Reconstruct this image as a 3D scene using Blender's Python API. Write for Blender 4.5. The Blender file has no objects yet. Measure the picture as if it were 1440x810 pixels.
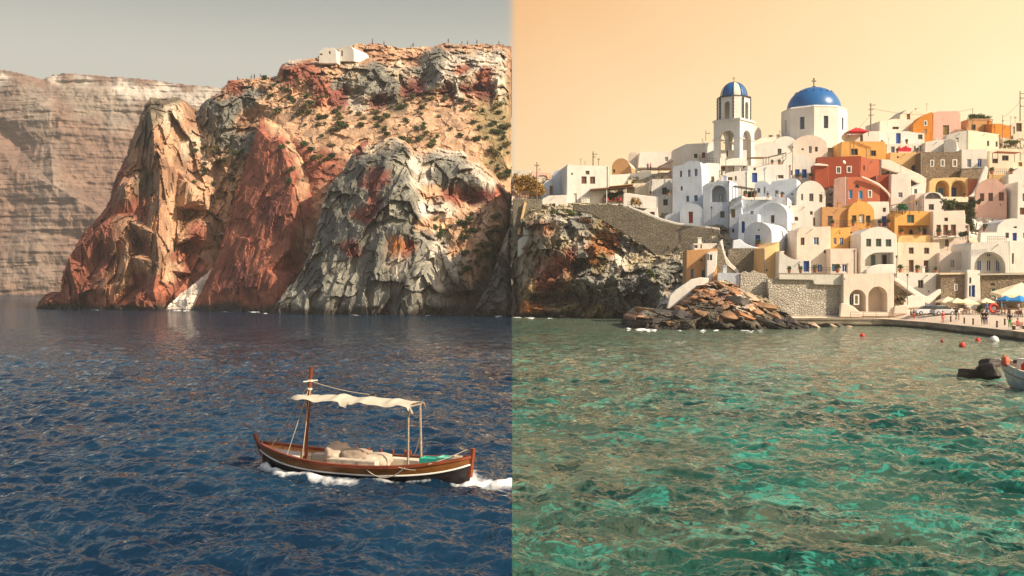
import bpy, bmesh, math, random
import numpy as np
from mathutils import Vector, Matrix
from mathutils.geometry import delaunay_2d_cdt
random.seed(7)
SC = bpy.context.scene
COL = SC.collection
CAMH = 6.2
F = 1440.0
def P(px, py, D):
    return Vector(((px-720.0)/F*D, D, CAMH-(py-405.0)/F*D))
def WY(D, z=-1.2):
    return 405.0+F*(CAMH-z)/D
def DW(py):
    return F*CAMH/(py-405.0)
# ---------------------------------------------------------------- noise
def _hash(ix, iy, iz, s):
    h = (ix.astype(np.int64)*374761393+iy.astype(np.int64)*668265263+iz.astype(np.int64)*2147483647+s*1274126177) & 0xFFFFFFFF
    h = ((h ^ (h >> 13))*1274126177) & 0xFFFFFFFF
    h = ((h ^ (h >> 16))*2246822519) & 0xFFFFFFFF
    h = h ^ (h >> 15)
    return (h & 0xFFFFFF)/float(0xFFFFFF)
def vnoise(p, s=0):
    i = np.floor(p).astype(np.int64); f = p-i
    u = f*f*f*(f*(f*6-15)+10)
    r = 0
    for a in (0, 1):
        wa = u[:, 0] if a else 1-u[:, 0]
        for b in (0, 1):
            wb = u[:, 1] if b else 1-u[:, 1]
            for c in (0, 1):
                wc = u[:, 2] if c else 1-u[:, 2]
                r = r+wa*wb*wc*_hash(i[:, 0]+a, i[:, 1]+b, i[:, 2]+c, s)
    return r*2-1
def fbm(p, o=4, s=0, g=0.5):
    r = 0; a = 1.0; t = 0
    for k in range(o):
        r = r+a*vnoise(p*(2.03**k)+k*17.3, s+k); t += a; a *= g
    return r/t
def ridged(p, o=4, s=0, g=0.5):
    r = 0; a = 1.0; t = 0
    for k in range(o):
        r = r+a*(1-2*np.abs(vnoise(p*(2.03**k)+k*11.7, s+k))); t += a; a *= g
    return r/t
def worley(p, s=0):
    """nearest cell: distance, second distance, cell value and a planar facet tilted at random per cell"""
    i = np.floor(p).astype(np.int64); f = p-i
    n = len(p); F1 = np.full(n, 9.0); F2 = np.full(n, 9.0); idr = np.zeros(n); pl = np.zeros(n)
    for a in (-1, 0, 1):
        for b in (-1, 0, 1):
            for c in (-1, 0, 1):
                jx, jy, jz = i[:, 0]+a, i[:, 1]+b, i[:, 2]+c
                dx = a+_hash(jx, jy, jz, s+1)-f[:, 0]; dy = b+_hash(jx, jy, jz, s+2)-f[:, 1]; dz = c+_hash(jx, jy, jz, s+3)-f[:, 2]
                d = np.sqrt(dx*dx+dy*dy+dz*dz)
                m = d < F1
                F2 = np.where(m, F1, np.minimum(F2, d)); idr = np.where(m, _hash(jx, jy, jz, s+4), idr); F1 = np.where(m, d, F1)
                pl = np.where(m, dx*(_hash(jx, jy, jz, s+5)-.5)*2.4+dz*(_hash(jx, jy, jz, s+6)-.5)*2.4, pl)
    return F1, F2, idr+pl
# ---------------------------------------------------------------- materials
class NT:
    def __init__(s, name):
        s.m = bpy.data.materials.new(name); s.m.use_nodes = True
        s.t = s.m.node_tree; s.t.nodes.clear()
        s.out = s.n('ShaderNodeOutputMaterial'); s.b = s.n('ShaderNodeBsdfPrincipled')
        s.l(s.b.outputs[0], s.out.inputs[0])
    def n(s, k, **kw):
        x = s.t.nodes.new(k)
        for a, v in kw.items(): setattr(x, a, v)
        return x
    def l(s, a, b): s.t.links.new(a, b)
    def setv(s, inp, v):
        if isinstance(v, (int, float)): inp.default_value = v
        elif isinstance(v, tuple): inp.default_value = v if len(v) == 4 or inp.type == 'VECTOR' else (*v, 1)
        else: s.l(v, inp)
    def coord(s, scale=(1, 1, 1), obj=False):
        tc = s.n('ShaderNodeTexCoord')
        src = tc.outputs['Object']
        if not obj: src = s.n('ShaderNodeNewGeometry').outputs['Position']
        mp = s.n('ShaderNodeMapping'); mp.inputs['Scale'].default_value = scale
        s.l(src, mp.inputs['Vector']); return mp.outputs[0]
    def noise(s, vec, scale, detail=4, rough=.55, dist=0):
        x = s.n('ShaderNodeTexNoise'); s.l(vec, x.inputs['Vector'])
        x.inputs['Scale'].default_value = scale; x.inputs['Detail'].default_value = detail
        x.inputs['Roughness'].default_value = rough; x.inputs['Distortion'].default_value = dist
        return x.outputs['Fac']
    def ramp(s, fac, stops, interp='LINEAR'):
        x = s.n('ShaderNodeValToRGB'); s.l(fac, x.inputs[0]); r = x.color_ramp; r.interpolation = interp
        while len(r.elements) < len(stops): r.elements.new(0.5)
        for e, (p, c) in zip(r.elements, stops):
            e.position = p; e.color = (c, c, c, 1) if isinstance(c, (int, float)) else (*c, 1)
        return x.outputs[0]
    def math(s, op, a, b=None, c=None, clamp=False):
        x = s.n('ShaderNodeMath', operation=op, use_clamp=clamp)
        s.setv(x.inputs[0], a)
        if b is not None: s.setv(x.inputs[1], b)
        if c is not None: s.setv(x.inputs[2], c)
        return x.outputs[0]
    def mix(s, fac, a, b, mode='MIX'):
        x = s.n('ShaderNodeMix', data_type='RGBA', blend_type=mode)
        s.setv(x.inputs[0], fac); s.setv(x.inputs[6], a); s.setv(x.inputs[7], b)
        return x.outputs[2]
    def bump(s, h, strength=.5, dist=.1, nrm=None):
        x = s.n('ShaderNodeBump'); s.l(h, x.inputs['Height']); x.inputs['Strength'].default_value = strength; x.inputs['Distance'].default_value = dist
        if nrm is not None: s.l(nrm, x.inputs['Normal'])
        return x.outputs[0]
    def done(s, base=None, rough=.9, normal=None, spec=.3):
        if base is not None: s.setv(s.b.inputs['Base Color'], base)
        s.setv(s.b.inputs['Roughness'], rough); s.b.inputs['Specular IOR Level'].default_value = spec
        if normal is not None: s.l(normal, s.b.inputs['Normal'])
        return s.m
MATS = {}
def plain(name, c, rough=.7, var=.15, sc=2.0, spec=.3, bump=.2, metal=0):
    if name in MATS: return MATS[name]
    t = NT(name); v = t.coord(obj=True)
    f = t.noise(v, sc, 5, .6)
    col = t.mix(t.ramp(f, [(.3, 0), (.7, 1)]), tuple(x*(1-var) for x in c), tuple(min(1, x*(1+var)) for x in c))
    t.b.inputs['Metallic'].default_value = metal
    MATS[name] = t.done(col, rough, t.bump(f, bump, .02), spec)
    return MATS[name]
def plaster(name, c, stain=(.5, .43, .33), amt=.35):
    if name in MATS: return MATS[name]
    t = NT(name); v = t.coord()
    f = t.noise(v, .35, 6, .62); g = t.noise(t.coord((1.6, 1.6, .22)), 1.1, 5, .65); h = t.noise(v, 5, 4, .6)
    col = t.mix(t.ramp(f, [(.35, 0), (.75, 1)]), c, tuple(x*.88 for x in c))
    st = t.math('MULTIPLY', t.ramp(g, [(.52, 0), (.78, 1)]), amt)
    col = t.mix(st, col, tuple(a*b for a, b in zip(stain, (c[0]+.15, c[1]+.15, c[2]+.15))))
    MATS[name] = t.done(col, .88, t.bump(t.math('ADD', f, t.math('MULTIPLY', h, .4)), .6, .2), .25)
    return MATS[name]
def stone(name, c1, c2, mortar, sc=1.0, amt=1.0):
    if name in MATS: return MATS[name]
    t = NT(name); v = t.coord((1, 1, 1.7))
    w = t.n('ShaderNodeTexNoise'); t.l(v, w.inputs['Vector']); w.inputs['Scale'].default_value = .8
    vv = t.n('ShaderNodeVectorMath', operation='MULTIPLY_ADD'); t.l(w.outputs['Color'], vv.inputs[0]); vv.inputs[1].default_value = (.5, .5, .5); t.l(v, vv.inputs[2])
    vo = t.n('ShaderNodeTexVoronoi', feature='F1'); t.l(vv.outputs[0], vo.inputs['Vector']); vo.inputs['Scale'].default_value = sc
    ve = t.n('ShaderNodeTexVoronoi', feature='DISTANCE_TO_EDGE'); t.l(vv.outputs[0], ve.inputs['Vector']); ve.inputs['Scale'].default_value = sc
    sp = t.n('ShaderNodeSeparateColor'); t.l(vo.outputs['Color'], sp.inputs[0])
    col = t.mix(sp.outputs[0], c1, c2)
    f = t.noise(v, .25, 6, .65)
    col = t.mix(t.ramp(f, [(.3, 0), (.7, .6)]), col, tuple(x*.55 for x in c1))
    e = t.ramp(ve.outputs['Distance'], [(.02, 1), (.12, 0)])
    col = t.mix(t.math('MULTIPLY', e, .7*amt), col, mortar)
    MATS[name] = t.done(col, .95, t.bump(t.math('ADD', t.ramp(ve.outputs['Distance'], [(0, 0), (.2, 1)]), t.noise(v, 3, 4)), .8, .25), .2)
    return MATS[name]
def rockmat(name, sc=.5, vstretch=1.0, bumpd=.8, band=False):
    t = NT(name)
    a = t.n('ShaderNodeAttribute', attribute_name='Col')
    v = t.coord((1, 1, 1/vstretch))
    n1 = t.noise(v, sc*.25, 8, .68, .5); n2 = t.noise(v, sc*1.3, 6, .65); 
    vo = t.n('ShaderNodeTexVoronoi', feature='F1'); t.l(v, vo.inputs['Vector']); vo.inputs['Scale'].default_value = sc*.8
    sp = t.n('ShaderNodeSeparateColor'); t.l(vo.outputs['Color'], sp.inputs[0])
    col = t.mix(1.0, a.outputs['Color'], t.ramp(n1, [(.25, (.72, .72, .74)), (.5, (1, 1, 1)), (.75, (1.28, 1.22, 1.12))]), 'MULTIPLY')
    col = t.mix(1.0, col, t.ramp(sp.outputs[0], [(0, .72), (1, 1.3)]), 'MULTIPLY')
    col = t.mix(1.0, col, t.ramp(n2, [(.3, .72), (.7, 1.28)]), 'MULTIPLY')
    if band:
        col = t.mix(.55, col, a.outputs['Color'])
        b = t.noise(t.coord((.03, .03, 1)), .45, 7, .7)
        col = t.mix(1.0, col, t.ramp(b, [(.35, (.72, .72, .74)), (.5, (1, 1, 1)), (.65, (1.18, 1.15, 1.1))]), 'MULTIPLY')
    rn = t.n('ShaderNodeTexNoise', noise_type='RIDGED_MULTIFRACTAL'); t.l(v, rn.inputs['Vector']); rn.inputs['Scale'].default_value = sc*.7; rn.inputs['Detail'].default_value = 7; rn.inputs['Roughness'].default_value = .6
    h = t.math('ADD', t.math('MULTIPLY', rn.outputs['Fac'], .8), t.math('ADD', n2, t.math('MULTIPLY', sp.outputs[1], .35)))
    MATS[name] = t.done(col, .95, t.bump(h, .5, bumpd), .15)
    return MATS[name]
# ---------------------------------------------------------------- objects
def link(name, me, mat=None, parent=None):
    o = bpy.data.objects.new(name, me); COL.objects.link(o)
    if mat is not None and me is not None: me.materials.append(mat)
    if parent is not None: o.parent = parent
    return o
def tag(o, label=None, cat=None, group=None, kind=None):
    if label: o['label'] = label
    if cat: o['category'] = cat
    if group: o['group'] = group
    if kind: o['kind'] = kind
    return o
def empty(name, loc=(0, 0, 0), rz=0, label=None, cat=None, group=None):
    o = bpy.data.objects.new(name, None); COL.objects.link(o); o.location = loc; o.rotation_euler = (0, 0, rz)
    o.empty_display_size = .3
    return tag(o, label, cat, group)
def copy_tree(o, parent=None):
    c = o.copy(); COL.objects.link(c)
    if parent is not None: c.parent = parent
    for ch in list(o.children): copy_tree(ch, c)
    return c
def bm_mesh(bm, name='mesh', smooth=False):
    me = bpy.data.meshes.new(name); bm.normal_update(); bm.to_mesh(me); bm.free()
    if smooth:
        for p in me.polygons: p.use_smooth = True
    return me
def np_mesh(name, V, Fq, smooth=False):
    me = bpy.data.meshes.new(name)
    V = np.asarray(V, np.float32); Fq = np.asarray(Fq, np.int32)
    me.vertices.add(len(V)); me.vertices.foreach_set('co', V.ravel())
    k = Fq.shape[1]
    me.loops.add(Fq.size); me.loops.foreach_set('vertex_index', Fq.ravel())
    me.polygons.add(len(Fq)); me.polygons.foreach_set('loop_start', np.arange(0, Fq.size, k, dtype=np.int32))
    me.polygons.foreach_set('use_smooth', np.full(len(Fq), smooth, dtype=bool))
    me.update(calc_edges=True); me.validate()
    return me
def bx(bm, c, s, rz=0, M=None):
    m = Matrix.Translation(c) @ Matrix.Rotation(rz, 4, 'Z') @ Matrix.Diagonal((*s, 1))
    if M is not None: m = M @ m
    bmesh.ops.create_cube(bm, size=1, matrix=m)
def bar(bm, a, b, r, n=6, r2=None):
    a = Vector(a); b = Vector(b); d = b-a
    if d.length < 1e-6: return
    q = d.to_track_quat('Z', 'Y').to_matrix().to_4x4()
    bmesh.ops.create_cone(bm, cap_ends=True, segments=n, radius1=r, radius2=r if r2 is None else r2, depth=d.length, matrix=Matrix.Translation((a+b)/2) @ q)
def path_tube(bm, pts, r, n=6):
    for a, b in zip(pts[:-1], pts[1:]): bar(bm, a, b, r, n)
def quickn(name, fns, mat, parent=None):
    return [quick(name, f, mat, parent) for f in fns]
def quick(name, fn, mat, parent=None, smooth=False):
    bm = bmesh.new(); fn(bm); return link(name, bm_mesh(bm, name, smooth), mat, parent)
# ---------------------------------------------------------------- relief rock
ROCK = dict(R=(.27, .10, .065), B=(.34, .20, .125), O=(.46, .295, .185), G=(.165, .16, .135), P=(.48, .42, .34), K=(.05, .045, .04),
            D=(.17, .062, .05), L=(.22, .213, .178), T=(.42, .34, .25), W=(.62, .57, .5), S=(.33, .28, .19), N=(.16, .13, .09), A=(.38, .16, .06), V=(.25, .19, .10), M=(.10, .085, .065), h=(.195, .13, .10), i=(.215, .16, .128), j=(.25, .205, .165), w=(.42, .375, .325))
RELIEFS = {}
def relief(name, outline, inner, step, disp, mat, skirt=40, kind='structure', jit=2.0, seed=0, wet=2.2, cjit=6, sharp=3.0, warp=9.0, smooth=False, pin=0.0):
    ctrl = outline+inner
    c2 = [Vector((c[0], c[1])) for c in ctrl]
    n = len(outline)
    res = delaunay_2d_cdt(c2, [(i, (i+1) % n) for i in range(n)], [], 1, 1e-4)
    ov = [res[3][i][0] if res[3][i] else -1 for i in range(len(res[0]))]
    tris = [tuple(f) for f in res[2]]
    pv = np.array([(v.x, v.y) for v in res[0]])
    Dv = np.array([ctrl[k][2] if k >= 0 else np.nan for k in ov])
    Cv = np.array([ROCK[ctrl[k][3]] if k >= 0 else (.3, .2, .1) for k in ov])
    if np.isnan(Dv).any():
        for i in np.where(np.isnan(Dv))[0]:
            d = np.hypot(*(pv-pv[i]).T); d[np.isnan(Dv)] = 1e9; j = d.argmin(); Dv[i] = Dv[j]; Cv[i] = Cv[j]
    def loc(x, y):
        D = np.full(len(x), np.nan); C = np.zeros((len(x), 3)); 
        for t in tris:
            (x0, y0), (x1, y1), (x2, y2) = pv[list(t)]
            det = (y1-y2)*(x0-x2)+(x2-x1)*(y0-y2)
            if abs(det) < 1e-9: continue
            idx = np.where((x >= min(x0, x1, x2)-.01) & (x <= max(x0, x1, x2)+.01) & (y >= min(y0, y1, y2)-.01) & (y <= max(y0, y1, y2)+.01))[0]
            if not len(idx): continue
            a = ((y1-y2)*(x[idx]-x2)+(x2-x1)*(y[idx]-y2))/det; b = ((y2-y0)*(x[idx]-x2)+(x0-x2)*(y[idx]-y2))/det; c = 1-a-b
            m = (a >= -1e-6) & (b >= -1e-6) & (c >= -1e-6)
            idx, a, b, c = idx[m], a[m], b[m], c[m]
            D[idx] = a*Dv[t[0]]+b*Dv[t[1]]+c*Dv[t[2]]
            w = np.stack([a, b, c], 1).clip(0, 1)**sharp; w /= w.sum(1, keepdims=True)
            C[idx] = w @ Cv[list(t)]
        return D, C
    xs = np.arange(pv[:, 0].min(), pv[:, 0].max()+step, step); ys = np.arange(pv[:, 1].min(), pv[:, 1].max()+step, step)
    gx, gy = np.meshgrid(xs, ys); sh = gx.shape; x = gx.ravel(); y = gy.ravel()
    D, C = loc(x, y); ins = ~np.isnan(D)
    q = np.stack([x/warp, y/warp, np.zeros_like(x)], 1)
    jx = fbm(q, 3, seed+50); jy = fbm(q+31, 3, seed+60)
    Dj, Cj = loc(x+jx*cjit, y+jy*cjit); ok = ~np.isnan(Dj); C[ok] = Cj[ok]
    Dn = np.where(ins, D, np.nanmean(Dv))
    # fold the control facets a little so their creases wander
    Df, _ = loc(x+jx*cjit*.4, y+jy*cjit*.4); Dn = np.where(np.isnan(Df) | ~ins, Dn, Df)
    x2 = x+jx*jit; y2 = y+jy*jit
    W = np.stack([(x2-720)/F*Dn, Dn, CAMH-(y2-405)/F*Dn], 1)
    d = disp(W, x, y)
    if pin > 0: d = d*pin
    Dn = Dn-d
    W = np.stack([(x2-720)/F*Dn, Dn, CAMH-(y2-405)/F*Dn], 1)
    if wet > 0:
        k = np.clip((wet+fbm(W*np.array([.12, .12, .3]), 3, 9)*wet*.9-W[:, 2])/(wet*.6), 0, 1)[:, None]
        C = C*(1-k)+np.array(ROCK['K'])*k
    id0 = np.arange(len(x)).reshape(sh); m = ins.reshape(sh)
    full = m[:-1, :-1] & m[1:, :-1] & m[:-1, 1:] & m[1:, 1:]
    quads = np.stack([id0[:-1, :-1], id0[1:, :-1], id0[1:, 1:], id0[:-1, 1:]], -1)[full]
    used = np.unique(quads); rm = np.full(len(x), -1); rm[used] = np.arange(len(used))
    quads = rm[quads]; V = W[used]; Cc = C[used]
    e = np.concatenate([quads[:, [0, 1]], quads[:, [1, 2]], quads[:, [2, 3]], quads[:, [3, 0]]])
    es = np.sort(e, 1); key = es[:, 0].astype(np.int64)*len(V)+es[:, 1]
    u, inv, cnt = np.unique(key, return_inverse=True, return_counts=True)
    be = e[cnt[inv] == 1]
    bv = np.unique(be); bm_ = np.full(len(V), -1); bm_[bv] = np.arange(len(bv))+len(V)
    back = V[bv].copy(); back[:, 1] += skirt; back[:, 0] += np.where(back[:, 0] < -5, skirt*-.05, 0)
    V2 = np.concatenate([V, back]); C2 = np.concatenate([Cc, Cc[bv]])
    sk = np.stack([be[:, 1], be[:, 0], bm_[be[:, 0]], bm_[be[:, 1]]], 1)
    me = np_mesh(name, V2, np.concatenate([quads, sk]), smooth)
    at = me.color_attributes.new('Col', 'FLOAT_COLOR', 'POINT')
    at.data.foreach_set('color', np.concatenate([C2, np.ones((len(C2), 1))], 1).astype(np.float32).ravel())
    o = link(name, me, mat)
    tag(o, kind=kind)
    RELIEFS[name] = (x2[used], y2[used], V)
    return o
def on_relief(name, px, py):
    x, y, V = RELIEFS[name]
    i = ((x-px)**2+(y-py)**2).argmin()
    return Vector(V[i])
# ---------------------------------------------------------------- camera, sun, sky, haze
cam = bpy.data.cameras.new('camera'); co = bpy.data.objects.new('camera', cam); COL.objects.link(co)
co.location = (0, 0, CAMH); co.rotation_euler = (math.radians(90), 0, 0)
cam.lens = 36; cam.sensor_width = 36; cam.clip_start = .5; cam.clip_end = 20000
SC.camera = co
SUN = Vector((.71, -.41, .58)).normalized()
sl = bpy.data.lights.new('sun', 'SUN'); so = bpy.data.objects.new('sun', sl); COL.objects.link(so)
sl.energy = 5.0; sl.angle = math.radians(.55); sl.color = (1, .83, .62)
so.rotation_euler = SUN.to_track_quat('Z', 'Y').to_euler(); so.location = (200, -60, 180)
w = bpy.data.worlds.new('World'); SC.world = w; w.use_nodes = True
t = w.node_tree; t.nodes.clear()
def N(k, **kw):
    x = t.nodes.new(k)
    for a, v in kw.items(): setattr(x, a, v)
    return x
def M(op, a, b=0.0, clamp=False):
    x = N('ShaderNodeMath', operation=op, use_clamp=clamp)
    for i, v in enumerate((a, b)):
        if isinstance(v, (int, float)): x.inputs[i].default_value = v
        else: t.links.new(v, x.inputs[i])
    return x.outputs[0]
def MR(v, a, b, smooth=True):
    x = N('ShaderNodeMapRange', interpolation_type='SMOOTHSTEP' if smooth else 'LINEAR'); t.links.new(v, x.inputs[0])
    x.inputs[1].default_value = a; x.inputs[2].default_value = b; return x.outputs[0]
def MX(f, a, b):
    x = N('ShaderNodeMix', data_type='RGBA'); 
    for i, v in ((0, f), (6, a), (7, b)):
        if isinstance(v, tuple): x.inputs[i].default_value = (*v, 1)
        elif isinstance(v, (int, float)): x.inputs[i].default_value = v
        else: t.links.new(v, x.inputs[i])
    return x.outputs[2]
sky = N('ShaderNodeTexSky'); sky.sky_type = 'NISHITA'; sky.sun_disc = False
sky.sun_elevation = math.asin(SUN.z); sky.sun_rotation = math.atan2(SUN.x, SUN.y)
sky.air_density = 1.2; sky.dust_density = 3.0; sky.ozone_density = 1.0
tc = N('ShaderNodeTexCoord'); sp = N('ShaderNodeSeparateXYZ'); t.links.new(tc.outputs['Generated'], sp.inputs[0])
X, Y, Z = sp.outputs
az = M('ARCTAN2', X, Y)
SK = 10.0
def c(*v): return tuple(x*SK for x in v)
left = MX(MR(Z, .20, .30), c(.42, .405, .345), c(.25, .265, .245))
wob = N('ShaderNodeTexNoise'); t.links.new(tc.outputs['Generated'], wob.inputs['Vector']); wob.inputs['Scale'].default_value = 5; wob.inputs['Detail'].default_value = 3
pale = M('ADD', M('MULTIPLY', az, 2.1), M('ADD', M('MULTIPLY', M('SUBTRACT', .27, Z), 3.5), M('MULTIPLY', M('SUBTRACT', wob.outputs['Fac'], .5), .5)), )
right = MX(MR(pale, 0, 1.25, False), c(.68, .37, .145), c(.90, .69, .385))
base = MX(MR(az, -.006, .006), left, right)
full = MX(MR(Z, .30, .62), base, sky.outputs[0])
full = MX(.06, full, sky.outputs[0])
bg = N('ShaderNodeBackground'); t.links.new(full, bg.inputs[0]); bg.inputs[1].default_value = .1
ow = N('ShaderNodeOutputWorld'); t.links.new(bg.outputs[0], ow.inputs[0])
SC.view_settings.view_transform = 'Standard'; SC.view_settings.look = 'None'; SC.view_settings.gamma = 1
SC.view_settings.use_curve_mapping = False; SC.view_settings.exposure = 0.56
SC.render.engine = 'CYCLES'
SC.cycles.max_bounces = 5; SC.cycles.diffuse_bounces = 3; SC.cycles.glossy_bounces = 2; SC.cycles.transmission_bounces = 2; SC.cycles.volume_bounces = 0
SC.cycles.use_denoising = True; SC.cycles.caustics_reflective = False; SC.cycles.caustics_refractive = False
HAZE = True
if HAZE:
    bm = bmesh.new(); bx(bm, (0, 530, 100), (2000, 1160, 208))
    me = bm_mesh(bm, 'haze'); 
    hm = bpy.data.materials.new('haze_air'); hm.use_nodes = True; ht = hm.node_tree; ht.nodes.clear()
    pvn = ht.nodes.new('ShaderNodeVolumePrincipled'); pvn.inputs['Color'].default_value = (.88, .85, .82, 1); pvn.inputs['Density'].default_value = .0002
    pvn.inputs['Anisotropy'].default_value = .1
    oo = ht.nodes.new('ShaderNodeOutputMaterial'); ht.links.new(pvn.outputs[0], oo.inputs['Volume'])
    tag(link('haze', me, hm), kind='stuff')
# ---------------------------------------------------------------- volcanic cliffs across the water
rk = rockmat('volcanic_rock', .45, 1.0, .7)
rkv = rockmat('fluted_rock', .45, 2.2, .9)
rkf = rockmat('banded_far_rock', .12, 1.0, 1.5, True)
def crag(a1=5, a2=3, a3=1.2, L1=28, L2=9, st=1.8, seed=0, fa=1.0, cut=0):
    def f(W, x, y):
        s = np.array([1, 1, 1/st])
        q = W*s
        wv = np.stack([fbm(q/(L2*.6), 2, seed+70), 0*x, fbm(q/(L2*.6), 2, seed+71)], 1)*L2*.14
        d = a1*.75*ridged(q/L1, 4, seed, .5)+a3*.55*fbm(q/(L2*.35), 4, seed+9, .5)
        F1, F2, r = worley((q+wv)/L2, seed+3)
        d = d+a2*1.35*(r-.5)
        F1, F2, r = worley((q+wv*.5)/(L2*.42)+5, seed+4)
        d = d+a2*.85*(r-.5)
        F1, F2, r = worley((q+wv*.3)/(L2*.19)+9, seed+5)
        d = d+a2*.30*(r-.5)
        return d+a3*.5*ridged(W*np.array([1, 1, .25])/(L2*.5), 2, seed+20, .5)*(st > 1.2)
    return f
def strata(W, x, y):
    d = 8*fbm(W/np.array([60, 60, 120]), 4, 3)+3.5*ridged(W/np.array([70, 70, 14]), 4, 5)+3*fbm(W/np.array([90, 90, 5]), 3, 8)+2.5*fbm(W/np.array([6, 6, 9]), 3, 4)
    return d
_cr = crag(2.5, 2.3, .9, 26, 7, 1.0, 21)
def slope_disp(W, x, y):
    wob = 10*fbm(np.stack([x/30, y/30, 0*x], 1), 2, 44)
    m = np.clip((y+wob-140)/14, 0, 1)*np.clip((x+wob-352)/14, 0, 1)
    return _cr(W, x, y)*(1-.72*m)
wl = lambda px, D, c: (px, WY(D), D, c)
# far caldera wall
relief('far_cliff', [(-260, 120, 883, 'i'), (-120, 100, 883, 'h'), (0, 97, 883, 'h'), (30, 103, 883, 'h'), (58, 111, 883, 'h'), (72, 105, 880, 'h'), (92, 102, 879, 'h'), (140, 106, 879, 'h'), (200, 110, 883, 'h'), (250, 117, 886, 'h'), (305, 122, 890, 'h'), (420, 136, 897, 'h'),
        wl(420, 850, 'h'), wl(200, 829, 'h'), wl(80, 815, 'h'), wl(0, 810, 'h'), wl(-260, 810, 'h')],
       [(0, 108, 880, 'w'), (75, 110, 878, 'w'), (120, 112, 876, 'w'), (180, 116, 879, 'w'), (240, 122, 883, 'w'), (300, 128, 886, 'w'),
        (-120, 118, 879, 'w'), (20, 122, 871, 'i'), (40, 135, 866, 'j'), (75, 124, 872, 'i'), (100, 127, 869, 'j'), (130, 127, 868, 'j'), (180, 128, 873, 'w'), (220, 134, 876, 'w'), (270, 138, 880, 'w'),
        (60, 150, 850, 'j'), (85, 165, 843, 'h'), (-30, 150, 871, 'h'), (30, 210, 862, 'h'), (200, 200, 868, 'h'), (245, 260, 859, 'i'), (290, 320, 850, 'h'), (75, 260, 824, 'i'), (140, 300, 819, 'h'), (20, 300, 836, 'h'), (200, 350, 834, 'i'), (-20, 360, 822, 'h'), (45, 350, 815, 'i'), (120, 150, 857, 'j'), (170, 152, 865, 'j'), (210, 150, 871, 'i'), (20, 170, 855, 'i'), (110, 185, 850, 'h'), (70, 200, 845, 'i'), (160, 215, 850, 'h'), (20, 240, 843, 'h'), (100, 250, 836, 'h'), (180, 280, 843, 'h'), (50, 320, 824, 'i'), (120, 340, 823, 'h'), (10, 380, 816, 'i'), (-150, 250, 836, 'h'), (60, 395, 815, 'i')],
       1.6, strata, rkf, 150, seed=11, wet=1.5, cjit=5, jit=1.2)
# upper slopes, grey outcrop and plateau
relief('upper_slope', [(262, 230, 318, 'B'), (268, 170, 322, 'G'), (280, 150, 322, 'G'), (292, 138, 322, 'G'), (308, 128, 324, 'B'), (322, 113, 328, 'R'), (345, 110, 330, 'B'), (388, 106, 332, 'O'), (394, 93, 332, 'R'), (408, 83, 334, 'P'), (446, 80, 336, 'O'), (500, 61, 342, 'O'), (530, 60, 346, 'B'), (560, 65, 350, 'O'), (600, 66, 352, 'O'), (622, 61, 350, 'B'), (660, 62, 350, 'O'), (690, 62, 350, 'O'), (713, 64, 350, 'B'), (719, 65, 352, 'B'),
        (719, 280, 288, 'O'), (640, 260, 285, 'O'), (540, 250, 285, 'O'), (450, 300, 285, 'O'), (390, 300, 292, 'O'), (330, 330, 300, 'O'), (290, 330, 306, 'B')],
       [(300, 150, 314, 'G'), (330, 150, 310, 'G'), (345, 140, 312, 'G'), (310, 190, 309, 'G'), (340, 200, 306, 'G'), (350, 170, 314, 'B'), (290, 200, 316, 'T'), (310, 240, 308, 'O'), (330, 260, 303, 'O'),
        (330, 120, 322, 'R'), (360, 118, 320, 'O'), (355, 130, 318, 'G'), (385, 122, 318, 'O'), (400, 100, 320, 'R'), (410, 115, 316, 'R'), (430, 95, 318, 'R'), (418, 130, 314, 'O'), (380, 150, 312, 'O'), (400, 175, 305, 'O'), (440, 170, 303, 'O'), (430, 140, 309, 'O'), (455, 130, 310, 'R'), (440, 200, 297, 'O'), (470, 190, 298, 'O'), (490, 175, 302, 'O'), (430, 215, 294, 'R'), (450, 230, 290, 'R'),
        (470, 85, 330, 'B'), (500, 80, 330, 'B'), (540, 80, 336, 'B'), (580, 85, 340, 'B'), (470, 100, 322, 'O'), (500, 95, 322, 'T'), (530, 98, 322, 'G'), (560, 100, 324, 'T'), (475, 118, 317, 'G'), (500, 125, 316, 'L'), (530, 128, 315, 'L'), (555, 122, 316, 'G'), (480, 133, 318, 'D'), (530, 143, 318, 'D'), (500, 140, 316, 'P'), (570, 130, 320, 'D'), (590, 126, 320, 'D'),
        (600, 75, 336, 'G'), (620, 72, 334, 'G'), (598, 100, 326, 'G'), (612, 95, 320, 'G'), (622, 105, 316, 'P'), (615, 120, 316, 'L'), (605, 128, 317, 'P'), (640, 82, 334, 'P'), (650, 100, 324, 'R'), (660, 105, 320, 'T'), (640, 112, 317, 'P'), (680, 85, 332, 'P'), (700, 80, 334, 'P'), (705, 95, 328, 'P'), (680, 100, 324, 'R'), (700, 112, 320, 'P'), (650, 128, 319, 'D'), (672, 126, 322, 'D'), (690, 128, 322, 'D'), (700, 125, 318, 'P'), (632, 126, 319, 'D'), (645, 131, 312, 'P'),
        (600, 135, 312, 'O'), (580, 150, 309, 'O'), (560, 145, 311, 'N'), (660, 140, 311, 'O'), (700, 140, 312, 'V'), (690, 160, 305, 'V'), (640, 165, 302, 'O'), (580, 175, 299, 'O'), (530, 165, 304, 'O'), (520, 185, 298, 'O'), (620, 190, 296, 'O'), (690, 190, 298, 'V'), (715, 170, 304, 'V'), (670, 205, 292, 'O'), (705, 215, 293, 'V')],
       1.25, slope_disp, rk, 90, seed=3, wet=0, jit=2.5)
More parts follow.
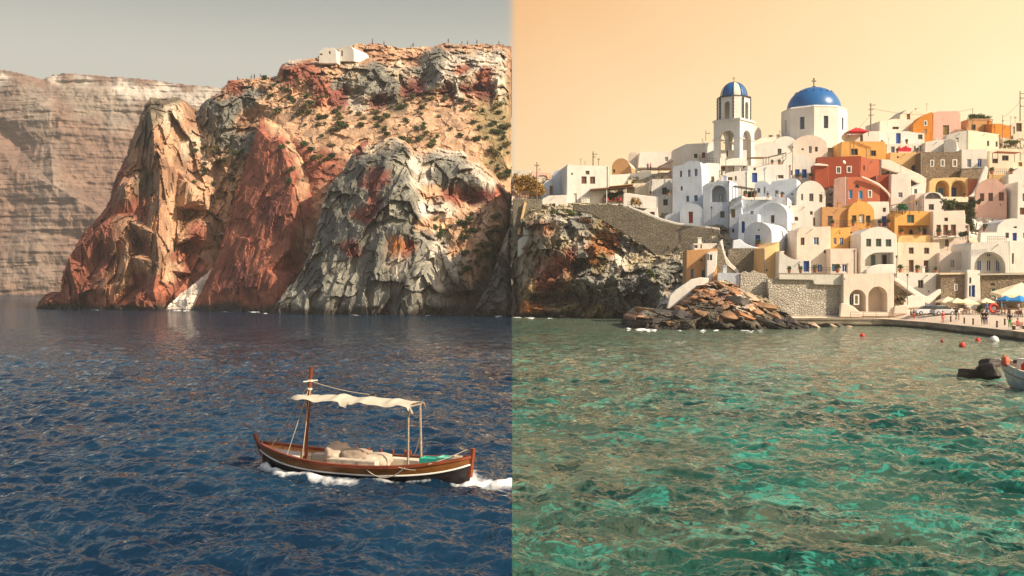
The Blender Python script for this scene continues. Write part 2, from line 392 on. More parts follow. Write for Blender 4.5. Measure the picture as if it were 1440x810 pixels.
# left pinnacle
relief('left_headland', [wl(84, 303, 'R'), (84, 415, 303, 'R'), (87, 395, 303, 'R'), (88, 382, 303, 'R'), (97, 358, 303, 'R'), (113, 335, 304, 'R'), (131, 312, 305, 'R'), (146, 297, 306, 'R'), (153, 278, 308, 'R'), (160, 254, 309, 'R'), (166, 240, 310, 'R'), (178, 216, 312, 'B'), (182, 200, 313, 'B'), (192, 180, 314, 'B'), (196, 163, 315, 'B'), (205, 143, 315, 'N'), (212, 136, 316, 'N'), (232, 137, 317, 'N'), (254, 137, 318, 'N'), (262, 145, 318, 'B'), (272, 166, 317, 'B'), (284, 180, 318, 'B'), (300, 200, 318, 'T'), (330, 240, 318, 'B'),
        (345, 330, 314, 'B'), wl(340, 300, 'B'), wl(228, 289, 'R'), wl(150, 293, 'R')],
       [(100, 380, 296, 'R'), (120, 345, 298, 'R'), (128, 380, 299, 'R'), (140, 320, 299, 'R'), (112, 410, 296, 'R'), (145, 360, 300, 'D'), (160, 300, 301, 'R'), (175, 265, 298, 'B'), (178, 310, 296, 'B'), (180, 360, 292, 'B'), (172, 400, 290, 'B'), (190, 300, 300, 'R'), (196, 350, 299, 'D'), (196, 230, 305, 'B'), (195, 400, 295, 'D'),
        (212, 160, 303, 'N'), (218, 200, 298, 'B'), (225, 240, 294, 'B'), (224, 290, 290, 'B'), (220, 330, 288, 'B'), (224, 370, 286, 'B'), (215, 410, 285, 'R'), (205, 190, 306, 'N'), (208, 250, 302, 'N'),
        (240, 160, 306, 'T'), (245, 200, 303, 'O'), (250, 240, 301, 'B'), (248, 290, 299, 'O'), (246, 340, 297, 'O'), (240, 380, 294, 'O'), (245, 415, 290, 'R'), (265, 200, 309, 'T'), (270, 240, 308, 'B'), (262, 300, 307, 'B'), (258, 350, 304, 'R'), (255, 390, 300, 'R'), (282, 280, 298, 'O'), (280, 330, 297, 'R'), (270, 385, 298, 'R'), (295, 260, 306, 'O'), (300, 300, 306, 'O'), (305, 350, 303, 'B')],
       1.2, crag(2.4, 2.0, .6, 26, 9, 2.6, 5), rkv, 60, seed=5, jit=2.5)
# scree fan between the two headlands
relief('scree_fan', [wl(224, 284, 'W'), (240, 424, 287, 'W'), (262, 407, 290, 'W'), (285, 388, 293, 'W'), (303, 374, 295, 'W'), wl(300, 284, 'W'), wl(266, 282, 'W')], [(262, 420, 284.5, 'W'), (280, 405, 288, 'P')],
       1.1, crag(.6, .5, .5, 9, 3, 1, 31), rk, 20, seed=8, jit=1.5, wet=.8)
# red wedge
relief('red_headland', [wl(266, 283, 'R'), (283, 410, 285, 'R'), (303, 367, 289, 'R'), (318, 315, 293, 'R'), (332, 268, 297, 'R'), (341, 240, 299, 'R'), (352, 207, 301, 'R'), (362, 180, 302, 'R'), (369, 163, 303, 'R'), (377, 166, 304, 'O'), (392, 176, 306, 'O'), (410, 182, 306, 'O'), (440, 195, 304, 'O'), (470, 215, 300, 'O'), (490, 240, 296, 'B'),
        (490, 330, 290, 'B'), (450, 420, 282, 'B'), wl(440, 272, 'R'), wl(380, 264, 'R')],
       [(300, 410, 279, 'R'), (325, 340, 285, 'R'), (345, 280, 290, 'R'), (360, 220, 295, 'R'), (340, 400, 272, 'D'), (360, 330, 279, 'R'), (375, 260, 287, 'R'), (380, 200, 293, 'R'), (385, 300, 278, 'D'), (375, 380, 268, 'R'),
        (392, 200, 291, 'R'), (402, 225, 286, 'R'), (411, 255, 280, 'R'), (410, 300, 274, 'R'), (406, 350, 269, 'R'), (398, 400, 264, 'R'), (386, 428, 262, 'R'),
        (415, 210, 296, 'O'), (430, 225, 296, 'O'), (425, 260, 287, 'B'), (432, 300, 285, 'R'), (428, 340, 281, 'B'), (420, 380, 276, 'R'), (450, 240, 293, 'O'), (445, 270, 290, 'R'), (455, 300, 286, 'B'), (470, 260, 291, 'R')],
       1.2, crag(.9, .85, .6, 24, 7, 2.6, 41), rk, 50, seed=14, jit=2.2)
# grey headland
relief('grey_headland', [wl(374, 252, 'G'), (386, 428, 253, 'G'), (402, 408, 255, 'G'), (420, 386, 257, 'G'), (437, 352, 260, 'G'), (446, 318, 262, 'G'), (452, 288, 264, 'G'), (463, 262, 266, 'G'), (480, 242, 268, 'G'), (492, 222, 270, 'G'), (500, 208, 272, 'D'), (514, 196, 274, 'D'), (524, 205, 273, 'T'), (540, 193, 275, 'T'), (556, 192, 276, 'T'), (580, 204, 276, 'O'), (600, 206, 277, 'O'), (626, 209, 277, 'P'), (650, 212, 277, 'P'), (672, 222, 277, 'O'), (690, 238, 276, 'O'), (704, 252, 275, 'O'), (719, 272, 274, 'O'),
        (719, 360, 262, 'O'), wl(719, 243, 'M'), wl(640, 236, 'M'), wl(560, 234, 'G'), wl(460, 241, 'G')],
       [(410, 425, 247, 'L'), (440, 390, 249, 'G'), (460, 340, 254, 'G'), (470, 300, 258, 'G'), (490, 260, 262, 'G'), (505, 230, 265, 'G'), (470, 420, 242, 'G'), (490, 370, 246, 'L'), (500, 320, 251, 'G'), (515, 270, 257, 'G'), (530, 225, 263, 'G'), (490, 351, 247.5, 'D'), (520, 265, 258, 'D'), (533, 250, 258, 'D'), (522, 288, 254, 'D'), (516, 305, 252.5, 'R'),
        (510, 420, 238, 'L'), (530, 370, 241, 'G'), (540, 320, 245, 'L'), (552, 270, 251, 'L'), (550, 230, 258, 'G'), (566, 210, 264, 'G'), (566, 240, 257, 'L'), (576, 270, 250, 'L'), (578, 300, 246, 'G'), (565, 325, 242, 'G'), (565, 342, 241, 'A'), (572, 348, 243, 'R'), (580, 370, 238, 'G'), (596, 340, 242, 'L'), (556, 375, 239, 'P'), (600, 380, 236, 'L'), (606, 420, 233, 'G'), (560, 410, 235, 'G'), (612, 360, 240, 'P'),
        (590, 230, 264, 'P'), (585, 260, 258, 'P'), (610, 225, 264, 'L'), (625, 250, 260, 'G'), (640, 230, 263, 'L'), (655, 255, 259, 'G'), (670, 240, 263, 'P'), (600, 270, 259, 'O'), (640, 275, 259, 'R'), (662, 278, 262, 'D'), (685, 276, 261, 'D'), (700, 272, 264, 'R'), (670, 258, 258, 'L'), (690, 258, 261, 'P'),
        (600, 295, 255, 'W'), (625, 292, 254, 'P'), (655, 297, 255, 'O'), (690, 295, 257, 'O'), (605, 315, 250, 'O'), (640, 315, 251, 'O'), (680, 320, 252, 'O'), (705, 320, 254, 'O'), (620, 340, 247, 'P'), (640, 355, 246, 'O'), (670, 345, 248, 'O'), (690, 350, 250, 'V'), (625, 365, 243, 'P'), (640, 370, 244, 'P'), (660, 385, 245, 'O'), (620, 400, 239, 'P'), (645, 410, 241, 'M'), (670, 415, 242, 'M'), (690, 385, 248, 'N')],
       1.15, crag(2.0, 2.1, .6, 22, 8, 2.2, 61), rkv, 60, seed=23, jit=2.5)
# dark spur at the right end
relief('dark_spur', [wl(656, 233, 'M'), (672, 425, 234, 'G'), (690, 395, 237, 'G'), (700, 362, 240, 'G'), (708, 335, 243, 'G'), (719, 308, 245, 'G'), (719, 380, 240, 'M'), wl(719, 230, 'M')], [(690, 425, 229, 'M'), (705, 390, 233, 'G'), (712, 350, 238, 'T'), (713, 420, 229, 'G')],
       1.1, crag(2, 1.6, .8, 16, 5, 1.6, 71), rkv, 40, seed=29, jit=1.8)
relief('rock_islet', [wl(46, 307, 'R'), (55, 424, 307, 'R'), (62, 414, 307, 'R'), (74, 410, 307, 'R'), (82, 414, 307, 'R'), (90, 418, 306, 'R'), wl(90, 303, 'R')], [(65, 424, 302, 'R'), (78, 422, 301, 'R')],
       1.0, crag(1, 1, .5, 9, 3, 1, 81), rk, 12, seed=33, jit=1.2)
# ---------------------------------------------------------------- hillside and shore rock of the village
def Dh(x, y):
    base = float(np.interp(y, [110, 150, 200, 250, 300, 350, 400, 440, 450], [266, 256, 240, 224, 208, 192, 177, 168, 164]))
    return base+float(np.interp(x, [880, 1000], [20, 0]))*float(np.interp(y, [200, 290], [0, 1]))
hs_out = [(719, 262), (719, 248), (745, 247), (775, 243), (800, 240), (850, 250), (900, 246), (960, 238), (1000, 226), (1060, 210), (1110, 200), (1190, 196), (1250, 186), (1290, 182), (1350, 178), (1400, 180), (1450, 184), (1600, 180), (1760, 190),
          (1760, 470), (1440, 446), (1280, 446), (1180, 448), (1050, 410), (1000, 372), (940, 320), (860, 300), (719, 300)]
hs_in = [(1050+60*i+20*(j % 2), 220+32*j) for i in range(12) for j in range(7) if 220+32*j > 205] + [(780, 275), (840, 275), (900, 270), (960, 280), (900, 250), (980, 250), (1000, 320), (1030, 360)]
hcol = lambda x, y: 'SPTWO'[(int(x)*7+int(y)*3) % 5]
relief('hillside', [(x, y, Dh(x, y)+12, hcol(x, y)) for x, y in hs_out], [(x, y, Dh(x, y)+11+((x*13+y*7) % 5), hcol(x, y)) for x, y in hs_in],
       2.4, crag(1.6, 1.2, .6, 14, 4, 1, 91), rk, 120, seed=55, jit=2, wet=0)
relief('shore_crag', [wl(719, 226, 'M'), (719, 420, 226, 'M'), (719, 330, 226, 'S'), (719, 292, 228, 'S'), (745, 287, 228, 'S'), (800, 284, 228, 'S'), (860, 286, 228, 'S'), (890, 291, 228, 'S'), (920, 303, 226, 'S'), (960, 316, 222, 'S'), (1012, 322, 214, 'S'), (1014, 370, 206, 'S'), (1000, 398, 200, 'S'), (965, 432, 196, 'M'), wl(940, 190, 'M'), wl(880, 208, 'M'), wl(800, 214, 'M')],
       [(735, 310, 224, 'N'), (755, 300, 223, 'S'), (765, 320, 217, 'B'), (785, 310, 216, 'P'), (800, 325, 215, 'L'), (770, 345, 216, 'S'), (745, 345, 221, 'S'), (790, 345, 213, 'S'), (812, 335, 215, 'P'), (820, 315, 218, 'L'), (845, 318, 219, 'V'), (855, 312, 220, 'B'), (870, 322, 219, 'B'), (860, 345, 214, 'A'), (880, 340, 216, 'L'),
        (740, 375, 219, 'S'), (760, 370, 217, 'B'), (785, 370, 214, 'R'), (800, 362, 212, 'R'), (820, 360, 212, 'L'), (845, 365, 211, 'V'), (835, 355, 212, 'A'), (870, 372, 210, 'P'), (890, 365, 212, 'S'), (770, 395, 214, 'R'), (795, 395, 213, 'B'), (815, 375, 216, 'M'), (822, 392, 208, 'L'), (840, 400, 207, 'G'), (860, 395, 207, 'L'), (885, 395, 205, 'G'), (905, 385, 206, 'L'), (920, 360, 212, 'S'), (945, 345, 214, 'S'), (970, 360, 209, 'S'), (950, 385, 204, 'L'),
        (735, 412, 219, 'V'), (755, 420, 220, 'M'), (775, 422, 220, 'M'), (800, 418, 217, 'M'), (825, 422, 213, 'M'), (850, 420, 209, 'G'), (875, 418, 206, 'G'), (900, 410, 203, 'G'), (925, 405, 201, 'L'), (940, 420, 198, 'P'), (740, 436, 216, 'A'), (790, 436, 213, 'V'), (840, 436, 210, 'V'), (900, 436, 203, 'M')],
       1.0, crag(2.0, 1.9, 1.0, 14, 4.5, 1.1, 101), rk, 40, seed=61, jit=2.5, wet=1.2)
relief('boulder_spit', [wl(884, 158, 'M'), (893, 446, 159, 'B'), (905, 436, 161, 'G'), (925, 434, 163, 'G'), (945, 440, 163, 'M'), (962, 428, 166, 'B'), (984, 402, 172, 'B'), (1000, 396, 174, 'B'), (1020, 394, 174, 'S'), (1036, 400, 172, 'B'), (1050, 412, 170, 'P'), (1075, 416, 170, 'S'), (1090, 428, 167, 'S'), (1105, 440, 164, 'M'), (1130, 454, 160, 'M'), (1150, 460, 157, 'M'), wl(1152, 154, 'M'), wl(1060, 150, 'M'), wl(960, 151, 'M')],
       [(930, 450, 156, 'M'), (960, 450, 155, 'M'), (985, 430, 161, 'M'), (1000, 415, 167, 'B'), (1010, 440, 156, 'M'), (1025, 425, 160, 'B'), (1040, 440, 154, 'P'), (1060, 430, 160, 'O'), (1050, 455, 151, 'M'), (1080, 445, 157, 'N'), (1110, 455, 156, 'M'), (1000, 405, 169, 'P'), (980, 448, 153, 'M')],
       .9, crag(1.2, 1.5, .5, 9, 3.2, .8, 111), rk, 16, seed=67, jit=2.2, wet=.9)
# ---------------------------------------------------------------- materials of the village
WALLC = dict(w=(.74, .70, .63), c=(.78, .66, .50), p=(.74, .46, .37), P=(.77, .645, .535), y=(.74, .40, .11), Y=(.72, .48, .22), o=(.66, .24, .03), r=(.34, .075, .035), R=(.48, .14, .07), b=(.64, .69, .76), t=(.55, .30, .13), g=(.60, .57, .50))  # b is white plaster with the blue of shade put into its colour
def wallmat(k):
    if k == 's': return stone('rubble_stone', (.24, .18, .12), (.40, .31, .21), (.34, .28, .2), 2.3)
    if k == 'S': return stone('grey_rubble_stone', (.22, .19, .14), (.36, .31, .23), (.26, .22, .17), 2.2)
    if k == 'q': return stone('whitewashed_rubble', (.55, .50, .42), (.72, .66, .56), (.34, .29, .23), 2.0, .7)
    return plaster('plaster_'+{'w': 'white', 'c': 'cream', 'p': 'pink', 'P': 'pale_pink', 'y': 'yellow', 'Y': 'sand', 'o': 'orange', 'r': 'dark_red', 'R': 'light_red', 'b': 'shaded_white', 't': 'ochre', 'g': 'grey'}[k], WALLC[k], amt=.42 if k == 'w' else .5)
OPC = dict(b=(.015, .075, .30), l=(.04, .24, .50), n=(.16, .055, .03), r=(.30, .03, .025), g=(.05, .13, .11), w=(.74, .70, .62), k=(.02, .02, .022), d=(.05, .055, .06), y=(.30, .19, .05), t=(.10, .38, .36))
OPN = dict(b='blue', l='light_blue', n='brown', r='red', g='green', w='white', k='dark', d='glass', y='ochre', t='teal')
def opmat(k):
    if k == 'd': return plain('window_glass', OPC['d'], .12, .2, 3, .6, 0)
    if k == 'k': return plain('dark_opening', OPC['k'], .6, .2, 3)
    return plain('paint_'+OPN[k], OPC[k], .5, .12, 3)
def framemat(k): return plain('trim_white', (.78, .75, .68), .6, .06) if k else plain('trim_grey_wood', (.22, .18, .14), .7)
# ---------------------------------------------------------------- house builder
class Face:
    """a vertical plane through one anchor point, turned by rot; px points are cast on to it"""
    def __init__(s, px, py, D, rot):
        s.o = P(px, py, D); s.rot = rot
        s.u = Vector((math.cos(rot), math.sin(rot), 0)); s.n = Vector((math.sin(rot), -math.cos(rot), 0))
        s.base = Vector((s.o.x, s.o.y, 0))
    def at(s, px, py):
        c = Vector((0, 0, CAMH)); d = Vector(((px-720)/F, 1, -(py-405)/F))
        t = (s.o-c).dot(s.n)/d.dot(s.n); q = c+d*t
        return Vector(((q-s.base).dot(s.u), q.z))          # local x, z
def arc(x0, x1, ya, ys, n=12, p=1.0):
    cx = (x0+x1)/2; r = (x1-x0)/2
    return [(cx-r*math.cos(math.pi*k/n), ys-(ys-ya)*math.sin(math.pi*k/n)**p) for k in range(n+1)]
def shape_pts(sh):
    k = sh[0]
    if k == 'b': _, x0, y0, x1, y1 = sh; return [(x0, y1), (x0, y0), (x1, y0), (x1, y1)]
    if k == 'v': _, x0, ya, x1, ys, yb = sh; return [(x0, yb)]+arc(x0, x1, ya, ys)+[(x1, yb)]
    if k == 'e': _, x0, ya, x1, yb = sh; return arc(x0, x1, ya, yb)                      # half round
    return list(sh[1])
def prism(outer, holes, depth, y0=0.0):
    """front face with real holes, extruded; returns (wall mesh, roof mesh) in local x,y,z"""
    loops = [outer]+holes; pts = []; edges = []
    for lp in loops:
        b = len(pts); n = len(lp); pts += lp; edges += [(b+i, b+(i+1) % n) for i in range(n)]
    r = delaunay_2d_cdt([Vector(p) for p in pts], edges, [], 1, 1e-5)
    def inside(p, lp):
        c = False; n = len(lp)
        for i in range(n):
            a, b = lp[i], lp[(i+1) % n]
            if (a[1] > p[1]) != (b[1] > p[1]) and p[0] < (b[0]-a[0])*(p[1]-a[1])/(b[1]-a[1])+a[0]: c = not c
        return c
    bm = bmesh.new(); br = bmesh.new()
    vs = [bm.verts.new((v.x, y0, v.y)) for v in r[0]]
    for f in r[2]:
        cx = sum(r[0][i].x for i in f)/3; cy = sum(r[0][i].y for i in f)/3
        if not inside((cx, cy), outer) or any(inside((cx, cy), h) for h in holes): continue
        try: bm.faces.new([vs[i] for i in f])
        except ValueError: pass
    n = len(outer)
    area = sum(outer[i][0]*outer[(i+1) % n][1]-outer[(i+1) % n][0]*outer[i][1] for i in range(n))
    o2 = outer if area > 0 else outer[::-1]
    for i in range(n):
        a, b = o2[i], o2[(i+1) % n]
        dx, dz = b[0]-a[0], b[1]-a[1]; L = math.hypot(dx, dz)
        if L < 1e-6: continue
        tgt = br if -dx/L > .35 else bm        # upward facing strips are the roof
        tgt.faces.new([tgt.verts.new(p) for p in ((a[0], y0, a[1]), (b[0], y0, b[1]), (b[0], y0+depth, b[1]), (a[0], y0+depth, a[1]))])
    bm.faces.new([bm.verts.new((p[0], y0+depth, p[1])) for p in o2])
    for b in (bm, br):
        bmesh.ops.remove_doubles(b, verts=b.verts, dist=1e-4)
        if len(b.faces): bmesh.ops.recalc_face_normals(b, faces=b.faces)
    return bm, br
def flat_mesh(pts, y, thick=0.0):
    bm = bmesh.new()
    f = bm.faces.new([bm.verts.new((p[0], y, p[1])) for p in pts])
    if thick:
        r = bmesh.ops.extrude_face_region(bm, geom=[f]); bmesh.ops.translate(bm, vec=(0, thick, 0), verts=[v for v in r['geom'] if isinstance(v, bmesh.types.BMVert)])
    bmesh.ops.recalc_face_normals(bm, faces=bm.faces)
    return bm
def ring_mesh(pts, y, wdt, thick):
    cx = sum(p[0] for p in pts)/len(pts); cz = (min(p[1] for p in pts)+max(p[1] for p in pts))/2
    hw = max(abs(p[0]-cx) for p in pts); hh = max(abs(p[1]-cz) for p in pts)
    sx, sz = max(.2, (hw-wdt)/hw), max(.2, (hh-wdt)/hh)
    inn = [(cx+(p[0]-cx)*sx, cz+(p[1]-cz)*sz) for p in pts]
    bm = bmesh.new(); n = len(pts)
    A = [bm.verts.new((p[0], y, p[1])) for p in pts]; B = [bm.verts.new((p[0], y, p[1])) for p in inn]
    C = [bm.verts.new((p[0], y+thick, p[1])) for p in pts]; D = [bm.verts.new((p[0], y+thick, p[1])) for p in inn]
    for i in range(n):
        j = (i+1) % n
        bm.faces.new((A[i], A[j], B[j], B[i])); bm.faces.new((B[i], B[j], D[j], D[i])); bm.faces.new((A[j], A[i], C[i], C[j])); bm.faces.new((C[j], C[i], D[i], D[j]))
    bmesh.ops.recalc_face_normals(bm, faces=bm.faces)
    return bm, inn
def opening(par, face, spec):
    """spec: 'Wb' window blue, 'Db' door blue, 'Od' round, + f frame, + a arched; coordinates in px"""
    code, x0, y0, x1, y1 = spec[:5]; kind, c, fl = code[0], code[1], code[2:]
    if kind == 'O': pts = [((x0+x1)/2+(x1-x0)/2*math.cos(a*math.pi/6), (y0+y1)/2+(y1-y0)/2*math.sin(a*math.pi/6)) for a in range(12)]
    elif 'a' in fl: pts = [(x0, y1)]+arc(x0, x1, y0, min(y1, y0+(x1-x0)/2*1.05), 8)+[(x1, y1)]
    elif 'e' in fl: pts = arc(x0, x1, y0, y1, 8)
    else: pts = [(x0, y1), (x0, y0), (x1, y0), (x1, y1)]
    return [tuple(face.at(*p)) for p in pts], kind, c, fl
def house(label, cat, sh, col, ops=(), rot=0.0, depth=9.0, D=None, ext=7, name=None, group=None, roofc=None, arcs=(), extra=None, bev=.14):
    pts = shape_pts(sh)
    xs = [p[0] for p in pts]; ys = [p[1] for p in pts]
    yb = max(ys); cx = (min(xs)+max(xs))/2
    if D is None: D = Dh(cx, yb)
    elif isinstance(D, str): D = Dh(cx, yb)+float(D)
    pts = [(x, y+ext if y > yb-2.5 else y) for x, y in pts]
    f = Face(cx, yb, D, rot)
    lo = [tuple(f.at(*p)) for p in pts]
    z0 = min(p[1] for p in lo)
    base = f.base+Vector((0, 0, z0))
    name = name or cat.replace(' ', '_')
    root = empty(name, base, rot, label, cat, group or 'buildings of the village')
    root['face'] = 0
    opl = [opening(None, f, s) for s in ops]
    rec = [opening(None, f, ('Ok'+'a', *a[:4]) if len(a) < 6 else ('Ok'+a[5], *a[:4])) for a in arcs]
    rec = []
    for a in arcs:
        x0, y0, x1, y1, dp = a[:5]; fl = a[5] if len(a) > 5 else 'a'
        if fl == 'a': pp = [(x0, y1)]+arc(x0, x1, y0, min(y1-.5, y0+(x1-x0)/2*1.02), 10)+[(x1, y1)]
        elif fl == 'q': pp = [(x0, y1), (x0, y0+(y1-y0)*.55), (x0+(x1-x0)*.12, y0+(y1-y0)*.25), (x0+(x1-x0)*.32, y0+(y1-y0)*.05), (x0+(x1-x0)*.5, y0), (x1, y0), (x1, y1)]
        else: pp = [(x0, y1), (x0, y0), (x1, y0), (x1, y1)]
        rec.append(([tuple(f.at(*p)) for p in pp], dp, a[6] if len(a) > 6 else ()))
    Z = lambda L: [(p[0], p[1]-z0) for p in L]
    lo = Z(lo)
    holes = [Z(h) for h, *_ in opl]+[Z(h) for h, *_ in rec]
    bm, br = prism(lo, holes, depth)
    # reveals of the openings and the walls of the deep arcades
    def reveal(b, h, d):
        n = len(h)
        for i in range(n):
            a, c = h[i], h[(i+1) % n]
            b.faces.new([b.verts.new(p) for p in ((a[0], 0, a[1]), (c[0], 0, c[1]), (c[0], d, c[1]), (a[0], d, a[1]))])
    for (h, k, c, fl) in opl: reveal(bm, Z(h), .32)
    for (h, dp, sub) in rec:
        hz = Z(h); reveal(bm, hz, dp)
        xs_ = [p[0] for p in hz]
        subs = [opening(None, f, s) for s in sub]
        # inner wall slightly larger than the hole so its edges hide behind the reveal
        bm.faces.new([bm.verts.new((p[0], dp, p[1])) for p in hz])
        for (sp_, k, c, fl) in subs: fit_opening(root, Z(sp_), k, c, fl, dp-.06, False)
    wm = wallmat(col)
    wall = link('wall', bm_mesh(bm, 'wall'), wm, root)
    if bev:
        md = wall.modifiers.new('soft', 'BEVEL'); md.width = bev; md.segments = 2; md.limit_method = 'ANGLE'; md.angle_limit = math.radians(50)
    if len(br.faces): link('roof', bm_mesh(br, 'roof'), wallmat(roofc or col), root)
    else: br.free()
    for (h, k, c, fl) in opl: fit_opening(root, Z(h), k, c, fl, .30, True)
    details(root, lo, depth, sh[0], opl, col, label)
    if extra: extra(root, f, z0)
    return root, f, z0
def details(root, lo, depth, kind, opl, col, label):
    """chimneys, aerials, water spouts and drain pipes that break up the plain blocks"""
    r = random.Random(label); x0 = min(p[0] for p in lo); x1 = max(p[0] for p in lo); zt = max(p[1] for p in lo); w = x1-x0
    m = wallmat(col if col not in 'sSq' else 'w')
    if w < 2.5 or 'chapel' in label: return
    def ztop(x):
        best = 0
        for a, b in zip(lo, lo[1:]+lo[:1]):
            if min(a[0], b[0]) <= x <= max(a[0], b[0]) and abs(a[0]-b[0]) > 1e-6: best = max(best, a[1]+(b[1]-a[1])*(x-a[0])/(b[0]-a[0]))
        return best
    if r.random() < .35:
        x = x0+w*r.uniform(.12, .88); y = depth*r.uniform(.3, .7); z = ztop(x); s = r.uniform(.45, .75); h = r.uniform(.7, 1.3)
        quick('chimney', lambda b: (bx(b, (x, y, z+h/2-.3), (s, s, h+.6)), bx(b, (x, y, z+h+.06), (s+.22, s+.22, .12))), m, root)
    if r.random() < .3:
        x = x0+w*r.uniform(.1, .9); y = depth*r.uniform(.2, .6); z = ztop(x); h = r.uniform(1.2, 2.4)
        quick('aerial', lambda b: (bar(b, (x, y, z-.2), (x, y, z+h), .035, 4), [bar(b, (x-.4+.1*i, y, z+h-.25*i), (x+.4-.1*i, y, z+h-.25*i), .02, 4) for i in range(3)]), plain('rail_iron', (.10, .085, .07), .6), root)
    if kind != 'v' and r.random() < .45:
        x = x0+.25 if r.random() < .5 else x1-.25; z = ztop(x)
        quick('drain_pipe', lambda b: (bar(b, (x, -.09, .1), (x, -.09, z-.3), .06, 6), bx(b, (x, -.07, z-.25), (.24, .18, .2))), plain('pipe_grey', (.36, .33, .29), .7) if r.random() < .6 else plain('pipe_rust', (.24, .12, .07), .7), root)
    if kind != 'v' and r.random() < .4:
        x = x0+w*r.uniform(.3, .7); z = ztop(x)-.45
        quick('water_spout', lambda b: bar(b, (x, .1, z), (x, -.5, z-.06), .08, 6), plain('pipe_grey', (.36, .33, .29), .7), root)
def fit_opening(root, h, k, c, fl, y, deep):
    wd = (max(p[0] for p in h)-min(p[0] for p in h)); ht = (max(p[1] for p in h)-min(p[1] for p in h))
    if k == 'D':
        o = link('door', bm_mesh(flat_mesh(h, y-.05, .04)), opmat(c), root)
        b, inn = ring_mesh(h, y-.12, min(.14, wd*.14), .06)
        link('door_frame', bm_mesh(b), opmat(c) if c in 'bl' and 'f' not in fl else framemat('f' in fl), o)
    else:
        b, inn = ring_mesh(h, y-.14 if 'f' not in fl else -.05, min(.15, wd*.13) if 'f' not in fl else min(.26, wd*.2), .10 if 'f' not in fl else .36)
        nm = 'vent' if k == 'O' and wd < 1.0 else 'window'
        if nm == 'window' and k != 'O':
            cx = (max(p[0] for p in inn)+min(p[0] for p in inn))/2; zz = [p[1] for p in inn]
            bx(b, (cx, y-.09, (min(zz)+max(zz))/2), (.07, .06, max(zz)-min(zz)))
        o = link(nm, bm_mesh(b), framemat('f' in fl or c == 'b'), root)
        link('pane' if c in 'dkg' else 'shutter', bm_mesh(flat_mesh(h, y-.03, .02)), opmat(c), o)
def polyhouse(label, cat, pts, col, ops=(), **kw):
    return house(label, cat, ('p', pts), col, ops, **kw)
def railing(label, p0, p1, D0, D1, h=1.0, n=8, mat=None, grp='railings of the terraces', cat='railing'):
    a = P(p0[0], p0[1], D0); b = P(p1[0], p1[1], D1)
    o = empty('railing', a, 0, label, cat, grp); d = b-a
    def posts(bm):
        for i in range(n+1):
            q = d*i/n; bar(bm, q, q+Vector((0, 0, h)), .035, 4)
    def rails(bm):
        for z in (h, h*.55): bar(bm, Vector((0, 0, z)), d+Vector((0, 0, z)), .03, 4)
    m = mat or plain('rail_iron', (.10, .085, .07), .6)
    quick('post_row', posts, m, o); quick('handrail', rails, m, o)
    return o
def lowwall(label, pts, D, col='w', thick=.5, cat='wall', name='terrace_wall', group='terrace walls and stairs', rot=0.0):
    """a free standing parapet or stair wall whose outline is given in px on its own vertical plane"""
    cx = sum(p[0] for p in pts)/len(pts); yb = max(p[1] for p in pts)
    if D is None: D = Dh(cx, yb)
    f = Face(cx, yb, D, rot); lo = [tuple(f.at(*p)) for p in pts]; z0 = min(p[1] for p in lo)
    bm, br = prism([(p[0], p[1]-z0) for p in lo], [], thick)
    bm2 = br
    me = bpy.data.meshes.new('tmp'); bm2.to_mesh(me); bm.from_mesh(me); bm2.free(); bpy.data.meshes.remove(me)
    bmesh.ops.remove_doubles(bm, verts=bm.verts, dist=1e-4)
    o = link(name, bm_mesh(bm, name), wallmat(col)); o.location = f.base+Vector((0, 0, z0)); o.rotation_euler = (0, 0, rot)
    md = o.modifiers.new('soft', 'BEVEL'); md.width = min(.12, thick*.25); md.segments = 2; md.limit_method = 'ANGLE'; md.angle_limit = math.radians(45)
    return tag(o, label, cat, group)
R_ = math.radians
H = house
# --- houses on the left part of the crag
H('shade-tinted white vaulted chapel-like house with a blue shutter beside the big white house', 'house', ('v', 776, 239, 797, 249, 273), 'b', [('Wb', 789, 259, 794, 270), ('Ok', 788, 248, 790.5, 250.5)], rot=R_(-14), depth=7, D=236)  # white walls; their blue is shade put into the plaster
polyhouse('low blue-white wing with a brown door beside the golden tree', 'house', [(762, 275), (762, 262), (768, 254), (778, 251), (778, 275)], 'b', [('Dn', 773, 261, 780-2.2, 274)], D=235, depth=6)  # the wing is white, its blue colour stands for shade
polyhouse('small white house with rounded left corner set on top of the crag', 'house', [(761, 293), (761, 284), (764, 279), (772, 275), (798, 274), (798, 293)], 'w', [('Wk', 775.3, 286, 781, 292.5), ('Dl', 787, 287, 792.5, 292.5)], D=226, depth=7, ext=3)
polyhouse('large plain white house with three brown shuttered windows above the crag', 'house', [(797, 287), (797, 236), (799, 231), (803, 232), (856, 233.5), (856, 287)], 'w', [('Wn', 817.6, 248, 825, 258.5), ('Wn', 829.5, 248.3, 837, 258.6), ('Wn', 823.5, 240, 829, 245.5), ('Ok', 803, 243, 806, 246), ('Dw', 807, 272, 811, 285)], rot=R_(7), depth=11, D=229, ext=2)
H('ochre half-round vault end above the white parapet at left', 'house', ('v', 860.5, 222.5, 886.5, 236, 251), 't', [('Wk', 858+4, 238, 865, 243)], rot=R_(-14), depth=12, D=247, roofc='c')
H('small distant vaulted house in peach plaster on the left skyline', 'house', ('v', 884, 213.5, 897.5, 219, 228), 'P', [], rot=R_(-12), depth=9, D=262, roofc='w')
H('far vaulted house behind the long pale roof on the left skyline', 'house', ('v', 916, 211, 929, 217, 228), 'P', [], rot=R_(-10), depth=8, D=264, roofc='w')
polyhouse('long low pale house with one blue window along the left skyline', 'house', [(897, 229), (899, 215), (905, 213.5), (950, 214), (961, 219), (961, 229)], 'w', [('Wb', 935, 220.5, 939.6, 227)], D=258, depth=6)
